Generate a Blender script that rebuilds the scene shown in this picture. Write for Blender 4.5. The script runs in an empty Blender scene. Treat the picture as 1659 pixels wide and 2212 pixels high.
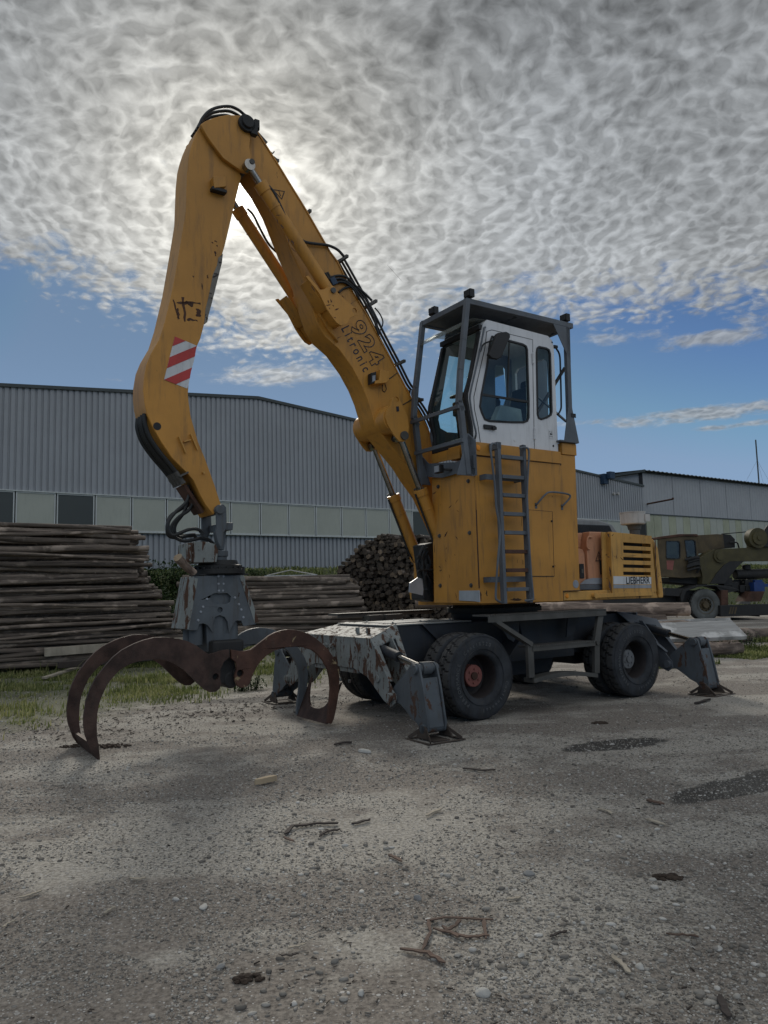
import bpy, bmesh, math, random
import numpy as np
from mathutils import Vector, Matrix
from mathutils.geometry import tessellate_polygon
random.seed(7); RNG = np.random.default_rng(7)
scn = bpy.context.scene
COL = scn.collection

# ------------------------------------------------------------------ camera
FPX, CX, CY, HZ, ROLL, EYE = 1640.0, 829.5, 1106.0, 1273.0, 0.0265, 1.64
PITCH = math.atan((HZ - CY) / FPX)
def ray(x, y):
    dx, dy = x - CX, y - CY
    c, s = math.cos(ROLL), math.sin(ROLL)
    a, b = dx * c - dy * s, dx * s + dy * c
    return Vector((a, FPX * math.cos(PITCH) + b * math.sin(PITCH), FPX * math.sin(PITCH) - b * math.cos(PITCH))) / FPX
CAMP = Vector((0, 0, EYE))
cam_d = bpy.data.cameras.new("camera"); cam = bpy.data.objects.new("camera", cam_d); COL.objects.link(cam)
downL = Vector((0, math.sin(PITCH), -math.cos(PITCH))); fwd = Vector((0, math.cos(PITCH), math.sin(PITCH)))
cr, sr = math.cos(ROLL), math.sin(ROLL)
cx_ = Vector((1, 0, 0)) * cr + downL * sr
cup = -(Vector((1, 0, 0)) * (-sr) + downL * cr)
M = Matrix((cx_, cup, -fwd)).transposed().to_4x4(); M.translation = CAMP
cam.matrix_world = M
cam_d.sensor_fit = 'VERTICAL'; cam_d.sensor_height = 36; cam_d.sensor_width = 27
cam_d.lens = 36 * FPX / 2212; cam_d.clip_start = .05; cam_d.clip_end = 3000
scn.camera = cam
scn.render.resolution_x = 768; scn.render.resolution_y = 1024
scn.view_settings.view_transform = 'Standard'; scn.view_settings.look = 'None'
scn.view_settings.exposure = 0.0; scn.view_settings.gamma = 1.0

# ------------------------------------------------------------------ sun
SD = ray(530, 405).normalized()                    # towards the veiled sun
sun_el = math.asin(SD.z); sun_az = math.atan2(SD.x, SD.y)
sd = bpy.data.lights.new("sun", 'SUN'); sd.energy = 1.8; sd.angle = math.radians(12.0); sd.color = (1, .93, .82)
so = bpy.data.objects.new("sun", sd); COL.objects.link(so)
so.rotation_euler = SD.to_track_quat('Z', 'Y').to_euler(); so.location = SD * 40

# ------------------------------------------------------------------ node helpers
class NT:
    def __init__(s, tree): s.t = tree; s.n = tree.nodes; s.l = tree.links
    def node(s, typ, **kw):
        n = s.n.new(typ)
        for k, v in kw.items():
            if k.startswith('i_'):
                key = k[2:]
                key = int(key) if key.isdigit() else key.replace('_', ' ')
                s.set(n.inputs[key], v)
            else: setattr(n, k, v)
        return n
    def set(s, inp, v):
        if isinstance(v, bpy.types.NodeSocket): s.l.new(v, inp)
        else: inp.default_value = v
    def math(s, op, a, b=0.0, c=0.0, clamp=False):
        n = s.n.new('ShaderNodeMath'); n.operation = op; n.use_clamp = clamp
        s.set(n.inputs[0], a); s.set(n.inputs[1], b); s.set(n.inputs[2], c)
        return n.outputs[0]
    def mix(s, f, a, b, mode='MIX'):
        n = s.n.new('ShaderNodeMix'); n.data_type = 'RGBA'; n.blend_type = mode
        s.set(n.inputs[0], f); s.set(n.inputs[6], a if not isinstance(a, tuple) else (*a[:3], 1)); s.set(n.inputs[7], b if not isinstance(b, tuple) else (*b[:3], 1))
        return n.outputs[2]
    def ramp(s, f, a, b, lo=0.0, hi=1.0):
        n = s.n.new('ShaderNodeMapRange'); n.interpolation_type = 'SMOOTHSTEP'
        s.set(n.inputs[0], f); s.set(n.inputs[1], a); s.set(n.inputs[2], b); s.set(n.inputs[3], lo); s.set(n.inputs[4], hi)
        return n.outputs[0]
    def noise(s, vec, scale, detail=4.0, rough=.55, dist=0.0):
        n = s.n.new('ShaderNodeTexNoise'); s.set(n.inputs['Vector'], vec)
        n.inputs['Scale'].default_value = scale; n.inputs['Detail'].default_value = detail
        n.inputs['Roughness'].default_value = rough; n.inputs['Distortion'].default_value = dist
        return n.outputs[0]
    def noisec(s, vec, scale, detail=2.0):
        n = s.n.new('ShaderNodeTexNoise'); s.set(n.inputs['Vector'], vec)
        n.inputs['Scale'].default_value = scale; n.inputs['Detail'].default_value = detail
        return n.outputs[1]
    def vor(s, vec, scale, feature='F1', out=0, smooth=.5, rnd=1.0):
        n = s.n.new('ShaderNodeTexVoronoi'); n.feature = feature; s.set(n.inputs['Vector'], vec)
        n.inputs['Scale'].default_value = scale; n.inputs['Randomness'].default_value = rnd
        if feature == 'SMOOTH_F1': n.inputs['Smoothness'].default_value = smooth
        return n.outputs[out]
    def vm(s, op, a, b=(0, 0, 0), sc=1.0):
        n = s.n.new('ShaderNodeVectorMath'); n.operation = op
        s.set(n.inputs[0], a); s.set(n.inputs[1], b)
        if op == 'SCALE': s.set(n.inputs[3], sc)
        return n.outputs['Value'] if op in ('DOT_PRODUCT', 'LENGTH', 'DISTANCE') else n.outputs[0]
    def xyz(s, v):
        n = s.n.new('ShaderNodeSeparateXYZ'); s.set(n.inputs[0], v); return n.outputs
    def comb(s, x, y, z):
        n = s.n.new('ShaderNodeCombineXYZ'); s.set(n.inputs[0], x); s.set(n.inputs[1], y); s.set(n.inputs[2], z); return n.outputs[0]

UNSEEN_SKY_FILL = 2.15  # fill light added to the sky out of view
# ------------------------------------------------------------------ world: sky with a broken sheet of small clouds
w = bpy.data.worlds.new("World"); scn.world = w; w.use_nodes = True
t = NT(w.node_tree); t.n.clear()
out = t.node('ShaderNodeOutputWorld')
sky = t.node('ShaderNodeTexSky'); sky.sky_type = 'NISHITA'; sky.sun_disc = False
sky.sun_elevation = sun_el; sky.sun_rotation = sun_az; sky.air_density = 1.0; sky.dust_density = .3; sky.ozone_density = 2.0
tc = t.node('ShaderNodeTexCoord').outputs['Generated']
D = t.vm('NORMALIZE', tc)
dx, dy, dz = t.xyz(D)
zc = t.math('ADD', t.math('MAXIMUM', dz, .0), .22)        # the puffs have height, so they foreshorten less than a flat sheet
P = t.comb(t.math('DIVIDE', dx, zc), t.math('DIVIDE', dy, zc), 0.0)
cosun = t.vm('DOT_PRODUCT', D, tuple(SD))
ang = t.math('ARCCOSINE', t.math('MINIMUM', cosun, .99999))           # radians from the sun
warp = t.vm('SCALE', t.vm('SUBTRACT', t.noisec(P, 5.0, 4.0), (.5, .5, .5)), sc=.10)
wisp = t.vm('SCALE', t.vm('SUBTRACT', t.noisec(P, 24.0, 2.0), (.5, .5, .5)), sc=.018)
Pw = t.vm('ADD', t.vm('ADD', P, warp), wisp)
PS = Vector((SD.x, SD.y, 0)) / (SD.z + .22)
tow = t.vm('NORMALIZE', t.vm('SUBTRACT', tuple(PS), P))
c1 = t.vor(Pw, 40.0, 'SMOOTH_F1', smooth=.60)
c1b = t.vor(t.vm('ADD', Pw, t.vm('SCALE', tow, sc=.011)), 40.0, 'SMOOTH_F1', smooth=.60)
c2 = t.noise(t.vm('ADD', Pw, (3.1, 1.7, 0)), 62.0, 3.0, .55)
c2b = t.noise(t.vm('ADD', t.vm('ADD', Pw, t.vm('SCALE', tow, sc=.006)), (3.1, 1.7, 0)), 62.0, 3.0, .55)
emb = t.math('ADD', t.math('SUBTRACT', c1b, c1), t.math('MULTIPLY', t.math('SUBTRACT', c2b, c2), .5))
nz = t.noise(Pw, 42.0, 6.0, .62)
nl = t.noise(P, 1.7, 3.0, .55)
nm_ = t.noise(P, 6.0, 4.0, .6)
n0 = lambda n_, k_: t.math('MULTIPLY', t.math('SUBTRACT', n_, .5), k_)
sel = t.ramp(nm_, .38, .62)                                          # some fields have coarse puffs, some fine ones
# puff thickness: full over most of each cell, thin only in the gaps between cells
a1 = t.math('MULTIPLY', t.math('SUBTRACT', .62, c1), 1.7)
a2 = t.math('MULTIPLY', t.math('SUBTRACT', .62, c2), 2.0)
th = t.math('ADD', t.math('MULTIPLY', a1, t.math('ADD', .45, t.math('MULTIPLY', sel, .4))), t.math('MULTIPLY', a2, t.math('SUBTRACT', .60, t.math('MULTIPLY', sel, .35))))
th = t.math('ADD', th, n0(nz, 1.0)); th = t.math('ADD', th, n0(nm_, .9)); th = t.math('ADD', th, n0(nl, 1.9))
thick = t.ramp(th, -.65, 1.25)
# brightness of cloud: forward-scattered glow near the sun
glow = t.math('POWER', 2.718, t.math('MULTIPLY', ang, -6.0))
glow2 = t.math('POWER', 2.718, t.math('MULTIPLY', t.math('MULTIPLY', ang, ang), -800.0))
bright = t.math('ADD', .375, t.math('ADD', t.math('MULTIPLY', glow, .84), t.math('MULTIPLY', glow2, 3.0)))
dark = t.math('ADD', .10, t.math('ADD', t.math('MULTIPLY', glow, .36), t.math('MULTIPLY', glow2, 2.6)))
hi_ = t.ramp(dz, .50, .66, 1.0, .80); bright = t.math('MULTIPLY', bright, hi_); dark = t.math('MULTIPLY', dark, hi_)
low = t.ramp(dz, .58, .36)                                           # lower sheet is thinner and paler
dark = t.math('ADD', dark, t.math('MULTIPLY', low, .15)); bright = t.math('ADD', bright, t.math('MULTIPLY', low, .09))
cb = t.math('ADD', t.math('MULTIPLY', bright, t.math('SUBTRACT', 1.0, thick)), t.math('MULTIPLY', dark, thick))
# extra brightness added to unseen clouds overhead and behind us, to lift the foreground
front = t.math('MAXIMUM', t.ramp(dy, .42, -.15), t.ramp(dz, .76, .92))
cb = t.math('MULTIPLY', cb, t.math('ADD', 1.0, t.math('MULTIPLY', front, UNSEEN_SKY_FILL)))
cb = t.math('MULTIPLY', cb, t.math('ADD', 1.0, t.math('MAXIMUM', t.math('MINIMUM', t.math('MULTIPLY', emb, 1.3), .26), -.20)))
tint = t.mix(t.ramp(ang, .0, .40), (1.0, .975, .89), (.905, .955, 1.0))
ccol = t.vm('SCALE', tint, sc=cb)
# coverage
az = t.math('ARCTAN2', dx, dy)
edge = t.math('ADD', t.math('SUBTRACT', t.math('ADD', .338, t.ramp(az, -.25, -.48, .0, .022)), t.ramp(az, .22, .50, .0, .035)), t.math('MULTIPLY', t.math('SUBTRACT', t.noise(P, 1.8, 3.0, .5), .5), .12))
edge = t.math('SUBTRACT', edge, t.math('MULTIPLY', t.math('POWER', 2.718, t.math('MULTIPLY', t.math('POWER', t.math('ABSOLUTE', t.math('ADD', az, .07)), 2.0), -45.0)), .038))
fray = t.math('ADD', t.math('MULTIPLY', t.math('SUBTRACT', t.noise(Pw, 13.0, 7.0, .70), .5), .16), t.math('MULTIPLY', t.math('SUBTRACT', .35, c1), .05))
cov = t.ramp(t.math('SUBTRACT', t.math('ADD', dz, fray), edge), -.022, .035)
# scraps of cloud below the sheet
def scrap(a0, z0, sa, sz, amt):
    g_ = t.math('ADD', t.math('POWER', t.math('ABSOLUTE', t.math('DIVIDE', t.math('SUBTRACT', az, a0), sa)), 2.0), t.math('POWER', t.math('ABSOLUTE', t.math('DIVIDE', t.math('SUBTRACT', dz, z0), sz)), 2.0))
    return t.math('MULTIPLY', t.math('POWER', 2.718, t.math('MULTIPLY', g_, -1.0)), amt)
sc2 = t.noise(t.vm('ADD', t.vm('MULTIPLY', P, (1.0, 1.3, 1)), warp), 9.0, 8.0, .68)
blobs = scrap(-.14, .278, .11, .018, .56)
for a_ in ((.42, .200, .16, .012, .60), (.26, .203, .07, .006, .45), (.42, .285, .09, .014, .58), (.50, .30, .08, .02, .50), (.30, .30, .12, .015, .38), (-.50, .28, .04, .010, .42), (-.345, .264, .02, .005, .40), (.44, .183, .08, .006, .45), (.02, .27, .06, .02, .34)):
    blobs = t.math('MAXIMUM', blobs, scrap(*a_))
scr = t.ramp(t.math('ADD', blobs, t.math('MULTIPLY', sc2, .9)), .72, 1.0)
cov = t.math('MAXIMUM', cov, t.math('MULTIPLY', scr, .8))
gap = t.ramp(th, -.7, -.2)                                          # small blue-grey gaps
cov = t.math('MULTIPLY', cov, t.math('ADD', .90, t.math('MULTIPLY', gap, .1)))
skc = t.vm('MULTIPLY', sky.outputs[0], (.050, .062, .078))
skc = t.vm('MINIMUM', skc, (.26, .38, .56)); skc = t.vm('MULTIPLY', skc, t.mix(t.ramp(dz, .06, .36), (.95, .97, .98), (.62, .66, .70)))
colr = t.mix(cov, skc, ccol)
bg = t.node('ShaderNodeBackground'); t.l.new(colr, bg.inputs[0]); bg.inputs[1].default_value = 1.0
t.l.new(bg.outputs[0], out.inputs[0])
try: w.cycles.sampling_method = 'MANUAL'; w.cycles.sample_map_resolution = 1024
except Exception: pass

# ------------------------------------------------------------------ materials
def new_mat(name):
    m = bpy.data.materials.new(name); m.use_nodes = True
    t = NT(m.node_tree); b = t.n['Principled BSDF']
    return m, t, b
def paint(name, base, rough=.5, metal=0.0, var=.18, vs=2.5, rust=0.0, rs=7.0, rustc=(.066, .036, .024), chip=None, cs=30.0, dirt=.25, bump=.05, bs=60.0, stretch=(1, 1, 1), spec=.4):
    """worn paint: broad fading, vertical dirt, rust patches (0..1) and chips"""
    m, t, b = new_mat(name)
    oc = t.node('ShaderNodeTexCoord').outputs['Object']
    n1 = t.noise(oc, vs, 5, .6)
    dk = tuple(c * (1 - var) for c in base); lt = tuple(min(1, c * (1 + var)) for c in base)
    col = t.mix(t.ramp(n1, .3, .7), dk, lt)
    sv = t.vm('MULTIPLY', oc, (9.0, 9.0, 1.1))
    n2 = t.noise(sv, 1.6, 6, .65)
    dm = t.math('MULTIPLY', t.ramp(n2, .48, .75), dirt)
    col = t.mix(dm, col, (.06, .052, .042))
    r = t.math('ADD', rough, t.math('MULTIPLY', n2, .12))
    if rust > 0:
        rv = t.vm('MULTIPLY', oc, stretch)
        n3 = t.noise(rv, rs, 8, .68, .4)
        thr = .80 - .42 * rust
        rm = t.ramp(n3, thr, thr + .035)
        n4 = t.noise(oc, 35.0, 4, .6)
        rc = t.mix(n4, tuple(c * .55 for c in rustc), tuple(c * 1.7 for c in rustc))
        col = t.mix(rm, col, rc)
        r = t.math('ADD', r, t.math('MULTIPLY', rm, .35))
    if chip:
        n5 = t.noise(t.vm('MULTIPLY', oc, (1, 1, .6)), cs, 5, .6, .3)
        cm = t.ramp(n5, chip, chip + .02)
        col = t.mix(cm, col, (.035, .025, .02)); r = t.math('ADD', r, t.math('MULTIPLY', cm, .3))
    t.l.new(col, b.inputs['Base Color']); t.set(b.inputs['Roughness'], r)
    b.inputs['Metallic'].default_value = metal
    b.inputs['Specular IOR Level'].default_value = spec
    if bump:
        bn = t.node('ShaderNodeBump'); bn.inputs['Strength'].default_value = bump; bn.inputs['Distance'].default_value = .02
        t.set(bn.inputs['Height'], t.noise(oc, bs, 5, .6)); t.l.new(bn.outputs[0], b.inputs['Normal'])
    return m
MT = {}
MT['yellow'] = paint('weathered_yellow', (.47, .222, .038), .42, rust=.08, rs=5, var=.13, chip=.715, cs=9, dirt=.42, vs=1.2)
MT['yellow_worn'] = paint('rusty_yellow', (.50, .27, .065), .5, rust=.42, rs=6, var=.15, dirt=.55, vs=2)
MT['orange'] = paint('faded_orange', (.50, .235, .125), .45, var=.1, dirt=.35, rust=.0)
MT['grey_paint'] = paint('slate_grey_paint', (.10, .113, .130), .5, rust=.16, rs=9, dirt=.3)
MT['dark_grey'] = paint('dark_chassis_paint', (.024, .028, .035), .55, rust=.15, rs=5, dirt=.35)
MT['grey_rust'] = paint('flaking_grey_paint', (.20, .215, .21), .6, rust=.66, rs=5.5, stretch=(2.2, 2.2, .8), dirt=.6, chip=.66, cs=14)
MT['grapple_grey'] = paint('grapple_grey_paint', (.090, .102, .113), .5, rust=.36, rs=4, stretch=(1.6, 1.6, .7), dirt=.55, chip=.70, cs=12)
MT['grapple_worn'] = paint('grapple_edge_paint', (.20, .215, .205), .55, rust=.68, rs=4.5, stretch=(3, 3, .6), dirt=.4, chip=.67, cs=14)
MT['rust'] = paint('rusted_steel', (.058, .034, .027), .62, metal=.25, var=.45, vs=5, rust=.35, rs=16, rustc=(.045, .020, .014), dirt=.35, bump=.25, bs=45)
MT['rust_patchy'] = paint('rust_with_old_paint', (.080, .038, .026), .6, metal=.2, var=.4, vs=4, rust=.43, rs=6, rustc=(.26, .20, .115), dirt=.25, bump=.2, bs=45)
MT['white_paint'] = paint('cab_white_paint', (.62, .625, .635), .35, var=.04, dirt=.22, rust=.0)
MT['black_rubber'] = paint('black_rubber', (.016, .017, .019), .55, var=.3, dirt=.2, bump=.1)
MT['tyre'] = paint('dusty_tyre_rubber', (.046, .046, .046), .8, var=.3, vs=4, dirt=.3, bump=.2, bs=80)
MT['sidewall'] = paint('tyre_sidewall_dust', (.030, .033, .038), .85, var=.35, vs=5, dirt=.35, bump=.15, bs=60)
MT['rim'] = paint('brown_black_rim', (.028, .023, .023), .6, rust=.3, rs=7, dirt=.3)
MT['hub_red'] = paint('faded_red_hub', (.24, .085, .070), .7, var=.2, dirt=.3, rust=.15)
MT['hub_grey'] = paint('dusty_grey_hub', (.17, .175, .18), .75, var=.25, dirt=.3)
MT['chrome'] = paint('chrome_rod', (.30, .29, .27), .20, metal=1.0, var=.15, dirt=.35, bump=0)
MT['steel'] = paint('bare_steel', (.095, .092, .085), .6, metal=.4, var=.2, dirt=.3)
MT['hose'] = paint('hose_rubber', (.014, .015, .016), .45, var=.2, dirt=.1)
MT['black'] = paint('black_plastic', (.012, .012, .013), .5, var=.2, dirt=.1)
MT['seat'] = paint('dark_seat_fabric', (.035, .037, .040), .8, var=.2)
MT['red'] = paint('warning_red', (.42, .045, .040), .5, var=.12, dirt=.2)
MT['white_mark'] = paint('warning_white', (.55, .56, .57), .5, var=.08, dirt=.3)
MT['decal_black'] = paint('decal_black', (.012, .012, .014), .5, var=.1, dirt=.05)
MT['decal_navy'] = paint('decal_navy', (.020, .022, .034), .55, var=.2, dirt=.1)
MT['decal_silver'] = paint('decal_silver', (.26, .28, .31), .5, var=.15, dirt=.35)
MT['decal_yellow'] = paint('decal_yellow', (.60, .30, .05), .5, var=.1)
MT['blue'] = paint('blue_plastic', (.012, .040, .15), .45, var=.15)
MT['blue_metal'] = paint('blue_metal', (.015, .038, .075), .45, var=.15)
MT['amber'] = paint('amber_lens', (.70, .25, .02), .25, var=.1, dirt=.1)
MT['plastic_white'] = paint('dusty_clear_plastic', (.60, .58, .53), .4, var=.12, dirt=.25)
MT['beige'] = paint('pre_cleaner_plastic', (.46, .44, .41), .45, var=.1, dirt=.3)
MT['dull_metal'] = paint('dented_silver_sheet', (.42, .44, .46), .4, metal=.4, var=.15, dirt=.3)
MT['wall'] = paint('blue_grey_cladding', (.30, .31, .325), .5, var=.06, vs=.3, dirt=.16, bump=0)
MT['wall2'] = paint('pale_grey_cladding', (.33, .34, .355), .6, var=.06, vs=.3, dirt=.22, bump=0)
MT['trim'] = paint('dark_roof_trim', (.055, .065, .065), .5, var=.1)
MT['panel_light'] = paint('polycarbonate_panel', (.37, .38, .325), .4, var=.05, vs=.5, dirt=.12, bump=0)
MT['panel_dark'] = paint('dark_panel', (.055, .062, .058), .35, var=.06, vs=.5, dirt=.1, bump=0)
MT['panel_green'] = paint('algae_stained_panel', (.34, .35, .25), .5, var=.12, vs=.4, dirt=.3, bump=0)
MT['frame_white'] = paint('pale_window_frame', (.48, .50, .48), .5, var=.06)
MT['concrete'] = paint('plinth_concrete', (.26, .26, .25), .85, var=.15, dirt=.4)
MT['hood_grey'] = paint('hood_grey', (.20, .21, .215), .5, var=.12, dirt=.4)
MT['wall2_dark'] = paint('cladding_joint', (.17, .18, .19), .6, var=.1, bump=0)
MT['leg_paint'] = paint('scuffed_leg_paint', (.080, .092, .104), .5, rust=.60, rs=4.5, stretch=(1.2, 1.2, .8), dirt=.5, chip=.68, cs=12)
MT['foot_rust'] = paint('muddy_rusted_foot', (.055, .042, .034), .8, var=.4, rust=.4, rs=8, dirt=.5, bump=.3)
MT['olive'] = paint('olive_yellow_paint', (.062, .053, .020), .6, rust=.14, rs=3, dirt=.5, var=.25)
MT['ochre'] = paint('ochre_rusty_paint', (.080, .058, .028), .6, rust=.30, rs=4, dirt=.55, var=.25)
MT['oldrust'] = paint('old_brown_rust', (.070, .034, .022), .8, var=.4, dirt=.4)
MT['grime'] = paint('oily_black_metal', (.018, .018, .018), .6, rust=.2, rs=5, dirt=.3)

def glass(name, tintc, refl=.12):
    m = bpy.data.materials.new(name); m.use_nodes = True; t = NT(m.node_tree); t.n.clear()
    o = t.node('ShaderNodeOutputMaterial'); tr = t.node('ShaderNodeBsdfTransparent'); tr.inputs[0].default_value = (*tintc, 1)
    gl = t.node('ShaderNodeBsdfGlossy'); gl.inputs['Roughness'].default_value = .06; gl.inputs[0].default_value = (.8, .85, .85, 1)
    df = t.node('ShaderNodeBsdfDiffuse'); df.inputs[0].default_value = (.30, .32, .30, 1)
    oc = t.node('ShaderNodeTexCoord').outputs['Object']
    n = t.ramp(t.noise(oc, 3.5, 6, .7, .6), .5, .8)
    gl.inputs['Roughness'].default_value = .06 if refl < .3 else .35
    fr = t.node('ShaderNodeFresnel'); fr.inputs[0].default_value = 1.45
    mx = t.node('ShaderNodeMixShader'); t.set(mx.inputs[0], t.math('ADD', fr.outputs[0], refl * .3) if refl < .3 else t.math('MULTIPLY', fr.outputs[0], .12)); t.l.new(tr.outputs[0], mx.inputs[1]); t.l.new(gl.outputs[0], mx.inputs[2])
    m2 = t.node('ShaderNodeMixShader'); t.set(m2.inputs[0], t.math('MULTIPLY', n, .12) if refl < .3 else t.math('ADD', t.math('MULTIPLY', n, .3), .25)); t.l.new(mx.outputs[0], m2.inputs[1]); t.l.new(df.outputs[0], m2.inputs[2])
    t.l.new(m2.outputs[0], o.inputs[0]); return m
MT['glass'] = glass('tinted_cab_glass', (.84, 1.0, .99))
MT['dark_glass'] = glass('dusty_dark_glass', (.22, .24, .22))
MT['visor'] = glass('clear_visor', (.85, .85, .82), .5)

def bark_mat(name, c0, c1, endc):
    m, t, b = new_mat(name)
    oc = t.node('ShaderNodeTexCoord').outputs['Object']
    at = t.node('ShaderNodeObjectInfo').outputs['Random']
    v = t.vm('ADD', t.vm('MULTIPLY', oc, (.9, 9, 9)), t.comb(t.math('MULTIPLY', at, 37.0), 0.0, 0.0))
    n1 = t.noise(v, 1.6, 7, .7, .5); n2 = t.noise(t.vm('ADD', oc, t.comb(t.math('MULTIPLY', at, 11.0), 0.0, 0.0)), 2.1, 4, .6)
    col = t.mix(t.ramp(n1, .3, .72), c0, c1)
    col = t.mix(t.math('MULTIPLY', t.ramp(n2, .52, .66), .7), col, tuple(min(1, c * 1.7 + .02) for c in c1))
    col = t.mix(t.ramp(t.noise(v, 4.0, 5, .7), .60, .72), col, tuple(c * .35 for c in c0))
    hsv = t.node('ShaderNodeHueSaturation'); t.set(hsv.inputs['Color'], col); t.set(hsv.inputs['Value'], t.math('ADD', .62, t.math('MULTIPLY', at, .75)))
    t.l.new(hsv.outputs[0], b.inputs['Base Color']); b.inputs['Roughness'].default_value = .85
    bn = t.node('ShaderNodeBump'); bn.inputs['Strength'].default_value = .7; bn.inputs['Distance'].default_value = .03
    t.set(bn.inputs['Height'], n1); t.l.new(bn.outputs[0], b.inputs['Normal'])
    e, t, b = new_mat(name + '_cut_end')
    oc = t.node('ShaderNodeTexCoord').outputs['Object']; at = t.node('ShaderNodeObjectInfo').outputs['Random']
    x, y, z = t.xyz(oc)
    r = t.math('SQRT', t.math('ADD', t.math('MULTIPLY', y, y), t.math('MULTIPLY', z, z)))
    rg = t.math('SINE', t.math('MULTIPLY', t.math('ADD', r, t.math('MULTIPLY', t.noise(oc, 12, 3), .02)), 520.0))
    col = t.mix(t.math('MULTIPLY', t.math('ADD', rg, 1.0), .28), endc, tuple(c * .6 for c in endc))
    col = t.mix(t.ramp(t.noise(oc, 9, 5, .65), .45, .7), col, tuple(c * .35 for c in endc))
    hsv = t.node('ShaderNodeHueSaturation'); t.set(hsv.inputs['Color'], col); t.set(hsv.inputs['Value'], t.math('ADD', .25, t.math('MULTIPLY', t.math('MULTIPLY', at, at), 1.1)))
    t.l.new(hsv.outputs[0], b.inputs['Base Color']); b.inputs['Roughness'].default_value = .8
    return m, e
BARK = bark_mat('spruce_bark', (.060, .047, .038), (.20, .160, .128), (.20, .145, .095))
BARKB = bark_mat('pine_bark', (.065, .045, .036), (.27, .205, .160), (.34, .25, .16))
PLANK = bark_mat('weathered_plank', (.20, .195, .185), (.28, .275, .265), (.30, .26, .2))

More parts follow.
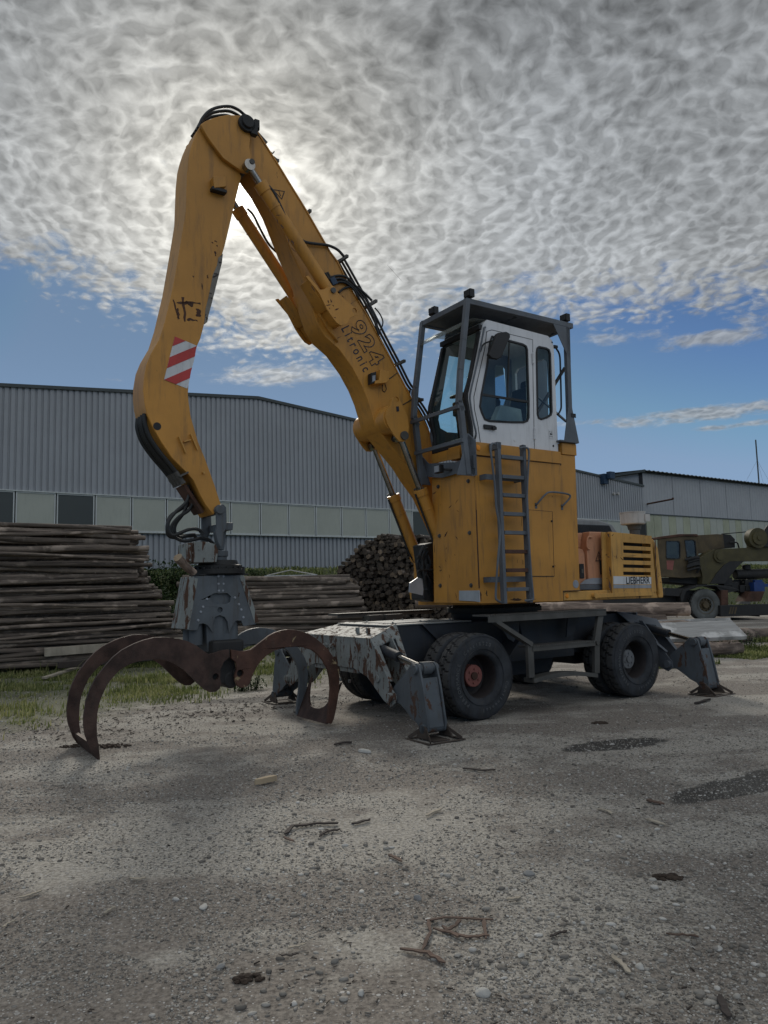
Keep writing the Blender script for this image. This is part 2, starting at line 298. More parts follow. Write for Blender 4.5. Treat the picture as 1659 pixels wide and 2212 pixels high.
# ------------------------------------------------------------------ mesh builder
def catmull(pts, n=6):
    pts = [Vector(p) for p in pts]
    if len(pts) < 3: return pts
    P = [pts[0] * 2 - pts[1]] + pts + [pts[-1] * 2 - pts[-2]]
    o = []
    for i in range(1, len(P) - 2):
        a, b, c, d = P[i - 1], P[i], P[i + 1], P[i + 2]
        for k in range(n):
            s = k / n
            o.append(.5 * ((2 * b) + (c - a) * s + (2 * a - 5 * b + 4 * c - d) * s * s + (3 * b - a - 3 * c + d) * s ** 3))
    o.append(pts[-1]); return o
class MB:
    def __init__(s): s.v = []; s.f = []; s.m = []; s.cur = 0
    def _add(s, vs, fs):
        k = len(s.v); s.v += [tuple(v) for v in vs]
        for f in fs: s.f.append(tuple(i + k for i in f)); s.m.append(s.cur)
        return s
    def box(s, a, b, M=None):
        x0, y0, z0 = [min(p, q) for p, q in zip(a, b)]; x1, y1, z1 = [max(p, q) for p, q in zip(a, b)]
        vs = [Vector(p) for p in ((x0, y0, z0), (x1, y0, z0), (x1, y1, z0), (x0, y1, z0), (x0, y0, z1), (x1, y0, z1), (x1, y1, z1), (x0, y1, z1))]
        if M: vs = [M @ v for v in vs]
        return s._add(vs, [(0, 3, 2, 1), (4, 5, 6, 7), (0, 1, 5, 4), (1, 2, 6, 5), (2, 3, 7, 6), (3, 0, 4, 7)])
    def beam(s, p, q, w, h, up=(0, 0, 1)):
        """rectangular bar from p to q, w across, h along up"""
        p, q = Vector(p), Vector(q); d = (q - p); L = d.length; d.normalize(); up = Vector(up)
        sd_ = d.cross(up); sd_ = sd_.normalized() if sd_.length > 1e-4 else Vector((1, 0, 0)); u2 = sd_.cross(d).normalized()
        vs = []
        for base in (p, q):
            for a, b in ((-1, -1), (1, -1), (1, 1), (-1, 1)): vs.append(base + sd_ * a * w / 2 + u2 * b * h / 2)
        return s._add(vs, [(0, 3, 2, 1), (4, 5, 6, 7), (0, 1, 5, 4), (1, 2, 6, 5), (2, 3, 7, 6), (3, 0, 4, 7)])
    def tube(s, pts, r, n=10, smooth=True, sub=6, cap=True):
        pts = catmull(pts, sub) if smooth and len(pts) > 2 else [Vector(p) for p in pts]
        rs = r if isinstance(r, (list, tuple)) else None
        T = []
        for i in range(len(pts)):
            a = pts[max(0, i - 1)]; b = pts[min(len(pts) - 1, i + 1)]; T.append((b - a).normalized())
        nrm = T[0].orthogonal().normalized(); vs = []; N = len(pts)
        for i, (p, tt) in enumerate(zip(pts, T)):
            nrm = (nrm - tt * nrm.dot(tt)).normalized(); bi = tt.cross(nrm)
            if rs: x = i / (N - 1) * (len(rs) - 1); k = min(int(x), len(rs) - 2); rad = rs[k] * (1 - (x - k)) + rs[k + 1] * (x - k)
            else: rad = r
            for j in range(n):
                a = 2 * math.pi * j / n; vs.append(p + (nrm * math.cos(a) + bi * math.sin(a)) * rad)
        fs = []
        for i in range(N - 1):
            for j in range(n): fs.append((i * n + j, i * n + (j + 1) % n, (i + 1) * n + (j + 1) % n, (i + 1) * n + j))
        if cap: fs.append(tuple(range(n - 1, -1, -1))); fs.append(tuple((N - 1) * n + j for j in range(n)))
        return s._add(vs, fs)
    def cyl(s, p, q, r, n=20, r2=None): return s.tube([p, q], [r, r if r2 is None else r2], n, smooth=False)
    def prism(s, poly, axis, a, b, holes=()):
        """polygon in the plane normal to axis ('y': (u,z), 'x': (v,z), 'z': (x,y)) drawn out from a to b"""
        loops = [list(poly)] + [list(h) for h in holes]
        def mk(p, c):
            if axis == 'y': return Vector((p[0], c, p[1]))
            if axis == 'x': return Vector((c, p[0], p[1]))
            return Vector((p[0], p[1], c))
        tri = tessellate_polygon([[Vector((p[0], p[1], 0)) for p in L] for L in loops])
        flat = [p for L in loops for p in L]; n = len(flat)
        vs = [mk(p, a) for p in flat] + [mk(p, b) for p in flat]
        fs = []
        if len(loops) == 1 and False: pass
        for tr_ in tri: fs.append(tuple(tr_)); fs.append(tuple(i + n for i in reversed(tr_)))
        k = 0
        for L in loops:
            for i in range(len(L)):
                j = (i + 1) % len(L); fs.append((k + i, k + j, k + j + n, k + i + n))
            k += len(L)
        return s._add(vs, fs)
    def lathe(s, prof, c, axis=1, n=48, flip=False):
        """profile (r, h) spun about the local axis through c"""
        vs = []; N = len(prof)
        for j in range(n):
            a = 2 * math.pi * j / n
            for r, h in prof:
                if axis == 1: vs.append((c[0] + r * math.cos(a), c[1] + h, c[2] + r * math.sin(a)))
                elif axis == 2: vs.append((c[0] + r * math.cos(a), c[1] + r * math.sin(a), c[2] + h))
                else: vs.append((c[0] + h, c[1] + r * math.cos(a), c[2] + r * math.sin(a)))
        fs = []
        for j in range(n):
            for i in range(N - 1):
                a, b = j * N + i, ((j + 1) % n) * N + i
                fs.append((a, a + 1, b + 1, b))
        return s._add(vs, fs)
    def quad(s, *p): return s._add(p, [tuple(range(len(p)))])
    def shell(s, profA, profB):
        """strip of quads between two 3D polylines"""
        n = len(profA); return s._add(list(profA) + list(profB), [(i, i + 1, n + i + 1, n + i) for i in range(n - 1)])
    def build(s, name, mats, parent=None, bevel=0.0, smooth=35, solid=0.0, label=None, loc=None):
        me = bpy.data.meshes.new(name); me.from_pydata(s.v, [], s.f)
        mats = mats if isinstance(mats, (list, tuple)) else [mats]
        for m in mats: me.materials.append(MT[m] if isinstance(m, str) else m)
        me.polygons.foreach_set('material_index', [min(i, len(mats) - 1) for i in s.m])
        bm = bmesh.new(); bm.from_mesh(me); bmesh.ops.remove_doubles(bm, verts=bm.verts, dist=1e-5)
        bmesh.ops.recalc_face_normals(bm, faces=bm.faces); bm.to_mesh(me); bm.free()
        if smooth: me.polygons.foreach_set('use_smooth', [True] * len(me.polygons)); me.set_sharp_from_angle(angle=math.radians(smooth))
        o = bpy.data.objects.new(name, me); COL.objects.link(o)
        if parent: o.parent = parent
        if loc: o.location = loc
        if solid: md = o.modifiers.new('thickness', 'SOLIDIFY'); md.thickness = solid; md.offset = 0
        if bevel:
            md = o.modifiers.new('edges', 'BEVEL'); md.width = bevel; md.segments = 2; md.limit_method = 'ANGLE'; md.angle_limit = math.radians(40); md.harden_normals = True
        if label: o['label'] = label
        return o
def tag(o, label, cat, group=None, kind=None):
    if label: o['label'] = label
    if cat: o['category'] = cat
    if group: o['group'] = group
    if kind: o['kind'] = kind
    return o
def empty(name, loc, rz=0.0):
    o = bpy.data.objects.new(name, None); COL.objects.link(o); o.location = loc; o.rotation_euler = (0, 0, rz); o.empty_display_size = .3; return o
def text_mesh(txt, size, outline=0.0, bold=0.0, sx=1.0, space=1.0):
    cu = bpy.data.curves.new('text', 'FONT'); cu.body = txt; cu.size = size; cu.offset = bold; cu.space_character = space
    if outline: cu.fill_mode = 'NONE'; cu.bevel_depth = outline; cu.bevel_resolution = 0
    o = bpy.data.objects.new('text', cu); COL.objects.link(o)
    me = bpy.data.meshes.new_from_object(o)
    vs = [(v.co.x * sx, v.co.y, v.co.z) for v in me.vertices]; fs = [tuple(p.vertices) for p in me.polygons]
    bpy.data.objects.remove(o); bpy.data.curves.remove(cu); bpy.data.meshes.remove(me)
    return vs, fs
def put_text(mb, txt, size, origin, xd, up, **k):
    vs, fs = text_mesh(txt, size, **k); origin, xd, up = Vector(origin), Vector(xd).normalized(), Vector(up).normalized(); nz_ = xd.cross(up)
    mb._add([origin + xd * x + up * y + nz_ * z for x, y, z in vs], fs); return mb

# ------------------------------------------------------------------ measuring: a traced point is carried onto a real plane of the machine
CR = dict(A=(500,350,2.07375),B=(900,750,1.8433),C=(1550,1100,2.07375),D=(1600,1700,2.07375),E=(2150,1750,1.898),F=(1100,2350,1.8433),G=(1850,2300,1.4131),H=(250,1900,1.4426),I=(0,1450,1.58),J=(500,1300,2.458),K=(900,1950,1.8433),L=(1600,2380,3.318),M=(2240,2380,2.676),N=(2250,1800,3.95),P=(2500,1850,3.166),Q=(1650,1800,2.37),R=(2050,1950,2.552),X=(0,0,.54861))
NS = 1.8228
def pix(k, p):
    a = CR[k]; return (a[0] + p[0] / a[2]) / NS, (a[1] + p[1] / a[2]) / NS
def gnd(x, y, z=0.0):
    d = ray(x, y); return CAMP + d * ((z - EYE) / d.z)
ANG = math.radians(56.5)
U = Vector((math.sin(ANG), math.cos(ANG), 0)); V = Vector((-math.cos(ANG), math.sin(ANG), 0))
O = gnd(1035.5, 1559)
def S1(k, v, p):
    d = ray(*pix(k, p)); q = CAMP + d * ((O.dot(V) + v - CAMP.dot(V)) / d.dot(V)); return ((q - O).dot(U), q.z)
def S(k, v, *pts): return [S1(k, v, p) for p in pts]
def F1(k, u, p):
    d = ray(*pix(k, p)); q = CAMP + d * ((O.dot(U) + u - CAMP.dot(U)) / d.dot(U)); return ((q - O).dot(V), q.z)
def Fr(k, u, *pts): return [F1(k, u, p) for p in pts]
def P3(k, v, p): a = S1(k, v, p); return Vector((a[0], v, a[1]))
def L3(k, v, *pts): return [P3(k, v, p) for p in pts]
def circ(c, r, n=20): return [(c[0] + r * math.cos(2 * math.pi * i / n), c[1] + r * math.sin(2 * math.pi * i / n)) for i in range(n)]
VC = 1.35                                   # centre line of the machine

# ------------------------------------------------------------------ the log handler
mach = empty('material_handler', O, math.radians(90 - 56.5))
tag(mach, 'yellow wheeled log handler with tall cab riser, bent boom and open rusty grapple', 'excavator')

# --- undercarriage
mb = MB()
mb.box((-.86, .76, .62), (3.95, 1.94, 1.17))
mb.prism([(-.3, .62), (-.1, .42), (.3, .42), (.5, .62)], 'y', 1.0, 1.7); mb.prism([(2.7, .62), (2.8, .42), (3.2, .42), (3.4, .62)], 'y', 1.0, 1.7)
mb.cyl((.08, .3, .53), (.08, 2.4, .53), .11); mb.cyl((3.0, .3, .53), (3.0, 2.4, .53), .11)
for a, b in (((1.05, .62), (1.25, .32)), ):
    mb.prism([(1.0, .62), (1.1, .38), (2.1, .38), (2.2, .62)], 'y', .85, 1.85)
mb.prism([(1.15, 1.17), (1.2, .95), (.95, .7), (.95, .62), (2.2, .62), (2.2, .9), (2.25, 1.17)], 'y', .45, .757)   # box behind the steps
und = mb.build('undercarriage', 'dark_grey', mach, bevel=.008)
mb = MB()
mb.box((-.85, .74, 1.174), (.55, 1.96, 1.19))
mb.box((-.60, .98, 1.193), (-.05, 1.70, 1.20)); mb.box((0.0, .98, 1.193), (.45, 1.70, 1.20))
for u_ in (-.55, -.1, .05, .4):
    for v_ in (1.02, 1.66): mb.cyl((u_, v_, 1.20), (u_, v_, 1.215), .014, 8)
mb.build('top_plate', paint('dusty_deck_paint', (.20, .21, .205), .5, rust=.2, dirt=.4), und, bevel=.003)
mb = MB(); mb.prism([(-.30, 1.17), (-.26, 1.17), (.02, .95), (-.02, .93)], 'y', .70, .755); mb.build('bracket', 'dark_grey', und)
# walkway on the far side
mb = MB(); mb.box((-.55, 2.45, 1.27), (1.2, 2.75, 1.30)); mb.box((-.55, 2.45, 1.24), (1.2, 2.47, 1.30)); mb.box((-.1, 2.3, 1.17), (.15, 2.5, 1.262)); mb.box((.2, 2.3, 1.17), (.5, 2.5, 1.262))
mb.build('far_step', 'steel', und)
# turntable
mb = MB(); mb.lathe([(0, 1.17), (.62, 1.17), (.64, 1.20), (.64, 1.27), (.70, 1.275), (.70, 1.34), (.62, 1.345), (.60, 1.42), (0, 1.42)], (1.5, VC, 0), 2, 56)
for i in range(30):
    a = i * 2 * math.pi / 30; mb.cyl((1.5 + .67 * math.cos(a), VC + .67 * math.sin(a), 1.34), (1.5 + .67 * math.cos(a), VC + .67 * math.sin(a), 1.365), .015, 6)
mb.build('turntable', 'grime', mach)

# --- wheels: twin tyres, rim and hub
def tyre_mesh(v0, v1, R=.535):
    """one tyre between v0 and v1, tread blocks cut by zigzag grooves, outer face at v0"""
    n, wn = 264, 20; W = v1 - v0; vs = []; th = np.arange(n) * 2 * math.pi / n
    rows = []
    for j in range(wn + 1):
        s = j / wn; h = v0 + .03 + (W - .06) * s
        crown = R - .014 * (2 * s - 1) ** 2
        r = np.full(n, crown)
        ph = th * 30 / (2 * math.pi)                  # 30 pitches
        tri = np.abs((ph % 1) - .5) * 2
        # central zigzag groove
        cz = .5 + (tri - .5) * .10
        r = np.where(np.abs(s - cz) < .045, R - .017, r)
        # lateral stepped grooves
        off = (0 if s < .5 else .5) + (.22 if (s % .5) > .25 else 0)
        q = (ph + off) % 1
        if .04 < s < .96: r = np.where((q < .10), R - .017, r)
        elif True: r = np.where((q < .13), R - .024, r)
        rows.append((r, h))
    prof_out = [(R - .030, v0 + .018), (R - .06, v0 + .008), (R - .10, v0 + .002), (R - .15, v0 - .004), (R - .20, v0 + .004), (R - .235, v0 + .015), (R - .262, v0 + .03), (.268, v0 + .05), (.262, v0 + .10)]
    prof = [(np.full(n, a), b) for a, b in reversed(prof_out)] + rows + [(np.full(n, a), v0 + v1 - b) for a, b in prof_out]
    N = len(prof); A = np.zeros((N, n, 3))
    for i, (r, h) in enumerate(prof): A[i, :, 0] = r * np.cos(th); A[i, :, 1] = h; A[i, :, 2] = r * np.sin(th)
    mb = MB(); fs = [];
    for i in range(N - 1):
        for j in range(n):
            k = (j + 1) % n; fs.append((i * n + j, (i + 1) * n + j, (i + 1) * n + k, i * n + k))
    mb._add(A.reshape(-1, 3).tolist(), fs)
    gm_ = []
    for i in range(N - 1):
        for j in range(n):
            k = (j + 1) % n; gm_.append(i >= len(prof_out) and i < N - 1 - len(prof_out) and min(prof[i][0][j], prof[i][0][k], prof[i + 1][0][j], prof[i + 1][0][k]) < R - .0185 - .0 or (i >= len(prof_out) and i < N - 1 - len(prof_out) and min(prof[i][0][j], prof[i + 1][0][k], prof[i][0][k], prof[i + 1][0][j]) < R - .0169))
    side = [1 if (i < len(prof_out) or i >= N - len(prof_out)) else 0 for i in range(N - 1) for j in range(n)]
    mb.m = [3 if g_ else s_ for s_, g_ in zip(side, gm_)]  # groove faces coloured black to stand in for their shade
    return mb
def wheel(u0, near=True, hub='hub_red', letters=True):
    sgn = 1
    root = None
    mb = tyre_mesh(0.0, .275)
    # faint moulded rings and lettering on the outer sidewall
    mb.cur = 1
    mb.lathe([(.50, .006), (.50, -.0005), (.496, -.0005), (.496, .006)], (0, 0, 0), 1, 96)
    mb.lathe([(.345, .006), (.345, -.0075), (.341, -.0075), (.341, .006)], (0, 0, 0), 1, 96)
    if letters:
        for word, a0, rr in (('ContiRT20', 112, .405), ('PERFORMANCE', 212, .405), ('Continental', 325, .405)):
            a = math.radians(a0 + 20)
            for ch in word:
                wv, wf = text_mesh(ch, .062, bold=.0012)
                if wv:
                    er = Vector((math.cos(a), 0, math.sin(a))); et = Vector((math.sin(a), 0, -math.cos(a)))
                    xs = [x for x, y, z in wv]; cxm = (min(xs) + max(xs)) / 2
                    k = len(mb.v); mb.v += [tuple(er * (rr - .02 + y) + et * (x - cxm) + Vector((0, -.0062, 0))) for x, y, z in wv]
                    for f in wf: mb.f.append(tuple(i + k for i in f)); mb.m.append(2)
                a -= math.radians(7.6)
    w1 = mb.build('tyre', ['tyre', 'sidewall', paint('raised_sidewall_letters', (.085, .09, .095), .8, var=.2), 'black'], None, smooth=50)
    mb2 = tyre_mesh(.315, .59); w2 = mb2.build('tyre', ['tyre', 'sidewall', 'tyre', 'black'], None, smooth=50)
    mb = MB(); mb.lathe([(.285, .022), (.288, .032), (.272, .05), (.262, .07), (.258, .16), (.245, .27), (.215, .295), (.13, .30), (.0, .30)], (0, 0, 0), 1, 64)
    mb.lathe([(.27, .59), (.26, .45), (.24, .35), (.2, .31)], (0, 0, 0), 1, 48)
    mb.cyl((0, .2, 0), (0, .62, 0), .12, 24)
    rim = mb.build('rim', 'rim', None)
    mb = MB(); mb.lathe([(0, .165), (.130, .165), (.138, .172), (.138, .30)], (0, 0, 0), 1, 40)
    for i in range(6):
        a = i * math.pi / 3 + .4; mb.cyl((.085 * math.cos(a), .150, .085 * math.sin(a)), (.085 * math.cos(a), .17, .085 * math.sin(a)), .014, 6)
    hb = mb.build('hub', hub, None)
    mb = MB(); mb.cyl((0, .145, 0), (0, .17, 0), .048, 16); hc_ = mb.build('hub_cap', 'oldrust' if hub == 'hub_red' else 'hub_grey', None)
    w_ = bpy.data.objects.new('wheel', rim.data); COL.objects.link(w_); bpy.data.objects.remove(rim)
    w_.parent = mach
    for o in (w1, w2, hb, hc_): o.parent = w_
    w_.location = (u0, 0.0 if near else 2 * VC, .532)
    if not near: w_.rotation_euler = (0, 0, math.pi)
    return w_
def copy_tree(o, parent=None):
    c = o.copy(); COL.objects.link(c)
    if parent: c.parent = parent
    for ch in list(o.children): copy_tree(ch, c)
    return c
wf_ = wheel(.08); wf_['label'] = 'front twin wheel with faded red hub'
wr_ = wheel(3.02, hub='hub_grey'); wr_['label'] = 'rear twin wheel with dusty grey hub'; wr_.location.z = .528
for src, u0 in ((wf_, .08), (wr_, 3.02)):
    c = copy_tree(src); c.location = (u0, 2 * VC, .532); c.rotation_euler = (0, 0, math.pi)
    c['label'] = 'wheel on the far side behind the chassis'

# --- outrigger beams, legs, pads
def outrigger_set(ub, s):
    """s = -1 front, +1 rear; ub is the beam centre along the machine"""
    D_ = lambda u: ub + s * u
    beam = MB()
    # the beam's cross-machine outline: flat middle, arms sloping down to the pivots
    half = [(.46, 1.05), (.10, .60), (-.03, .45), (-.04, .36), (.05, .30), (.20, .36), (.55, .60), (.85, .68)]
    mir = [(2 * VC - a, b) for a, b in reversed(half)]
    # order: run down the near side, along the bottom, up the far side
    poly = [(.46, 1.05)] + half[1:] + mir[:-1] + [(2 * VC - .46, 1.05)]
    beam.prism(poly, 'x', D_(.19), D_(.21))
    beam.prism(poly, 'x', D_(-.12), D_(-.10))
    # sloping top plate of the beam
    a, b = D_(-.36), D_(.212)
    nearb = [(b, .445, 1.062), (a, .74, 1.20)]; farb = [(b, 2 * VC - .445, 1.062), (a, 2 * VC - .74, 1.20)]
    top = MB(); vs = [Vector(nearb[0]), Vector(farb[0]), Vector(farb[1]), Vector(nearb[1])]
    lo = [v - Vector((0, 0, .018)) for v in vs]
    top._add(vs + lo, [(0, 1, 2, 3), (7, 6, 5, 4), (0, 4, 5, 1), (1, 5, 6, 2), (2, 6, 7, 3), (3, 7, 4, 0)])
    # arm top flanges
    for sg in (0, 1):
        mv = (lambda v: v) if sg == 0 else (lambda v: 2 * VC - v)
        p = [(b, mv(.445), 1.06), (a, mv(.74), 1.198), (D_(-.13), mv(.06), .60), (b, mv(.085), .60)]
        # frame with a window for the cylinder: two strips
        def strip(q0, q1, q2, q3):
            vv = [Vector(q) for q in (q0, q1, q2, q3)]; ll = [v - Vector((0, 0, .02)) for v in vv]
            beam._add(vv + ll, [(0, 1, 2, 3), (7, 6, 5, 4), (0, 4, 5, 1), (1, 5, 6, 2), (2, 6, 7, 3), (3, 7, 4, 0)])
        L_ = lambda q, r, x: tuple(a_ * (1 - x) + b_ * x for a_, b_ in zip(q, r))
        strip(p[0], L_(p[0], p[1], .18), L_(p[3], p[2], .18), p[3])
        strip(L_(p[0], p[1], .82), p[1], p[2], L_(p[3], p[2], .82))
        strip(L_(p[0], p[3], .0), p[1], L_(p[1], p[2], .22), L_(p[0], p[3], .22))
        beam.cyl((D_(-.17), mv(.03), .41), (D_(.26), mv(.03), .41), .055, 20)
    beam.box((D_(-.5), .80, .62), (D_(.19), 1.90, 1.0))
    for v_ in (1.34, 1.52): beam.cyl((D_(.21), v_, .93), (D_(.25), v_, .93), .042, 6); 
    for v_ in (1.34, 1.52): beam.cyl((D_(.25), v_, .93), (D_(.275), v_, .93), .026, 12)
    beam.box((D_(.21), 1.28, .76), (D_(.25), 1.38, .80)); beam.cyl((D_(.21), .30, .60), (D_(.235), .30, .60), .045, 16)
    beam.box((D_(.21), 1.16, .50), (D_(.23), 1.20, .54)); beam.box((D_(.21), .92, .50), (D_(.23), .96, .54))
    for v_ in (.70, .95): beam.box((D_(.05), v_, 1.10), (D_(.08), v_ + .06, 1.17))
    bo = beam.build('outrigger_beam', 'grey_rust' if s < 0 else 'grey_paint', mach, bevel=.005)
    top.build('beam_cover', MT['grey_rust'] if s < 0 else MT['dark_grey'], bo, bevel=.003)
    for sg in (0, 1):
        mv = (lambda v: v) if sg == 0 else (lambda v: 2 * VC - v)
        uc = D_(.04)
        leg = MB()
        pl = [(.06, .50), (.0, .56), (-.22, .72), (-.33, .82), (-.42, .82), (-.47, .77), (-.53, .55), (-.60, .18), (-.58, .10), (-.50, .08), (-.44, .12), (-.40, .17), (-.29, .215), (-.18, .29), (-.08, .345), (.04, .355), (.09, .44)]
        pl = [(mv(a_), b_) for a_, b_ in pl]
        leg.prism(pl, 'x', uc - .13, uc - .105); leg.prism(pl, 'x', uc + .105, uc + .13)
        # outer closing plate
        q0, q1 = (mv(-.49), .66), (mv(-.585), .14)
        leg._add([(uc - .10, q0[0], q0[1]), (uc + .10, q0[0], q0[1]), (uc + .10, q1[0], q1[1]), (uc - .10, q1[0], q1[1]),
                  (uc - .10, q0[0] + (mv(0) - mv(-.02)), q0[1]), (uc + .10, q0[0] + (mv(0) - mv(-.02)), q0[1]), (uc + .10, q1[0] + (mv(0) - mv(-.02)), q1[1]), (uc - .10, q1[0] + (mv(0) - mv(-.02)), q1[1])],
                 [(0, 1, 2, 3), (4, 7, 6, 5), (0, 4, 5, 1), (1, 5, 6, 2), (2, 6, 7, 3), (3, 7, 4, 0)])
        for pc, r_, e in (((mv(-.40), .755), .052, .16), ((mv(-.525), .13), .05, .16)):
            leg.cyl((uc - e, pc[0], pc[1]), (uc + e, pc[0], pc[1]), r_, 22)
        leg.cyl((uc - .06, mv(-.40), .755), (uc + .06, mv(-.40), .755), .075, 22)
        lo_ = leg.build('outrigger_leg', 'leg_paint', mach, bevel=.004)
        pad = MB()
        c0 = mv(-.525)
        for e in (-.23, .23): pad.box((uc + e - .02, c0 - .24, .006), (uc + e + .02, c0 + .20, .018), Matrix.Translation((0, 0, 0)))
        pad.box((uc - .21, c0 - .24, .005), (uc + .21, c0 - .205, .016)); pad.box((uc - .21, c0 + .165, .005), (uc + .21, c0 + .20, .016)); pad.box((uc - .11, c0 - .14, .004), (uc + .11, c0 + .12, .015))
        for e in (-.16, .14): pad.prism([(c0 - .14, .03), (c0 - .045, .165), (c0 + .045, .165), (c0 + .11, .03)], 'x', uc + e, uc + e + .018)
        for e in (-1, 1):
            for g_ in (-.22, .18): pad.beam((uc + e * .21, c0 + g_, .025), (uc + e * .13, c0 + g_ * .15, .14), .014, .035)
        pad.build('foot_pad', 'foot_rust', lo_, bevel=.003)
        cy = MB(); p0 = Vector((uc, mv(.62), .95)); p1 = Vector((uc, mv(-.40), .755)); pm = p0.lerp(p1, .50)
        cy.cyl(p0, pm, .062, 20); cy.build('cylinder_barrel', 'dark_grey', lo_)
        cy = MB(); cy.cyl(pm, p1, .034, 18); cy.build('cylinder_rod', 'chrome', lo_)
outrigger_set(-1.05, -1); outrigger_set(3.88, 1)

# --- side steps
mb = MB()
mb.box((.20, -.02, 1.262), (2.38, .30, 1.285)); mb.box((.20, -.02, 1.19), (2.38, .0, 1.262))
for k in range(54): mb.box((.23 + k * .04, -.028, 1.268), (.25 + k * .04, -.02, 1.287))
stp = mb.build('side_step', 'steel', mach, bevel=.003)
def step_frame(pts):
    mb = MB()
    for a, b in zip(pts[:-1], pts[1:]): mb.beam(a, b, .055, .10, (1, 0, 0) if abs(a[0] - b[0]) < .3 else (0, 1, 0))
    for p in pts[1:-1]: mb.tube([Vector(p) - Vector((0, .045, 0)), Vector(p) + Vector((0, .045, 0))], .034, 14, smooth=False)
    mb.build('step_frame', 'steel', stp, bevel=.004)
step_frame([(.34, .03, 1.20), (.86, -.03, .89), (.86, -.03, .46)])
step_frame([(2.30, .03, 1.20), (2.12, -.03, .83), (2.09, -.03, .42)])
mb = MB(); mb.box((.89, -.07, .83), (2.07, .22, .86)); mb.box((.89, -.07, .79), (2.07, -.055, .83))
for k in range(29): mb.box((.90 + k * .04, -.078, .838), (.92 + k * .04, -.07, .866))
mb.build('step_tread', 'steel', stp, bevel=.003)
mb = MB(); pr = [(.88 + i * .12, .445 - .06 * math.sin(math.pi * 0) + .055 * math.sin(math.pi * i / 10) - .03 * i / 10) for i in range(11)]
mb.prism([(a, b) for a, b in pr] + [(a, b - .055) for a, b in reversed(pr)], 'y', -.075, .12); mb.build('step_tread', 'steel', stp, bevel=.003)
mb = MB(); mb.prism([(.62, 1.19), (1.02, 1.19), (1.0, 1.02), (.90, .90), (.80, .95)], 'y', .30, .32); mb.build('gusset', 'dark_grey', stp); mb = MB(); mb.prism([(1.95, 1.19), (2.2, 1.19), (2.05, .95), (1.9, .9)], 'y', .30, .32)
mb.build('gusset', 'dark_grey', stp)

# --- upper structure floor, riser
mb = MB(); mb.box((.40, .35, 1.40), (1.35, 1.75, 1.50)); mb.box((1.352, .35, 1.40), (3.75, 2.55, 1.50)); mb.box((.30, 1.03, 1.50), (1.3, 1.10, 2.2)); mb.box((.30, 1.62, 1.50), (1.3, 1.70, 2.2))
deck = mb.build('revolving_frame', 'yellow', mach, bevel=.006)
mb = MB()
rz = S('D', .1, (600, 1400), (1285, 1383), (1285, 1298), (1413, 1290), (1385, 195))
side = [(.165, 1.43), (1.67, 1.415), (1.67, 1.545), (2.0, 1.55), (2.045, 3.46), (1.76, 3.46), (1.735, 3.33), (.165, 3.33)]
door = S('D', .1, (1000, 637), (1192, 652), (1208, 1180), (995, 1180))
mb.prism(side, 'y', .10, .13)
mb.prism([(.20, 1.43), (1.67, 1.415), (1.67, 1.545), (2.0, 1.55), (2.0, 3.31), (.20, 3.31)], 'y', .13, 1.0)
riser = mb.build('cab_riser', 'yellow', mach, bevel=.008)
# thin seams and a hatch proud of the side by 2 mm
mb = MB(); mb.prism(door, 'y', .094, .10); mb.build('hatch', 'yellow', riser, bevel=.002)
mb = MB()
for q in ((1186, 730), (1198, 1100)): p = P3('D', .09, q); mb.cyl(p, p + Vector((0, -.012, 0)), .014, 10)
mb.build('latch', 'black', riser)
# front cover plate with bolts
mb = MB(); fp = [(.095, 1.43), (1.035, 1.44), (.995, 3.16), (.085, 3.13)]
fo = Fr('D', .15, (430, 1298), (600, 1293), (600, 1392), (430, 1380))
mb.prism(fp, 'x', .150, .163)
front = mb.build('front_cover', 'yellow', riser, bevel=.004)
mb = MB()
for q in ((262, 448), (507, 403), (272, 850), (518, 825), (279, 1256), (531, 1254)):
    a = F1('D', .15, q); mb.cyl((.15, a[0], a[1]), (.128, a[0], a[1]), .020, 6); mb.cyl((.15, a[0], a[1]), (.143, a[0], a[1]), .028, 14)
mb.build('bolt', 'steel', front)
mb = MB(); mb.prism(Fr('D', .14, (430, 1298), (597, 1296), (600, 1392), (560, 1385), (430, 1378)), 'x', .138, .148); mb.build('patch_plate', 'dull_metal', front, bevel=.003)
# dark gap between front cover and side
mb = MB(); mb.box((.150, .088, 1.62), (.166, .094, 3.1)); mb.build('hinge_seam', 'oldrust', front)
rc_ = random.Random(9)
def chip(parent, src, v, p, q, w_, axis='y', name='paint_chip', mt='oldrust'):
    """a flaked patch of paint: a thin ragged sliver on the plane"""
    g_ = (lambda c: S1(src, v, c)) if axis == 'y' else (lambda c: F1(src, v, c))
    a, b = Vector(g_(p)), Vector(g_(q)); dd = b - a; pr_ = Vector((-dd.y, dd.x)); pr_.normalize(); n_ = 6; up_, dn_ = [], []
    for i in range(n_ + 1):
        c_ = a + dd * i / n_; k = (.25 + math.sin(math.pi * i / n_)) * w_; up_.append(tuple(c_ + pr_ * k * rc_.uniform(.2, 1))); dn_.append(tuple(c_ - pr_ * k * rc_.uniform(.2, 1)))
    m_ = MB(); m_.prism(up_ + dn_[::-1], axis, v - .0022, v - .0004); return m_.build(name, mt, parent, smooth=0)
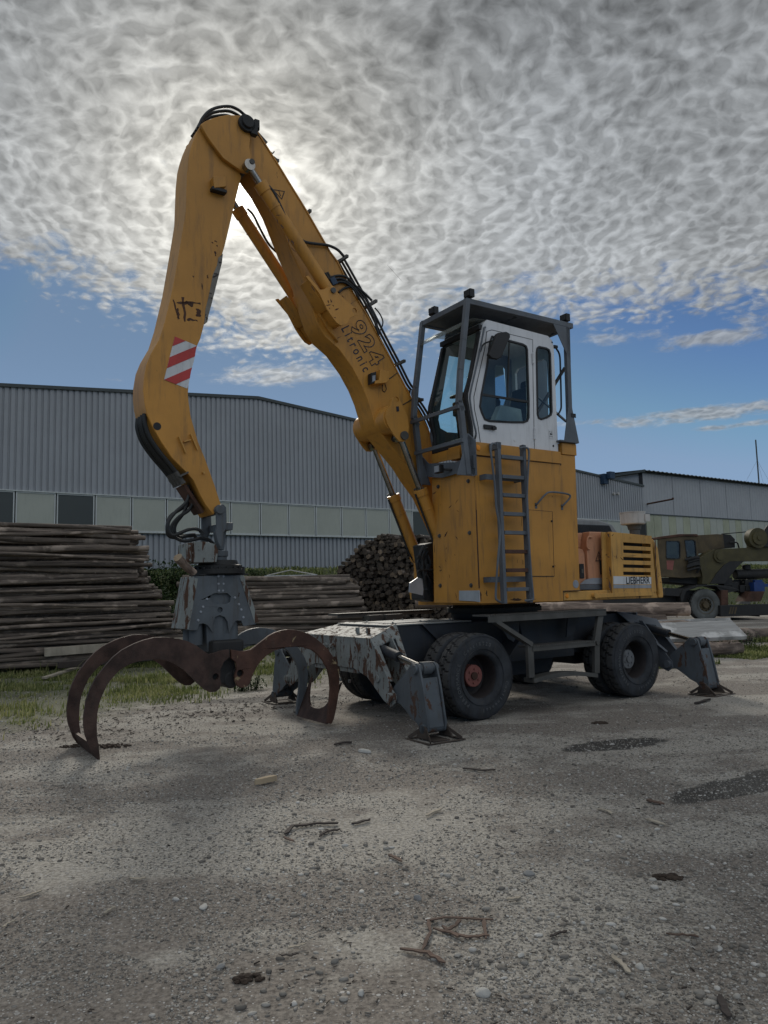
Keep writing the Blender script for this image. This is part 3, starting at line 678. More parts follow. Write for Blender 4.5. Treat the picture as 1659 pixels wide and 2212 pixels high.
for p, q, w_ in (((215, 512), (245, 488), .010), ((345, 625), (370, 600), .006), ((400, 585), (424, 552), .003), ((312, 858), (336, 815), .018), ((402, 852), (420, 880), .008), ((322, 960), (332, 944), .004), ((264, 1098), (284, 1108), .007), ((268, 1138), (292, 1128), .007), ((395, 1000), (398, 1012), .004), ((350, 1165), (356, 1195), .004), ((402, 1315), (416, 1380), .005), ((228, 905), (232, 990), .006), ((318, 1045), (326, 1060), .003), ((410, 640), (430, 655), .003)):
    chip(front, 'D', .150, p, q, w_, 'x')
for p, q, w_ in (((850, 1372), (940, 1368), .028), ((606, 1305), (612, 1385), .012), ((1010, 1372), (1060, 1366), .006), ((940, 695), (942, 770), .004), ((950, 1045), (952, 1085), .006), ((1212, 1088), (1216, 1100), .006), ((1140, 1180), (1146, 1190), .003), ((905, 1040), (908, 1075), .003)):
    chip(riser, 'D', .10, p, q, w_)
m_ = MB()
dq = [P3('D', .0925, q_) for q_ in ((1000, 637), (1192, 652), (1208, 1180), (995, 1180))]
m_.beam(dq[0], dq[1], .002, .004); m_.beam(dq[1], dq[2], .002, .005, (1, 0, 0)); m_.beam(dq[2], dq[3], .002, .009); m_.build('hatch_seam', 'black', riser)
m_ = MB(); m_.box((1.664, .098, 1.42), (1.672, .1005, 1.552)); m_.box((1.67, .098, 1.546), (2.02, .1005, 1.556)); m_.build('panel_gap', 'black', riser)
m_ = MB(); m_.box((1.738, .0985, 3.30), (1.75, .1005, 3.47)); m_.box((.19, .0985, 3.318), (1.76, .1005, 3.327)); m_.build('panel_gap', 'black', riser)
# upper ledge under the cab
mb = MB(); mb.prism([(.13, 3.505), (1.745, 3.495), (1.74, 3.325), (.17, 3.335)], 'y', .075, .60)
ledge = mb.build('cab_ledge', 'yellow', mach, bevel=.02)
mb = MB(); mb.box((1.775, .085, 3.465), (2.065, .60, 3.63)); mb.build('rear_pedestal', 'yellow', riser, bevel=.006)
mb = MB(); p = P3('D', .075, (585, 131)); mb.lathe([(0, -.018), (.03, -.015), (.04, 0)], p, 1, 20); mb.build('marker_light', 'amber', ledge)
mb = MB(); p = P3('N', .10, (68, 1975)); mb.lathe([(0, -.006), (.055, -.004), (.058, 0)], p, 1, 24); mb.build('round_label', 'decal_silver', riser)
# grab rail
mb = MB(); g = L3('D', .1, (1058, 600), (1100, 522), (1150, 498), (1280, 512), (1306, 540), (1270, 612))
g = [g[0], g[0] + Vector((0, -.03, .02)), g[1] + Vector((0, -.07, 0)), g[2] + Vector((0, -.07, 0)), g[3] + Vector((0, -.07, 0)), g[4] + Vector((0, -.07, 0)), g[5] + Vector((0, -.03, .02)), g[5]]
mb.tube(g, .013, 10)
for q in (g[0], g[-1]): mb.box(q + Vector((-.02, -.004, -.045)), q + Vector((.02, .0, .03)))
mb.build('grab_rail', 'grey_paint', riser)
# grey front bracket under the cab (carries the guard)
mb = MB()
mb.prism(Fr('D', .15, (318, 378), (212, 372), (105, 345), (70, 60), (150, 200), (205, 262), (430, 250), (575, 190), (580, 300)), 'x', .10, .112)
mb.prism([(-.16, 3.05), (.13, 3.05), (.17, 3.52), (.05, 3.60)], 'y', .055, .070)
gb = mb.build('front_bracket', 'grey_paint', mach, bevel=.003)
mb = MB(); mb.prism(Fr('D', .14, (205, 190), (440, 118), (440, 215), (215, 260)), 'x', .13, .148); mb.build('bracket_infill', 'yellow', gb, bevel=.004)
mb = MB(); c = Vector((-.02, .60, 3.21)); mb.box(c + Vector((-.04, -.065, -.055)), c + Vector((.03, .065, .055))); mb.beam(c, c + Vector((.12, -.12, -.02)), .03, .03)
wl = mb.build('work_light', 'black', gb, bevel=.01)
mb = MB(); mb.box(c + Vector((-.046, -.05, -.042)), c + Vector((-.041, .05, .042))); mb.build('lens', 'decal_silver', wl)

# --- ladder
mb = MB()
zt, zb_ = 3.50, 1.44
lad = None
def rail(u):
    m_ = MB(); m_.box((u - .026, -.10, 1.42), (u + .026, -.088, 3.49)); m_.box((u - .026, -.10, 1.42), (u - .018, -.03, 3.49)); return m_
mb = rail(.425); mb.box((.39, -.10, 3.40), (.46, .06, 3.49))
lad = mb.build('ladder', 'grey_paint', mach, bevel=.003)
rail(.87).build('rail', 'grey_paint', lad, bevel=.003)
for y_ in (212, 372, 520, 672, 824, 978, 1131, 1287):
    z = S1('D', -.08, (870, y_))[1]; worn = y_ in (978, 1131)
    m_ = MB(); m_.box((.46, -.10, z - .024), (.84, -.03, z + .024)); m_.build('rung', 'rust_patchy' if worn else 'grey_paint', lad, bevel=.003)
for y_ in (385, 1205):
    z = S1('D', 0.02, (830, y_))[1]; m_ = MB(); m_.box((.24, -.02, z - .035), (.86, .0, z + .035)); m_.box((.24, -.02, z - .035), (.26, .10, z + .035)); m_.box((.84, -.02, z - .035), (.86, .10, z + .035)); m_.build('bracket', 'grey_paint', lad, bevel=.003)
for pts in (((742, 98), (700, 98), (688, 140), (700, 250), (722, 430), (735, 620), (765, 800), (752, 1000), (740, 1150), (730, 1340), (745, 1378), (790, 1392)), ((940, 130), (975, 130), (1000, 160), (995, 300), (985, 520), (990, 760), (1008, 1000), (1020, 1180), (1036, 1350), (1020, 1372), (985, 1378))):
    m_ = MB(); q = L3('D', -.13, *pts); q[0].y = -.09; q[-1].y = -.09; m_.tube(q, .014, 10); m_.build('handrail', 'grey_paint', lad)

# --- engine housing, louvred side panel, counterweight
mb = MB(); mb.prism([(1.67, 1.42), (3.74, 1.40), (3.70, 1.50), (2.72, 1.545), (1.67, 1.545)], 'y', .13, .35)
side_deck = mb.build('side_deck', 'yellow_worn', mach, bevel=.01)
mb = MB(); p = P3('R', .128, (467, 1013)); mb.lathe([(0, -.012), (.025, -.010), (.035, 0)], p, 1, 16); mb.build('marker_light', 'amber', side_deck)
mb = MB(); mb.box((2.35, .09, 1.44), (3.6, .135, 1.50)); mb.cyl((2.3, .07, 1.47), (2.3, .13, 1.47), .04, 12); mb.build('tread_bar', 'yellow_worn', side_deck, bevel=.004)
mb = MB()
mb.prism([(1.95, 1.55), (3.74, 1.55), (3.74, 2.25), (1.95, 2.28)], 'y', .40, 2.45)
mb.prism([(2.01, 1.555), (2.36, 1.555), (2.36, 2.08), (2.33, 2.14), (2.26, 2.155), (2.01, 2.155)], 'y', .30, .42)
mb.prism([(2.38, 1.555), (2.74, 1.555), (2.74, 2.40), (2.46, 2.40), (2.38, 2.16)], 'y', .27, .42)
mb.prism([(2.0, 2.17), (2.36, 2.17), (2.43, 2.39), (2.0, 2.38)], 'y', .38, .5)
eng = mb.build('engine_housing', 'orange', mach, bevel=.035)
mb = MB(); mb.prism([(2.0, 2.25), (3.5, 2.25), (3.45, 2.40), (3.3, 2.56), (3.0, 2.62), (2.5, 2.62), (2.0, 2.58)], 'y', .55, 2.1)
hood = mb.build('hood_top', 'hood_grey', eng, bevel=.04)
mb = MB(); mb.prism([(2.42, 2.33), (3.34, 2.33), (3.20, 2.53), (2.32, 2.53)], 'y', .53, .548)
gr_ = mb.build('hood_grille', 'black', hood, bevel=.004)
mb = MB()
for k in range(12): mb.box((2.40, .522, 2.345 + k * .015), (3.28 - k * .006, .53, 2.351 + k * .015))
mb.build('grille_bars', 'dark_grey', gr_)
mb = MB(); h = L3('R', .25, (720, 425), (680, 420), (665, 480), (672, 530), (695, 545)); mb.tube(h, .013, 8); mb.build('pull_handle', 'orange', eng)
for q, vv in (((612, 762), .292), ((815, 725), .262)):
    p = P3('R', vv, q); mb = MB(); mb.box(p + Vector((-.045, -.012, -.105)), p + Vector((.045, .0, .105))); lk = mb.build('door_latch', 'black', eng, bevel=.006)
    mb = MB(); mb.box(p + Vector((-.018, -.018, -.03)), p + Vector((.022, -.012, .03))); mb.build('latch_button', 'steel', lk)
mb = MB(); mb.prism(S('R', .262, (822, 447), (870, 447), (873, 820), (848, 820)), 'y', .258, .266); mb.build('air_slot', 'black', eng)
mb = MB(); mb.prism(S('R', .262, (597, 893), (650, 848), (720, 832), (872, 832), (872, 890)), 'y', .262, .267); mb.build('pale_band', 'decal_silver', eng)
mb = MB(); mb.prism(S('R', .262, (597, 897), (872, 893), (872, 948), (597, 948)), 'y', .262, .267); mb.build('grey_band', 'grey_paint', eng)
def tri_sign(parent, a, b, c_, v, nm='warning_sign'):
    m_ = MB(); T = [Vector(a), Vector(b), Vector(c_)]; G_ = (T[0] + T[1] + T[2]) / 3
    inner = [G_ + (q - G_) * .80 for q in T]
    m_.prism([(q.x, q.z) for q in T], 'y', v, v + .003, holes=[[(q.x, q.z) for q in inner]])
    x = G_.x; z = G_.z; top_ = T[0]; up_ = (top_ - (T[1] + T[2]) / 2); h_ = up_.length; up_.normalize(); rt = Vector((up_.z, 0, -up_.x))
    for z0, z1, w_ in ((-.10, .28, .035), (-.24, -.15, .035)):
        A_ = G_ + up_ * h_ * z0; B_ = G_ + up_ * h_ * z1
        q = [A_ - rt * w_ * h_, A_ + rt * w_ * h_, B_ + rt * w_ * h_ * 1.3, B_ - rt * w_ * h_ * 1.3]
        m_.prism([(k.x, k.z) for k in q], 'y', v, v + .003)
    o_ = m_.build(nm, 'decal_black', parent); return o_
tri_sign(eng, *L3('R', .262, (783, 562), (752, 662), (826, 664)), .258)
# louvred panel
PV = .10
pan = S('N', PV, (610, 1160), (1250, 1225), (1325, 2095), (640, 2118))
sl = [S('N', PV, (808, y), (1235, y + dy), (1238, y + dy + 48), (812, y + 50)) for y, dy in ((1326, 25), (1438, 22), (1553, 16), (1669, 12), (1782, 8))]
mb = MB(); mb.prism(pan, 'y', PV, PV + .02, holes=sl); mb.prism([(pan[0][0] - .10, pan[0][1]), pan[0], pan[3], (pan[3][0] - .10, pan[3][1])], 'y', PV + .085, PV + .10)
mb.prism([pan[0], (pan[0][0] + .02, pan[0][1]), (pan[3][0] + .02, pan[3][1]), pan[3]], 'y', PV + .02, PV + .10)
mb.box((pan[3][0] - .03, PV + .021, pan[3][1] + .0), (pan[2][0], PV + .22, pan[3][1] + .02)); mb.box((pan[0][0], PV + .021, pan[1][1] - .03), (pan[1][0], PV + .22, pan[1][1] - .01))
lp = mb.build('louvred_panel', 'yellow_worn', mach, bevel=.006)
for p, q, w_ in (((562, 1190), (590, 1250), .020), ((560, 1545), (600, 1560), .008), ((590, 1700), (610, 1860), .018), ((580, 1900), (615, 2100), .024), ((1300, 1240), (1310, 1700), .016), ((1320, 1700), (1330, 2080), .018), ((760, 1560), (800, 1600), .010), ((840, 1540), (1010, 1530), .003), ((910, 1245), (914, 1270), .004)):
    chip(lp, 'N', PV, p, q, w_, name='rust_streak')
mb = MB(); mb.box((pan[0][0] + .02, PV + .17, 1.53), (pan[1][0] - .02, PV + .18, 2.30)); mb.build('radiator_screen', 'black', lp)
mb = MB(); mb.prism(S('N', PV - .004, (652, 1850), (1243, 1866), (1243, 1978), (655, 1976)), 'y', PV - .004, PV - .001)
bn_ = mb.build('name_plate', 'white_mark', lp)
mb = MB(); mb.prism(S('N', PV - .004, (655, 1984), (1243, 1990), (1245, 2036), (657, 2040)), 'y', PV - .004, PV - .001); mb.build('stripe', 'decal_silver', lp)
a_, b_, c_ = L3('N', PV - .007, (856, 1974), (1222, 1974), (856, 1864))
vs_, fs_ = text_mesh('LIEBHERR', 1.0, bold=.018, space=1.04)
xs = [q[0] for q in vs_]; ys = [q[1] for q in vs_]; mb = MB()
W_, H_ = (b_ - a_).length, (c_ - a_).length
mb._add([(a_.x + (x - min(xs)) / (max(xs) - min(xs)) * W_, PV - .007, a_.z + (y - min(ys)) / (max(ys) - min(ys)) * H_) for x, y, z in vs_], fs_)
mb.build('lettering', 'decal_black', bn_)
# counterweight with rounded end
mb = MB()
cwp = [(3.70, .12), (3.78, .105), (3.84, .16), (3.98, .5), (4.05, 1.0), (4.07, 1.35), (4.05, 1.7), (3.98, 2.2), (3.84, 2.54), (3.70, 2.58)]
lowr = [(a_, b_) for a_, b_ in cwp]
n_ = len(cwp); vs_ = [(a_ + .05, b_, 1.40) for a_, b_ in cwp] + [(a_ + .06, b_, 1.46) for a_, b_ in cwp] + [(a_ + .0, b_, 2.15) for a_, b_ in cwp] + [(a_ - .05, b_ * .97 + .04, 2.30) for a_, b_ in cwp]
fs_ = [tuple(range(n_)), tuple(range(3 * n_, 4 * n_))]
for r_ in range(3):
    for i in range(n_): j = (i + 1) % n_; fs_.append((r_ * n_ + i, r_ * n_ + j, (r_ + 1) * n_ + j, (r_ + 1) * n_ + i))
mb._add(vs_, fs_); mb.build('counterweight', 'yellow_worn', mach, bevel=.02)
# pre-cleaner on the hood
c = P3('N', .9, (985, 1190)); mb = MB(); x, y, z = c
mb.lathe([(0, 0), (.085, 0), (.085, .10), (.10, .105), (.115, .17), (.16, .20)], (x, y, z - .04), 2, 32)
pcx = mb.build('air_intake', 'steel', mach)
mb = MB(); mb.lathe([(.0, .17), (.185, .17), (.20, .185), (.205, .36), (.212, .362), (.212, .375), (.0, .385)], (x - .03, y, z - .02), 2, 40); mb.box((x + .02, y - .215, z + .19), (x + .14, y - .195, z + .31)); mb.build('pre_cleaner_bowl', 'beige', pcx)

# --- cab
VN, VF = .12, 1.0
cabprof = S('C', VN, (730, 350), (712, 420), (690, 540), (640, 790), (608, 930), (606, 975), (620, 1060), (645, 1200), (650, 1330))
zc_ = [p for p in cabprof]
u_rear_top, u_rear = 1.70, 1.72
shell_out = [(.50, 5.20)] + [(a + .01, b) for a, b in cabprof] + [(1.73, 3.49), (1.745, 5.02), (1.72, 5.11), (1.64, 5.165)]
doorwin = S('C', VN, (800, 462), (940, 497), (1055, 528), (1082, 545), (1092, 575), (1105, 1000), (1104, 1130), (1092, 1160), (1060, 1172), (960, 1172), (780, 1162), (740, 1145), (715, 1090), (700, 1040), (712, 940), (758, 700), (782, 510))
rearwin = S('C', VN, (1185, 548), (1245, 560), (1270, 575), (1280, 610), (1293, 1080), (1285, 1110), (1255, 1130), (1205, 1147), (1180, 1135), (1170, 1100), (1162, 600), (1168, 560))
mb = MB(); mb.prism(shell_out, 'y', VN, VN + .05, holes=[doorwin, rearwin])
# roof, rear wall frame, floor
mb.prism([(.50, 5.20), (.44, 5.155), (.47, 5.12), (1.62, 5.10), (1.74, 5.02), (1.745, 5.06), (1.72, 5.11), (1.64, 5.165)], 'y', VN + .05, VF - .05)
mb.prism([(VN + .05, 3.49), (VF - .05, 3.49), (VF - .05, 5.1), (VN + .05, 5.1)], 'x', 1.695, 1.735, holes=[[(.22, 3.95), (.30, 3.90), (.82, 3.90), (.88, 3.96), (.88, 4.82), (.82, 4.88), (.28, 4.88), (.22, 4.82)]])
mb.box((.2, VN + .05, 3.49), (1.69, VF - .05, 3.53))
cab = mb.build('cab', 'white_paint', mach, bevel=.012)
# far wall with its windows
fw1 = S('C', VF, (438, 625), (525, 640), (640, 668), (640, 900), (600, 1240), (520, 1260), (420, 1252), (365, 1220), (350, 1150))
fw2 = S('C', VF, (822, 702), (885, 712), (902, 735), (916, 960), (880, 1060), (816, 1092), (810, 720))
mb = MB(); mb.prism(S('C', VF - .02, (430, 430), (700, 350), (1180, 440), (1235, 480), (1260, 1300), (330, 1420), (300, 1290), (305, 1080)), 'y', VF - .05, VF - .005, holes=[fw1, fw2])
mb.build('far_wall', 'grey_paint', cab, bevel=.006)
mb = MB()
for q_ in (S('C', VF - .02, (430, 620), (640, 660), (640, 905), (600, 1245), (520, 1265), (420, 1256), (340, 1220), (345, 1100)), S('C', VF - .02, (805, 698), (890, 706), (920, 960), (880, 1070), (806, 1100))): mb._add([(a_, VF - .028, b_) for a_, b_ in q_], [tuple(range(len(q_)))])
mb.build('far_glass', 'glass', cab)
def offset_poly(poly, d):
    n = len(poly); c = (sum(p[0] for p in poly) / n, sum(p[1] for p in poly) / n); o = []
    for i in range(n):
        a = Vector(poly[i - 1]); b = Vector(poly[i]); c2 = Vector(poly[(i + 1) % n]); t1 = (b - a).normalized(); t2 = (c2 - b).normalized(); nn = Vector((t1.y + t2.y, -(t1.x + t2.x))); nn.normalize()
        if nn.dot(b - Vector(c)) < 0: nn = -nn
        o.append(tuple(b + nn * d))
    return o
for nm, pw in (('door_window', doorwin), ('rear_side_window', rearwin)):
    m_ = MB(); m_.prism(offset_poly(pw, .006), 'y', VN - .012, VN + .02, holes=[offset_poly(pw, -.022)]); fr_ = m_.build(nm, 'black_rubber', cab, bevel=.004)
    m_ = MB(); m_._add([(a_, VN + .003, b_) for a_, b_ in offset_poly(pw, -.018)], [tuple(range(len(pw)))]); m_.build('pane', 'glass', fr_)
    if nm == 'door_window':
        m_ = MB(); a, b = L3('C', VN - .004, (718, 940), (1098, 1000)); m_.beam(a, b, .018, .030); a, b = L3('C', VN - .0, (945, 512), (930, 965)); m_.beam(a, b, .012, .018, (1, 0, 0)); m_.build('window_bar', 'black_rubber', fr_)
# door seam
m_ = MB(); dl = L3('C', VN - .002, (760, 425), (800, 412), (1135, 492), (1138, 800), (1150, 1390)); m_.tube(dl, .0035, 6, smooth=False); dl2 = L3('C', VN - .002, (760, 425), (745, 560), (690, 800), (655, 960), (660, 1060), (690, 1200), (708, 1335)); m_.tube(dl2, .005, 6, smooth=False); m_.build('door_seam', 'black_rubber', cab)
for q0, q1 in (((1137, 600), (1140, 690)), ((1152, 1212), (1153, 1308))):
    a, b = L3('C', VN - .012, q0, q1); m_ = MB(); m_.cyl(a, b, .013, 10); 
    for k in range(4): pq = a.lerp(b, (k + .5) / 4); m_.cyl(pq - Vector((0, 0, .01)), pq + Vector((0, 0, .01)), .017, 10)
    m_.build('hinge', 'white_paint', cab)
a = P3('C', VN - .01, (782, 1208)); m_ = MB(); m_.box(a + Vector((-.10, -.015, -.03)), a + Vector((.10, .01, .03))); m_.box(a + Vector((.03, -.035, -.03)), a + Vector((.10, -.012, .01))); m_.build('door_handle', 'black', cab, bevel=.006)
for q, r_ in (((988, 1316), .016), ((1303, 1360), .015), ((1293, 515), .012)):
    a = P3('C', VN, q); m_ = MB(); m_.cyl(a, a - Vector((0, .006, 0)), r_, 14); m_.build('plug', 'white_paint' if r_ == .016 else 'black', cab)
a = P3('C', VN - .001, (1282, 1265)); m_ = MB(); m_.box(a + Vector((-.035, -.004, -.065)), a + Vector((.035, 0, .065))); st_ = m_.build('sticker', 'white_mark', cab); m_ = MB()
for dx_ in (-.018, .018):
    for dz_ in (-.032, .032): m_.cyl(a + Vector((dx_, -.004, dz_)), a + Vector((dx_, -.006, dz_)), .007, 8)
m_.box(a + Vector((-.018, -.007, -.008)), a + Vector((.022, -.004, .012))); m_.build('sticker_print', 'decal_black', st_)
# curved hand rail on the door pillar
for pts in (((768, 382), (740, 400), (725, 470), (700, 600), (655, 800), (625, 940), (628, 1020), (650, 1150), (672, 1250), (684, 1298)),):
    q = L3('C', VN - .05, *pts); q[0].y = VN; q[-1].y = VN; m_ = MB(); m_.tube(q, .013, 10); m_.build('pillar_rail', 'grey_paint', cab)
# windscreen: glass, rubber frame, pillars
wn = [Vector((a - .0, VN + .05, b)) for a, b in cabprof[1:]]; wfar = [Vector((a - .0, VF - .03, b)) for a, b in cabprof[1:]]
m_ = MB(); m_.shell([p + Vector((.012, 0, 0)) for p in wn], [p + Vector((.012, 0, 0)) for p in wfar]); m_.build('windscreen', 'glass', cab)
m_ = MB()
for off in (0.0, .83 - .05):
    pts_ = [Vector((p.x - .002, VN + .01 + off * 1.0, p.z)) for p in wn]
    wd = .06
    for a, b in zip(pts_[:-1], pts_[1:]):
        m_._add([a + Vector((-.02, 0, 0)), a + Vector((-.02, wd, 0)), b + Vector((-.02, wd, 0)), b + Vector((-.02, 0, 0)), a + Vector((.03, 0, 0)), a + Vector((.03, wd, 0)), b + Vector((.03, wd, 0)), b + Vector((.03, 0, 0))], [(0, 1, 2, 3), (7, 6, 5, 4), (0, 4, 5, 1), (1, 5, 6, 2), (2, 6, 7, 3), (3, 7, 4, 0)])
m_.box((wn[-1].x - .02, VN + .01, 3.49), (wn[-1].x + .03, VF - .01, 3.60)); m_.box((wn[0].x - .02, VN + .01, 5.05), (wn[0].x + .04, VF - .01, 5.12))
m_.build('windscreen_frame', 'black_rubber', cab, bevel=.008)
# visor
m_ = MB(); vp = [Vector((.50, 0, 5.20)), Vector((.30, 0, 5.19)), Vector((.14, 0, 5.13)), Vector((.04, 0, 5.02))]
m_.shell([p + Vector((0, VN + .02, 0)) for p in vp], [p + Vector((0, VF + .04, 0)) for p in vp]); m_.build('visor', 'visor', cab, solid=.006)
# mirror
m_ = MB(); q = L3('C', -.04, (845, 440), (905, 432), (935, 448), (940, 475), (868, 640), (840, 656), (785, 645), (762, 620), (800, 530), (830, 450)); m_.prism([(p.x, p.z) for p in q], 'y', -.075, -.02); mir = m_.build('mirror', 'black', cab, bevel=.012)
m_ = MB(); q = L3('C', .08, (708, 590), (735, 530), (775, 515), (815, 520)); q[-1].y = -.03; q[-2].y = .0; m_.tube(q, .011, 8); m_.build('mirror_arm', 'black', mir)
# interior
m_ = MB(); m_.prism([(.95, 3.85), (1.50, 3.85), (1.54, 3.95), (1.52, 4.05), (.95, 4.03)], 'y', .33, .82); m_.prism([(1.42, 3.98), (1.56, 4.0), (1.64, 4.45), (1.60, 4.52), (1.52, 4.50), (1.48, 4.35)], 'y', .36, .80); m_.prism([(1.56, 4.50), (1.63, 4.50), (1.64, 4.62), (1.58, 4.62)], 'y', .50, .66)
m_.box((.95, .40, 3.53), (1.35, .75, 3.85)); m_.build('seat', 'seat', cab, bevel=.03)
m_ = MB(); m_.prism([(.62, 3.85), (1.15, 3.85), (1.12, 4.06), (.75, 4.08)], 'y', .18, .30); m_.prism([(.62, 3.85), (1.15, 3.85), (1.12, 4.06), (.75, 4.08)], 'y', .84, .93); m_.build('control_console', 'decal_silver', cab, bevel=.02)
c = Vector((.42, .58, 4.27)); m_ = MB(); rng = []
for k in range(25): a = k * 2 * math.pi / 24; rng.append(c + Vector((math.cos(a) * .17, math.sin(a) * .18, math.cos(a) * .04)))
m_.tube(rng, .014, 8, smooth=False); m_.cyl(c + Vector((-.01, 0, -.03)), c + Vector((0, 0, .01)), .05, 14)
for a in (0, 2.1, 4.2): m_.cyl(c, c + Vector((math.cos(a) * .165, math.sin(a) * .175, math.cos(a) * .04)), .010, 8)
m_.cyl(c + Vector((.10, -.1, .02)), c + Vector((.10, -.1, .09)), .018, 8)
m_.build('steering_wheel', 'black', cab)
m_ = MB(); m_.prism([(.36, 3.53), (.50, 3.53), (.50, 4.10), (.46, 4.22), (.38, 4.22), (.30, 4.10), (.34, 3.9)], 'y', .50, .66); m_.box((.33, .44, 3.98), (.50, .72, 4.18)); m_.build('steering_column', 'grime', cab, bevel=.02)
m_ = MB(); m_.box((.7, .2, 3.53), (1.6, .9, 3.70)); m_.build('seat_plinth', 'seat', cab, bevel=.02)
# rear pipe and hoses of the cab
m_ = MB(); q = L3('C', .16, (1325, 560), (1355, 620), (1362, 750), (1368, 1000), (1365, 1060), (1345, 1100)); m_.tube(q, .013, 8); m_.build('exhaust_hose', 'hose', cab)
m_ = MB(); a = P3('C', .12, (1318, 550)); m_.box(a + Vector((-.03, -.02, -.02)), a + Vector((.04, .03, .02))); m_.build('rear_lamp', 'black', cab, bevel=.006)

# --- protective guard round the cab
GN, GF = .045, 1.03
GP = [(.13, 5.385), (.04, 4.83), (-.03, 4.42), (-.08, 3.98)]
m_ = MB(); zr = 5.33
m_.box((.10, GN, zr), (2.09, GN + .06, zr + .075)); m_.box((.10, GF, zr), (2.09, GF + .06, zr + .075)); m_.box((.10, GN + .06, zr), (.16, GF, zr + .075)); m_.box((2.03, GN + .06, zr), (2.09, GF, zr + .075)); m_.box((1.05, GN + .06, zr), (1.12, GF, zr + .06))
guard = m_.build('cab_guard', 'grey_paint', mach, bevel=.006)
for k in range(9):
    v0 = GN + .085 + k * .105; m_ = MB(); m_.prism([(v0 - .012, zr + .040), (v0 + .105, zr + .006), (v0 + .105, zr + .018), (v0 - .012, zr + .052)], 'x', .165, 2.025); m_.build('roof_slat', 'grey_paint', guard)
for vv in (GN, GF):
    m_ = MB(); w_ = .06
    for (a, b) in zip(GP[:-1], GP[1:]): m_.beam((a[0], vv + .03, a[1]), (b[0], vv + .03, b[1]), .062, .07, (1, 0, 0))
    m_.beam((-.08, vv + .032, 4.02), (-.03, vv + .032, 3.88), .066, .075, (1, 0, 0)); m_.beam((-.055, vv + .03, 3.95), (.03, vv + .03, 3.06), .062, .075, (1, 0, 0))
    m_.prism([(.0, 3.62), (.03, 3.06), (.17, 3.06), (.17, 3.50)] if vv == GN else [(.0, 3.5), (.03, 3.06), (.17, 3.06)], 'y', vv + .01, vv + .02)
    m_.build('front_post', 'grey_paint', guard, bevel=.006)
    m_ = MB(); m_.beam((1.975, vv + .03, 5.33), (1.93, vv + .03, 3.66), .06, .075, (1, 0, 0))
    m_.prism([(1.68, 5.33), (2.02, 5.33), (2.0, 4.80)], 'y', vv + .0, vv + .012); m_.prism([(1.90, 4.16), (1.97, 4.16), (2.08, 3.64), (1.78, 3.64)], 'y', vv - .005, vv + .007); m_.box((1.70, vv - .004, 3.635), (2.07, vv + .12, 3.66))
    m_.build('rear_post', 'grey_paint', guard, bevel=.005)
for z_, u_ in ((3.93, -.06), (3.50, -.01)):
    m_ = MB(); m_.beam((u_ - .045, GN, z_), (u_ - .045, GF + .06, z_), .03, .05); m_.build('front_rail', 'grey_paint', guard, bevel=.004)
m_ = MB(); m_.beam((1.96, GN + .08, 4.75), (1.96, GF - .02, 3.95), .02, .05, (1, 0, 0)); m_.build('cross_brace', 'grey_paint', guard)
m_ = MB(); m_.beam((1.935, GN + .08, 3.95), (1.935, GF - .02, 4.75), .02, .05, (1, 0, 0)); m_.build('cross_brace', 'grey_paint', guard)
for k, (u_, v_) in enumerate(((.17, GN + .03), (.14, GF - .22), (1.98, GN + .05))):
    m_ = MB(); m_.cyl((u_, v_, zr + .07), (u_, v_, zr + .10), .02, 8); m_.box((u_ - .04, v_ - .065, zr + .09), (u_ + .04, v_ + .065, zr + .20)); m_.box((u_ - .055, v_ - .055, zr + .10), (u_ - .04, v_ + .055, zr + .19)); m_.build('work_light', 'black', guard, bevel=.018)
m_ = MB(); a = Vector((1.985, GN - .006, 4.03)); m_.box(a + Vector((-.05, -.003, -.03)), a + Vector((.05, 0, .03))); m_.build('maker_plate', 'black', guard)

# --- boom
BN, BF = 1.17, 1.53
def map_pts(src, v, pts): return S(src, v, *pts)
boom_top = S('A', BN, (930, 262), (985, 252), (1040, 318), (1220, 600), (1460, 990), (1655, 1330)) + S('B', BN, (790, 520), (870, 690), (1000, 900), (1085, 1060), (1200, 1270), (1330, 1520), (1450, 1745)) + [(.55, 2.95), (.92, 2.10), (.95, 1.95)]
boom_bot = [(.88, 1.86), (.78, 1.85)] + S('B', BN, (1440, 2212), (1345, 2080), (1290, 1990), (1200, 1880), (1110, 1770), (1062, 1700), (1045, 1640), (1010, 1520), (965, 1410), (900, 1290), (800, 1150), (700, 1060), (640, 960), (575, 760), (551, 658)) + S('A', BN, (1330, 1300), (1200, 970), (1100, 790), (1020, 680), (900, 480), (880, 330))
m_ = MB(); m_.prism(boom_top + boom_bot, 'y', BN, BF)
# raised flange lip along the top edge
boom = m_.build('boom', 'yellow', mach, bevel=.012)
m_ = MB()
lip = [Vector((a, 0, b)) for a, b in boom_top[2:14]]
for a, b in zip(lip[:-1], lip[1:]):
    for vv in (BN - .014, BF): m_.beam(a + Vector((0, vv + .007, 0)), b + Vector((0, vv + .007, 0)), .014, .016)
m_.build('top_flange', 'yellow', boom)
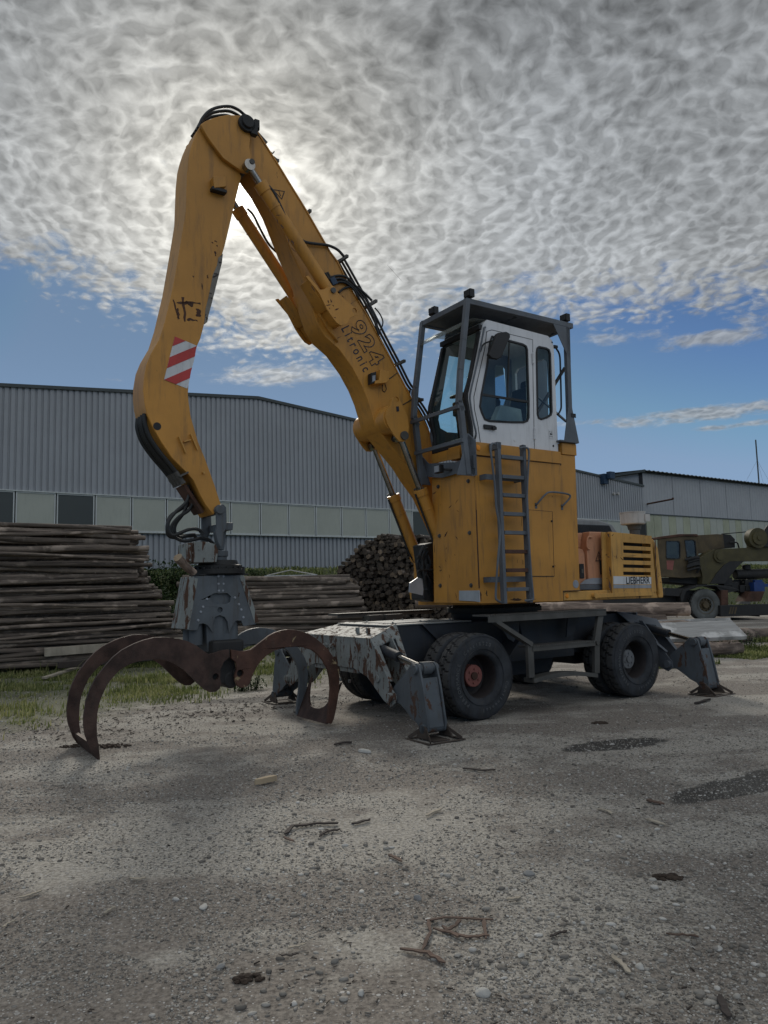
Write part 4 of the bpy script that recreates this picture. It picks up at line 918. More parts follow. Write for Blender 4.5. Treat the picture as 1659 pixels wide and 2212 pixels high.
# big boss across the boom bend (lift cylinder pin) and teardrop plates on both sides
tear = S('B', BN, (1212, 1490), (1240, 1510), (1262, 1560), (1300, 1640), (1310, 1720), (1300, 1790), (1275, 1822), (1240, 1820), (1205, 1780), (1155, 1700), (1138, 1640), (1150, 1590), (1178, 1560), (1185, 1510))
hole = circ(S1('B', BN, (1218, 1517)), .04)
LC = S1('B', BN - .14, (1270, 1780))
boss_c = S1('B', BN, (1215, 1690))
m_ = MB(); tc_ = Vector((sum(p[0] for p in tear) / len(tear), sum(p[1] for p in tear) / len(tear)))
for v0, v1 in ((.93, .955), (2 * VC - .955, 2 * VC - .93)):
    m_ = MB(); m_.prism(S('B', .93, (1212, 1490), (1240, 1510), (1262, 1560), (1300, 1640), (1310, 1720), (1300, 1790), (1275, 1822), (1240, 1820), (1205, 1780), (1155, 1700), (1138, 1640), (1150, 1590), (1178, 1560), (1185, 1510)), 'y', v0, v1, holes=[circ(S1('B', .93, (1218, 1517)), .042)]); tp_ = m_.build('lift_bracket', 'yellow', boom, bevel=.006)
    if v0 < 1: tearp = tp_
bc = S1('B', 1.0, (1195, 1660))
m_ = MB(); m_.cyl((bc[0], .956, bc[1]), (bc[0], 2 * VC - .956, bc[1]), .19, 40); m_.build('cross_tube', 'yellow', boom)
bp = S1('B', .93, (1272, 1780)); m_ = MB(); m_.cyl((bp[0], .90, bp[1]), (bp[0], 2 * VC - .90, bp[1]), .045, 24); m_.lathe([(.06, .0), (.06, -.03), (.035, -.035), (.0, -.02)], (bp[0], .93, bp[1]), 1, 24); m_.build('pin', 'steel', boom)
# lift cylinders
ends = S1('D', .98, (215, 870)); foot = (ends[0] + .10, ends[1] - .28)
LCu, LCz = bp
FB = S1('D', 1.0, (150, 1100)); 
for vv in (1.02, 2 * VC - 1.02):
    A_ = Vector((bp[0], vv, bp[1])); q = S1('B', 1.02, (1395, 2185)); B_ = Vector((q[0], vv, q[1])); d_ = (B_ - A_).normalized(); E_ = B_ + d_ * .95
    m_ = MB(); m_.cyl(B_, E_, .082, 28); m_.cyl(B_ - d_ * .03, B_ + d_ * .06, .095, 28); m_.cyl(B_ + d_ * .25, B_ + d_ * .27, .086, 28); m_.cyl(E_ + Vector((0, -.06, 0)), E_ + Vector((0, .06, 0)), .09, 20)
    cy = m_.build('lift_cylinder', 'yellow', mach, bevel=.004, label='lower boom lift cylinder')
    m_ = MB(); m_.cyl(A_, B_, .043, 24); m_.cyl(A_ + Vector((0, -.05, 0)), A_ + Vector((0, .05, 0)), .075, 24); m_.build('rod', 'chrome', cy)
    m_ = MB(); off = Vector((-.095, 0, -.04)); m_.tube([B_ + off, B_ + off + d_ * .5, B_ + off + d_ * .85, B_ + off * .5 + d_ * 1.05], .014, 8); m_.build('hydraulic_line', 'grime', cy)
    m_ = MB(); 
    for k in range(8): a = k * math.pi / 4; o_ = Vector((math.cos(a), 0, 0)) * .075 + Vector((0, math.sin(a), 0)) * .075; m_.cyl(B_ - d_ * .045 + o_, B_ - d_ * .02 + o_, .012, 6)
    m_.build('gland_bolts', 'steel', cy)
# stick cylinder brackets (lower) on both sides of the boom
br = S('B', .90, (560, 622), (580, 618), (640, 690), (660, 720), (690, 718), (712, 705), (740, 700), (765, 712), (830, 780), (900, 838), (925, 855), (935, 880), (925, 905), (880, 925), (868, 960), (820, 982), (785, 960), (750, 915), (715, 860), (655, 740))
m_ = MB()
for v0, v1 in ((.90, .925), (2 * VC - .925, 2 * VC - .90)): m_.prism(br, 'y', v0, v1, holes=[circ(S1('B', .90, (914, 872)), .035)])
brk = m_.build('cylinder_bracket', 'yellow', boom, bevel=.006)
# cheeks joining brackets to the boom
m_ = MB()
ck = S('B', .93, (668, 745), (700, 800), (735, 870), (770, 925), (805, 965), (845, 962), (862, 930), (820, 900), (775, 850), (740, 790), (705, 735)); m_.prism(ck, 'y', .926, 2 * VC - .926)
ck = S('B', .93, (572, 640), (620, 700), (665, 760), (700, 830), (725, 866), (700, 850), (640, 755))
for v0, v1 in ((.926, BN), (BF, 2 * VC - .926)): m_.prism(ck, 'y', v0, v1)
ck = S('B', BN, (560, 700), (640, 900), (720, 1030), (790, 1110), (760, 1040), (700, 930), (640, 760)); m_.prism(ck, 'y', BN - .05, BF + .05)
m_.build('bracket_web', 'yellow', boom, bevel=.02)
# stick cylinders
ptop = S1('A', .98, (995, 628)); plow = S1('B', .98, (735, 742))
for vv in (.985, 2 * VC - .985):
    T_ = Vector((ptop[0], vv, ptop[1])); B_ = Vector((plow[0], vv, plow[1])); d_ = (T_ - B_).normalized(); L_ = (T_ - B_).length; G_ = B_ + d_ * (L_ - .26)
    m_ = MB(); m_.cyl(B_ + d_ * .0, G_, .078, 28); m_.cyl(G_ - d_ * .10, G_ + d_ * .02, .088, 28); m_.cyl(G_ - d_ * .32, G_ - d_ * .30, .083, 28); m_.cyl(B_ + Vector((0, -.05, 0)), B_ + Vector((0, .05, 0)), .085, 24)
    cy = m_.build('stick_cylinder', 'yellow', mach, bevel=.004, label='upper stick cylinder')
    m_ = MB(); m_.cyl(G_, T_, .040, 24); m_.cyl(T_ + Vector((0, -.045, 0)), T_ + Vector((0, .045, 0)), .07, 24); m_.build('rod', 'chrome', cy)
    m_ = MB(); m_.cyl(B_ + Vector((0, -.11, 0)), B_ + Vector((0, .11, 0)), .036, 20); m_.build('pin', 'steel', cy)
# stick
SN, SF = 1.13, 1.57
stick_poly = S('A', SN, (570, 350), (605, 292), (700, 330), (800, 480), (900, 640), (935, 715), (890, 900), (800, 1280), (700, 1600), (650, 1850), (600, 2040)) + S('J', SN, (680, 150), (645, 290), (617, 410), (597, 540), (592, 620), (600, 700), (620, 840), (690, 1080), (760, 1250), (850, 1500), (908, 1680), (905, 1705), (868, 1740), (838, 1788), (800, 1742), (760, 1690), (700, 1580), (640, 1450), (570, 1370), (430, 1230), (330, 1080), (240, 920), (190, 800), (170, 700), (158, 590), (162, 480), (185, 340), (230, 230), (300, 110)) + S('A', SN, (262, 2050), (310, 1900), (380, 1600), (440, 1250), (480, 1000), (490, 700), (503, 560), (522, 480), (545, 410))
m_ = MB(); m_.prism(stick_poly, 'y', SN, SF)
stick = m_.build('stick', 'yellow', mach, bevel=.010)
ear = S('A', 1.07, (600, 290), (640, 262), (700, 238), (760, 220), (820, 210), (930, 215), (985, 240), (1012, 300), (1010, 400), (1000, 470), (1015, 560), (1030, 640), (1010, 672), (980, 680), (930, 668), (860, 620), (780, 560), (720, 480), (690, 440), (650, 380))
m_ = MB(); m_.prism(ear, 'y', 1.07, SN - .001); m_.prism(ear, 'y', SF + .001, 2 * VC - 1.07)
m_.prism(S('A', SN, (600, 290), (640, 262), (700, 238), (760, 220), (820, 210), (900, 213), (880, 250), (820, 250), (760, 262), (700, 290), (650, 330)), 'y', SN, SF)
earo = m_.build('stick_head', 'yellow', stick, bevel=.012)
bc = S1('A', 1.02, (985, 275)); m_ = MB(); m_.cyl((bc[0], .985, bc[1]), (bc[0], 2 * VC - .985, bc[1]), .075, 28); m_.cyl((bc[0], 1.02, bc[1]), (bc[0], 1.07, bc[1]), .11, 28); m_.box((bc[0] + .05, 1.02, bc[1] - .12), (bc[0] + .14, 1.1, bc[1] + .04)); m_.build('pivot_pin', 'grime', stick, bevel=.006)
bc = S1('A', 1.04, (995, 625)); m_ = MB(); m_.cyl((bc[0], 1.045, bc[1]), (bc[0], 1.08, bc[1]), .052, 24); m_.cyl((bc[0], .93, bc[1]), (bc[0], 2 * VC - .93, bc[1]), .034, 20); m_.build('pin', 'steel', stick)
# red and white warning board on the stick
wb = [S1('J', SN, p) for p in ((462, 62), (672, 150), (650, 290), (618, 400), (597, 520), (583, 566), (358, 480))]
def clip_band(poly, n, a, b):
    def cut(poly, f):
        o = []
        for i in range(len(poly)):
            p, q = poly[i], poly[(i + 1) % len(poly)]; fp, fq = f(p), f(q)
            if fp >= 0: o.append(p)
            if fp * fq < 0: s_ = fp / (fp - fq); o.append((p[0] + (q[0] - p[0]) * s_, p[1] + (q[1] - p[1]) * s_))
        return o
    g = lambda p: p[0] * n[0] + p[1] * n[1]
    poly = cut(poly, lambda p: g(p) - a)
    return cut(poly, lambda p: b - g(p)) if poly else poly
q0 = S1('J', SN, (438, 157)); q1 = S1('J', SN, (568, 104)); dv = Vector((q1[0] - q0[0], q1[1] - q0[1])).normalized(); nn = (dv.y, -dv.x)
if nn[1] > 0: nn = (-nn[0], -nn[1])
g = lambda p: p[0] * nn[0] + p[1] * nn[1]
marks = [g(S1('J', SN, p)) for p in ((438, 157), (413, 262), (385, 370), (358, 480), (472, 524))]
m_ = MB(); m_.prism(wb, 'y', SN - .004, SN - .001); wbo = m_.build('warning_board', 'white_mark', stick)
m_ = MB()
for a, b in ((-99, marks[0]), (marks[1], marks[2]), (marks[3], marks[4])):
    pp = clip_band(wb, nn, a, b)
    if len(pp) > 2: m_.prism(pp, 'y', SN - .0075, SN - .0045)
m_.build('red_stripes', 'red', wbo)
# small welded tabs, hole, protector box on the stick
m_ = MB()
for a, b in (((500, 1030), (568, 1190)), ((550, 1080), (615, 1062)), ((615, 1005), (680, 1158))):
    p, q = L3('J', SN - .02, a, b); m_.beam(p, q, .04, .012, (1, 0, 0))
p = P3('J', SN - .01, (738, 1380)); m_.cyl(p, p + Vector((0, -.03, 0)), .014, 8); m_.build('welded_tabs', 'yellow_worn', stick)
m_ = MB(); p = S1('J', SN, (292, 930)); m_.cyl((p[0], SN - .003, p[1]), (p[0], SN + .02, p[1]), .045, 24); m_.build('access_hole', 'black', stick)
m_ = MB(); q = S('A', SN - .09, (700, 715), (805, 718), (810, 800), (712, 812), (680, 845)); m_.prism(q[:2] + [q[2], q[3]], 'y', SN - .10, SN); lb = m_.build('lamp_box', 'yellow', stick, bevel=.01)
c = S1('A', SN - .05, (750, 826)); m_ = MB(); m_.box((c[0] - .10, SN - .095, c[1] - .035), (c[0] + .09, SN - .005, c[1] + .01)); m_.build('lamp', 'black', lb, bevel=.01)
# scuffs on the stick: worn edge and scratches
m_ = MB()
for (x0, y0, x1, y1, w_) in ((375, 1720, 425, 1880, 8), (405, 1745, 600, 1750, 8), (470, 1745, 540, 1768, 18), (455, 1700, 475, 1900, 9), (580, 1795, 585, 1860, 16), (490, 1880, 575, 1890, 9), (415, 1790, 420, 1870, 9), (655, 1520, 660, 1545, 6), (610, 1590, 618, 1640, 4), (535, 1530, 548, 1532, 8), (715, 1240, 735, 1250, 5), (690, 1252, 705, 1258, 4), (732, 1275, 742, 1290, 4), (718, 1325, 724, 1365, 6)):
    n_ = 6; w0 = w_ / 400
    a, b = Vector(S1('A', SN, (x0, y0))), Vector(S1('A', SN, (x1, y1))); dd = (b - a); pr_ = Vector((-dd.y, dd.x)).normalized()
    up_, dn_ = [], []
    for i in range(n_ + 1):
        c_ = a + dd * i / n_; up_.append(tuple(c_ + pr_ * w0 * random.uniform(.1, 1))); dn_.append(tuple(c_ - pr_ * w0 * random.uniform(.1, 1)))
    m_ = MB(); m_.prism(up_ + dn_[::-1], 'y', SN - .002, SN - .0005); m_.build('scratch', 'oldrust', stick)
m_ = MB(); ed = [(783, 1345), (745, 1380), (735, 1440), (700, 1520), (685, 1600), (665, 1700), (640, 1800), (630, 1925), (655, 1905), (665, 1850), (690, 1760), (720, 1640), (750, 1520), (775, 1420)]
m_.prism(S('A', SN, *ed), 'y', SN - .003, SN - .0008); m_.build('worn_edge', paint('bare_scraped_edge', (.20, .18, .15), .55, rust=.62, rs=14, rustc=(.02, .015, .015), var=.3), stick)
for p, q, w_ in (((1215, 1035), (1255, 1030), .006), ((1225, 1060), (1232, 1100), .006), ((1255, 1105), (1282, 1142), .012), ((1310, 1205), (1322, 1262), .006), ((1340, 1230), (1370, 1290), .012), ((1335, 1290), (1380, 1335), .006)):
    chip(boom, 'A', .905, p, q, w_, name='scratch')
for p, q, w_ in (((720, 795), (728, 820), .010), ((740, 790), (750, 815), .010), ((705, 835), (740, 828), .008), ((755, 830), (765, 842), .006), ((770, 868), (800, 856), .010), ((728, 850), (738, 862), .006), ((762, 920), (780, 925), .006), ((600, 690), (625, 735), .010)):
    chip(brk, 'B', .90, p, q, w_, name='scratch')
for p, q, w_ in (((760, 1088), (818, 1058), .006), ((1150, 540), (1260, 660), .002), ((820, 760), (838, 778), .006), ((885, 825), (925, 795), .003)):
    chip(boom, 'B', BN, p, q, w_, name='scratch')
# writing on the boom
def boom_text(txt, a, b, hfrac_px, src='B', v=BN, **k):
    A_, B_ = P3(src, v, a), P3(src, v, b); xd = (B_ - A_); L_ = xd.length; xd.normalize(); up_ = Vector((-xd.z, 0, xd.x))
    vs_, fs_ = text_mesh(txt, 1.0, **k); xs = [q[0] for q in vs_]; ys = [q[1] for q in vs_]
    H_ = (P3(src, v, hfrac_px[1]) - P3(src, v, hfrac_px[0])).length
    m_ = MB(); m_._add([A_ + xd * ((x - min(xs)) / (max(xs) - min(xs)) * L_) + up_ * ((y - min(ys)) / (max(ys) - min(ys)) * H_) + Vector((0, -.002 - .004 * (z > 0), 0)) for x, y, z in vs_], fs_)
    return m_
m_ = boom_text('924', (868, 985), (1042, 1290), ((868, 1010), (968, 948)), outline=.017, bold=.035, space=1.25); m_.build('number_924', 'decal_navy', boom)
m_ = boom_text('Litronic', (815, 1005), (978, 1322), ((815, 1012), (872, 984)), bold=.012, space=1.5); m_.build('lettering', 'decal_navy', boom)
tri_sign(boom, *L3('A', BN - .003, (1265, 905), (1185, 818), (1290, 835)), BN - .004)
# lamp box on boom, small stickers
m_ = MB(); q = S('B', BN, (1068, 1312), (1130, 1330), (1132, 1390), (1110, 1412), (1030, 1418), (1028, 1395), (1060, 1390)); m_.prism(q, 'y', BN - .12, BN); lb = m_.build('lamp_box', 'yellow', boom, bevel=.008)
m_ = MB(); q = S('B', BN - .1, (1033, 1325), (1070, 1315), (1068, 1390), (1035, 1405)); m_.prism(q, 'y', BN - .11, BN - .02); lm = m_.build('lamp', 'black', lb, bevel=.006)
m_ = MB(); q = S('B', BN - .112, (1043, 1345), (1065, 1340), (1064, 1380), (1044, 1390)); m_.prism(q, 'y', BN - .116, BN - .111); m_.build('lens', 'decal_silver', lm)
m_ = MB(); m_.prism(S('B', .925, (1217, 1568), (1235, 1566), (1239, 1602), (1221, 1605)), 'y', .924, .929); m_.build('sticker', 'decal_navy', tearp)
m_ = MB(); p = L3('B', BN - .006, (1130, 1390), (1160, 1370), (1190, 1350), (1225, 1322)); m_.tube(p, .006, 6); p = L3('B', BN - .006, (1120, 1400), (1115, 1440), (1130, 1462), (1145, 1440), (1135, 1405)); m_.tube(p, .005, 6); p = L3('B', BN - .006, (1265, 1555), (1300, 1535), (1340, 1510)); m_.tube(p, .006, 6); m_.build('cable', 'hose', boom)
# hose clamps along the top edge
clamps = [('A', (1225, 590), (1190, 560)), ('A', (1490, 1000), (1455, 1010)), ('B', (855, 480), (790, 515)), ('B', (1065, 805), (990, 850)), ('B', (1270, 1240), (1205, 1270)), ('B', (1400, 1520), (1345, 1500))]
for i, (k, a, b) in enumerate(clamps):
    p, q = P3(k, BN + .04, a), P3(k, BN + .04, b); m_ = MB()
    e = 0 if i > 1 else -.0
    m_.beam(q, p, .05, .03, (1, 0, 0)); m_.box(p + Vector((-.02, -.03, -.02)), p + Vector((.02, .30, .02))); m_.build('hose_clamp', 'steel', boom, bevel=.003)
m_ = MB(); p, q = P3('A', BN - .002, (1030, 330)), P3('A', BN - .002, (1130, 440)); m_.beam(p + Vector((.02, .05, 0)), q + Vector((.02, .05, 0)), .10, .05); m_.tube(L3('A', BN, (1120, 450), (1150, 490), (1185, 525), (1203, 512)), .008, 6); m_.build('pipe_guard', 'steel', boom)
# pipes and hoses along the boom
def hose(name, pts, r, mat='hose', parent=boom): m_ = MB(); m_.tube(pts, r, 9); return m_.build(name, mat, parent)
for off in (0, .07, .14):
    hose('hydraulic_pipe', [p + Vector((0, off, 0)) for p in L3('B', BN + .05, (840, 500), (930, 660), (1040, 860), (1130, 1040), (1240, 1250), (1310, 1390), (1345, 1440))], .017)
    hose('hydraulic_pipe', [p + Vector((0, off + .03, 0)) for p in L3('B', BN + .05, (1345, 1440), (1345, 1490), (1390, 1520), (1450, 1610), (1500, 1720))], .017)
hose('hose', L3('B', BN - .04, (505, 345), (560, 375), (640, 388), (720, 398), (790, 430), (838, 480)), .019)
hose('hose', L3('A', .93, (1155, 795), (1200, 850), (1240, 930), (1290, 1040), (1330, 1110)), .021)
hose('hose', L3('B', BN - .03, (740, 630), (800, 618), (860, 632), (920, 690), (985, 745), (1040, 800)), .017)
hose('hose', L3('B', BN - .03, (740, 655), (800, 640), (850, 655), (905, 700), (960, 770), (1000, 830), (1050, 920)), .017)
hose('hose', L3('B', BN - .03, (765, 680), (800, 665), (850, 670), (905, 715), (950, 790)), .017)
hose('hose', L3('B', BN - .02, (800, 740), (840, 710), (900, 700), (960, 740), (1030, 850), (1060, 950), (1090, 1050)), .015)
hose('hose', L3('B', BN + .05, (1060, 850), (1100, 900), (1120, 960), (1095, 1020), (1060, 990)), .010)
hose('hose', L3('B', BN + .05, (1050, 880), (1080, 980), (1070, 1040), (1100, 1060)), .010)
hose('hose', L3('B', 1.72, (135, 130), (180, 180), (225, 270), (285, 380), (340, 440), (385, 470)), .016)
m_ = MB(); q = L3('B', BN - .02, (740, 640), (765, 690)); m_.beam(q[0], q[1], .10, .09, (1, 0, 0)); vb = m_.build('valve_block', 'blue_metal', boom, bevel=.008)
m_ = MB()
for dx_ in (0, 14, 28):
    p, q = P3('B', BN - .04, (690 + dx_, 600 - dx_ * .3)), P3('B', BN - .03, (715 + dx_, 645 - dx_ * .3)); m_.cyl(p, q, .014, 8)
m_.build('fittings', 'steel', vb)
# hoses over the boom head
for k in range(4):
    o_ = Vector((0, .02 + k * .08, 0)); j = k * 9
    hose('head_hose', [p + o_ for p in L3('A', SN + .02, (588, 312 - j * .4), (620 + j, 235 - j * .3), (680 + j, 172 + j * .5), (760, 142 + j * 1.1), (850, 138 + j * .9), (915, 165 + j * .6), (965, 205), (1015, 240))], .019, parent=stick)
m_ = MB()
for k in range(4): p = P3('A', SN + .02 + k * .08, (1062, 285 + k * 6)); m_.box(p + Vector((-.04, -.02, -.06)), p + Vector((.03, .04, .05)))
m_.build('hose_connector', 'grime', stick, bevel=.006)
# hose bundle under the stick
for k in range(4):
    o_ = Vector((0, .06 + .09 * k, 0)); e = k % 2 * 10
    hose('stick_hose', [p + o_ for p in L3('J', SN, (188 - 5, 800), (190 - e, 900), (235 - e, 1030), (330 - e, 1170), (430, 1290 + e), (510, 1390 + e))], .026, parent=stick)
m_ = MB()
for k in range(4):
    o_ = Vector((0, .05 + .09 * k, 0)); p, q = L3('J', SN, (485, 1365), (560, 1480)); m_.cyl(p + o_, q + o_, .030, 12); m_.cyl(p.lerp(q, .4) + o_, p.lerp(q, .55) + o_, .036, 8); m_.cyl(p.lerp(q, .85) + o_, q + o_, .036, 8)
p, q = L3('J', SN + .02, (498, 1420), (585, 1378)); m_.beam(p + Vector((0, .16, 0)), q + Vector((0, .16, 0)), .40, .02)
m_.build('hose_fittings', 'steel', stick)
m_ = MB(); p, q = L3('J', SN + .01, (600, 1490), (770, 1760)); m_.beam(p + Vector((-.03, .2, 0)), q + Vector((-.02, .2, 0)), .28, .035, (1, 0, 0)); m_.build('hose_guard', 'oldrust', stick)
DRP = [[(590, 1500), (600, 1600), (560, 1680), (470, 1760), (405, 1850), (400, 1930), (440, 1985), (520, 1960), (600, 1930), (670, 1925), (720, 1950), (725, 1985)],
       [(625, 1560), (650, 1640), (600, 1740), (500, 1810), (430, 1900), (450, 1990), (540, 2040), (640, 2030), (720, 2015), (790, 2030), (840, 2070)],
       [(560, 1500), (590, 1580), (585, 1680), (540, 1780), (470, 1880), (465, 1960), (520, 2005), (600, 1985), (660, 1980)],
       [(600, 1530), (625, 1640), (540, 1720), (420, 1800), (388, 1900), (400, 1985), (470, 2010), (560, 1995), (650, 1990), (665, 2010)]]
for k, pts in enumerate(DRP):
    q = L3('J', 1.25 + .06 * k, *pts); hose('grapple_hose', q, .020, parent=stick)

# --- grapple
GC = 1.37
m_ = MB()
# hanger link: upper fork, web, lower fork
fk = S('J', 1.17, (850, 1700), (905, 1690), (935, 1720), (940, 1880), (930, 1930), (910, 1970), (905, 2090), (880, 2110), (855, 2060), (830, 1960), (845, 1890), (840, 1760))
fk2 = S('J', 1.55, (850, 1700), (905, 1690), (935, 1720), (940, 1880), (930, 1930), (880, 1960), (845, 1890), (840, 1760))
m_.prism(fk, 'y', 1.08, 1.125); m_.prism(fk, 'y', 1.575, 1.62)
lo_ = [p for p in S('J', GC, (850, 1890), (955, 1890), (945, 1960), (925, 2130), (880, 2130), (850, 1975))]; m_.prism(lo_, 'y', GC - .06, GC + .06)
m_.prism(S('J', GC, (850, 1880), (955, 1880), (950, 1950), (855, 1950)), 'y', 1.125, 1.575)
p = S1('J', 1.08, (895, 1738)); m_.cyl((p[0], 1.05, p[1]), (p[0], 1.65, p[1]), .052, 24)
grap = m_.build('grapple', 'grapple_grey', mach, bevel=.008, label='open rusty log grapple hanging from the stick')
gx, gz = S1('H', GC, (880, 480))
# rotator
m_ = MB(); rb = S('H', 1.10, (745, 335), (800, 335), (865, 350), (880, 385), (870, 452), (740, 455)); m_.prism(rb, 'y', 1.10, 1.50)
r2 = S('H', 1.10, (705, 345), (742, 340), (742, 452), (705, 450)); m_.prism(r2, 'y', 1.14, 1.44)
for (x_, y_) in ((718, 360), (718, 440), (735, 400), (800, 345), (800, 430), (770, 380), (850, 430)): p = P3('H', 1.10, (x_, y_)); m_.cyl(p, p + Vector((0, -.012, 0)), .012, 6)
m_.build('rotator', 'grapple_worn', grap, bevel=.012)
m_ = MB(); p = S1('H', 1.15, (905, 400)); m_.lathe([(0, 0), (.13, 0), (.13, .05), (.11, .06), (.11, .10), (.125, .11), (.125, .17), (0, .17)], (p[0], GC - .05, p[1] - .14), 2, 32); m_.build('swivel', 'grapple_grey', grap)
zr0 = S1('H', GC, (870, 520))[1]
m_ = MB(); m_.lathe([(0, 0), (.31, 0), (.31, .055), (.28, .06), (.28, .10), (.24, .11), (.22, .16), (0, .16)], (gx, GC, zr0), 2, 48)
for k in range(20): a = k * math.pi / 10; m_.cyl((gx + .295 * math.cos(a), GC + .295 * math.sin(a), zr0 + .055), (gx + .295 * math.cos(a), GC + .295 * math.sin(a), zr0 + .08), .016, 6)
m_.build('slewing_ring', 'grime', grap)
# covers: front and back plates with cut-out foot, side plates
FVN, FVF = 1.14, 1.57
plate = S('H', FVN, (745, 533), (1005, 526), (1042, 610), (1102, 790), (1092, 805), (1022, 815), (1010, 785), (980, 785), (960, 815), (940, 855), (932, 790), (915, 764), (888, 754), (862, 764), (850, 800), (848, 855), (820, 812), (795, 800), (772, 805), (760, 840), (700, 838), (690, 832), (712, 700))
slot = S('H', FVN, (862, 628), (930, 628), (952, 648), (945, 680), (920, 690), (855, 688), (835, 668), (838, 640)); hole = circ(S1('H', FVN, (890, 724)), .032)
for nm, v0, v1 in (('cover_plate', FVN, FVN + .02), ('cover_plate', FVF - .02, FVF)):
    m_ = MB(); m_.prism(plate, 'y', v0, v1, holes=[slot, hole]); cp_ = m_.build(nm, 'grapple_grey', grap, bevel=.004)
    if v0 == FVN:
        m_ = MB()
        for q in ((880, 533), (908, 533), (880, 575), (908, 575), (882, 614), (905, 614), (815, 662), (793, 706), (780, 735), (974, 654), (996, 692), (1010, 722), (1022, 766), (765, 783)): p = P3('H', FVN, q); m_.lathe([(0, -.012), (.012, -.010), (.016, 0)], p, 1, 12)
        m_.build('rivets', 'decal_silver', cp_)
        m_ = MB(); m_.prism(S('H', FVN, (875, 524), (914, 524), (912, 628), (876, 630)), 'y', FVN - .008, FVN - .001); m_.build('strap', 'grapple_grey', cp_, bevel=.002)
tl, bl = plate[0], plate[21]; tr, brr = plate[1], plate[3]
for a, b, nm in ((tl, bl, 'l'), (tr, brr, 'r')):
    s_ = -1 if nm == 'l' else 1; m_ = MB(); e0, e1 = .0, .0
    m_._add([(a[0], FVN + .001, a[1]), (b[0], FVN + .001, b[1]), (b[0] , FVF - .001, b[1]), (a[0], FVF - .001, a[1]), (a[0] + s_ * .02, FVN + .001, a[1]), (b[0] + s_ * .02, FVN + .001, b[1]), (b[0] + s_ * .02, FVF - .001, b[1]), (a[0] + s_ * .02, FVF - .001, a[1])], [(0, 1, 2, 3), (7, 6, 5, 4), (0, 4, 5, 1), (1, 5, 6, 2), (2, 6, 7, 3), (3, 7, 4, 0)])
    m_.build('side_cover', 'grapple_worn', grap, bevel=.004)
# rusty bent rim along the right-hand edge of the front cover
m_ = MB(); a, b = P3('H', FVN - .004, (1012, 530)), P3('H', FVN - .004, (1098, 795)); m_.beam(a, b, .006, .055, (1, 0, 0)); m_.build('worn_rim', 'grapple_worn', grap); m_ = MB(); a, b = P3('H', FVN - .004, (735, 540)), P3('H', FVN - .004, (682, 830)); m_.beam(a, b, .006, .12, (1, 0, 0)); m_.build('worn_rim', 'grapple_worn', grap)
m_ = MB(); m_.box((gx - .3, FVN + .03, zr0 - .02), (gx + .3, FVF - .03, zr0 - .001)); m_.build('head_plate', 'grime', grap)
# centre body and cylinders inside
cz0 = S1('H', GC, (900, 960))[1]; cxg = S1('H', 1.15, (898, 850))[0]
m_ = MB(); m_.prism([(cxg - .16, cz0 + .02), (cxg + .16, cz0 + .02), (cxg + .2, zr0), (cxg - .2, zr0)], 'y', 1.18, 1.56); m_.cyl((cxg, 1.28, cz0 + .02), (cxg, 1.28, cz0 + .60), .11, 28)
for q in ((778, 860), (982, 860)):
    x_ = S1('H', 1.1, q)[0]; m_.cyl((x_, 1.25, cz0 + .10), (x_, 1.25, cz0 + .42), .075, 22); m_.cyl((x_, 1.47, cz0 + .10), (x_, 1.47, cz0 + .42), .075, 22)
m_.build('grapple_body', 'grapple_grey', grap, bevel=.008)
m_ = MB(); zb0 = S1('H', 1.2, (900, 1140))[1]; xb = S1('H', 1.2, (925, 1080))[0]
m_.box((xb - .22, 1.04, zb0), (xb + .16, 1.72, cz0 + .15)); m_.cyl((xb, 1.03, zb0 + .05), (xb, 1.74, zb0 + .05), .10, 24); m_.build('lower_housing', 'grime', grap, bevel=.03)
# tines
TL = S('H', .96, (935, 948), (900, 952), (862, 965), (822, 975), (790, 955), (750, 925), (700, 900), (650, 887), (600, 880), (560, 878), (510, 880), (450, 895), (400, 914), (330, 950), (280, 990), (235, 1040), (180, 1110), (148, 1175), (125, 1240), (112, 1330), (112, 1380), (120, 1430), (150, 1515), (178, 1555), (205, 1587), (202, 1540), (195, 1480), (188, 1440), (186, 1380), (190, 1310), (200, 1255), (218, 1205), (245, 1148), (280, 1102), (320, 1062), (370, 1033), (420, 1015), (470, 1004), (530, 1001), (580, 1008), (630, 1028), (680, 1062), (720, 1100), (760, 1140), (795, 1172), (828, 1190), (860, 1188), (885, 1168), (893, 1140), (885, 1110), (888, 1060), (905, 1020), (940, 990))
TR = S('H', .96, (948, 948), (1000, 957), (1030, 955), (1060, 948), (1095, 922), (1130, 895), (1165, 868), (1200, 850), (1235, 839), (1270, 834), (1310, 836), (1350, 845), (1395, 862), (1430, 885), (1470, 918), (1500, 950), (1525, 985), (1545, 1020), (1558, 1060), (1564, 1110), (1560, 1180), (1552, 1240), (1543, 1290), (1532, 1340), (1518, 1370), (1495, 1366), (1500, 1290), (1508, 1230), (1513, 1170), (1508, 1110), (1495, 1055), (1470, 1012), (1440, 975), (1405, 950), (1360, 936), (1310, 932), (1260, 936), (1200, 952), (1150, 982), (1115, 1015), (1090, 1052), (1068, 1100), (1055, 1140), (1035, 1160), (1005, 1166), (982, 1152), (971, 1125), (970, 1095), (980, 1060), (975, 1020), (950, 1000))
hl, hr = circ(S1('H', .96, (860, 1102)), .036), circ(S1('H', .96, (1000, 1083)), .040)
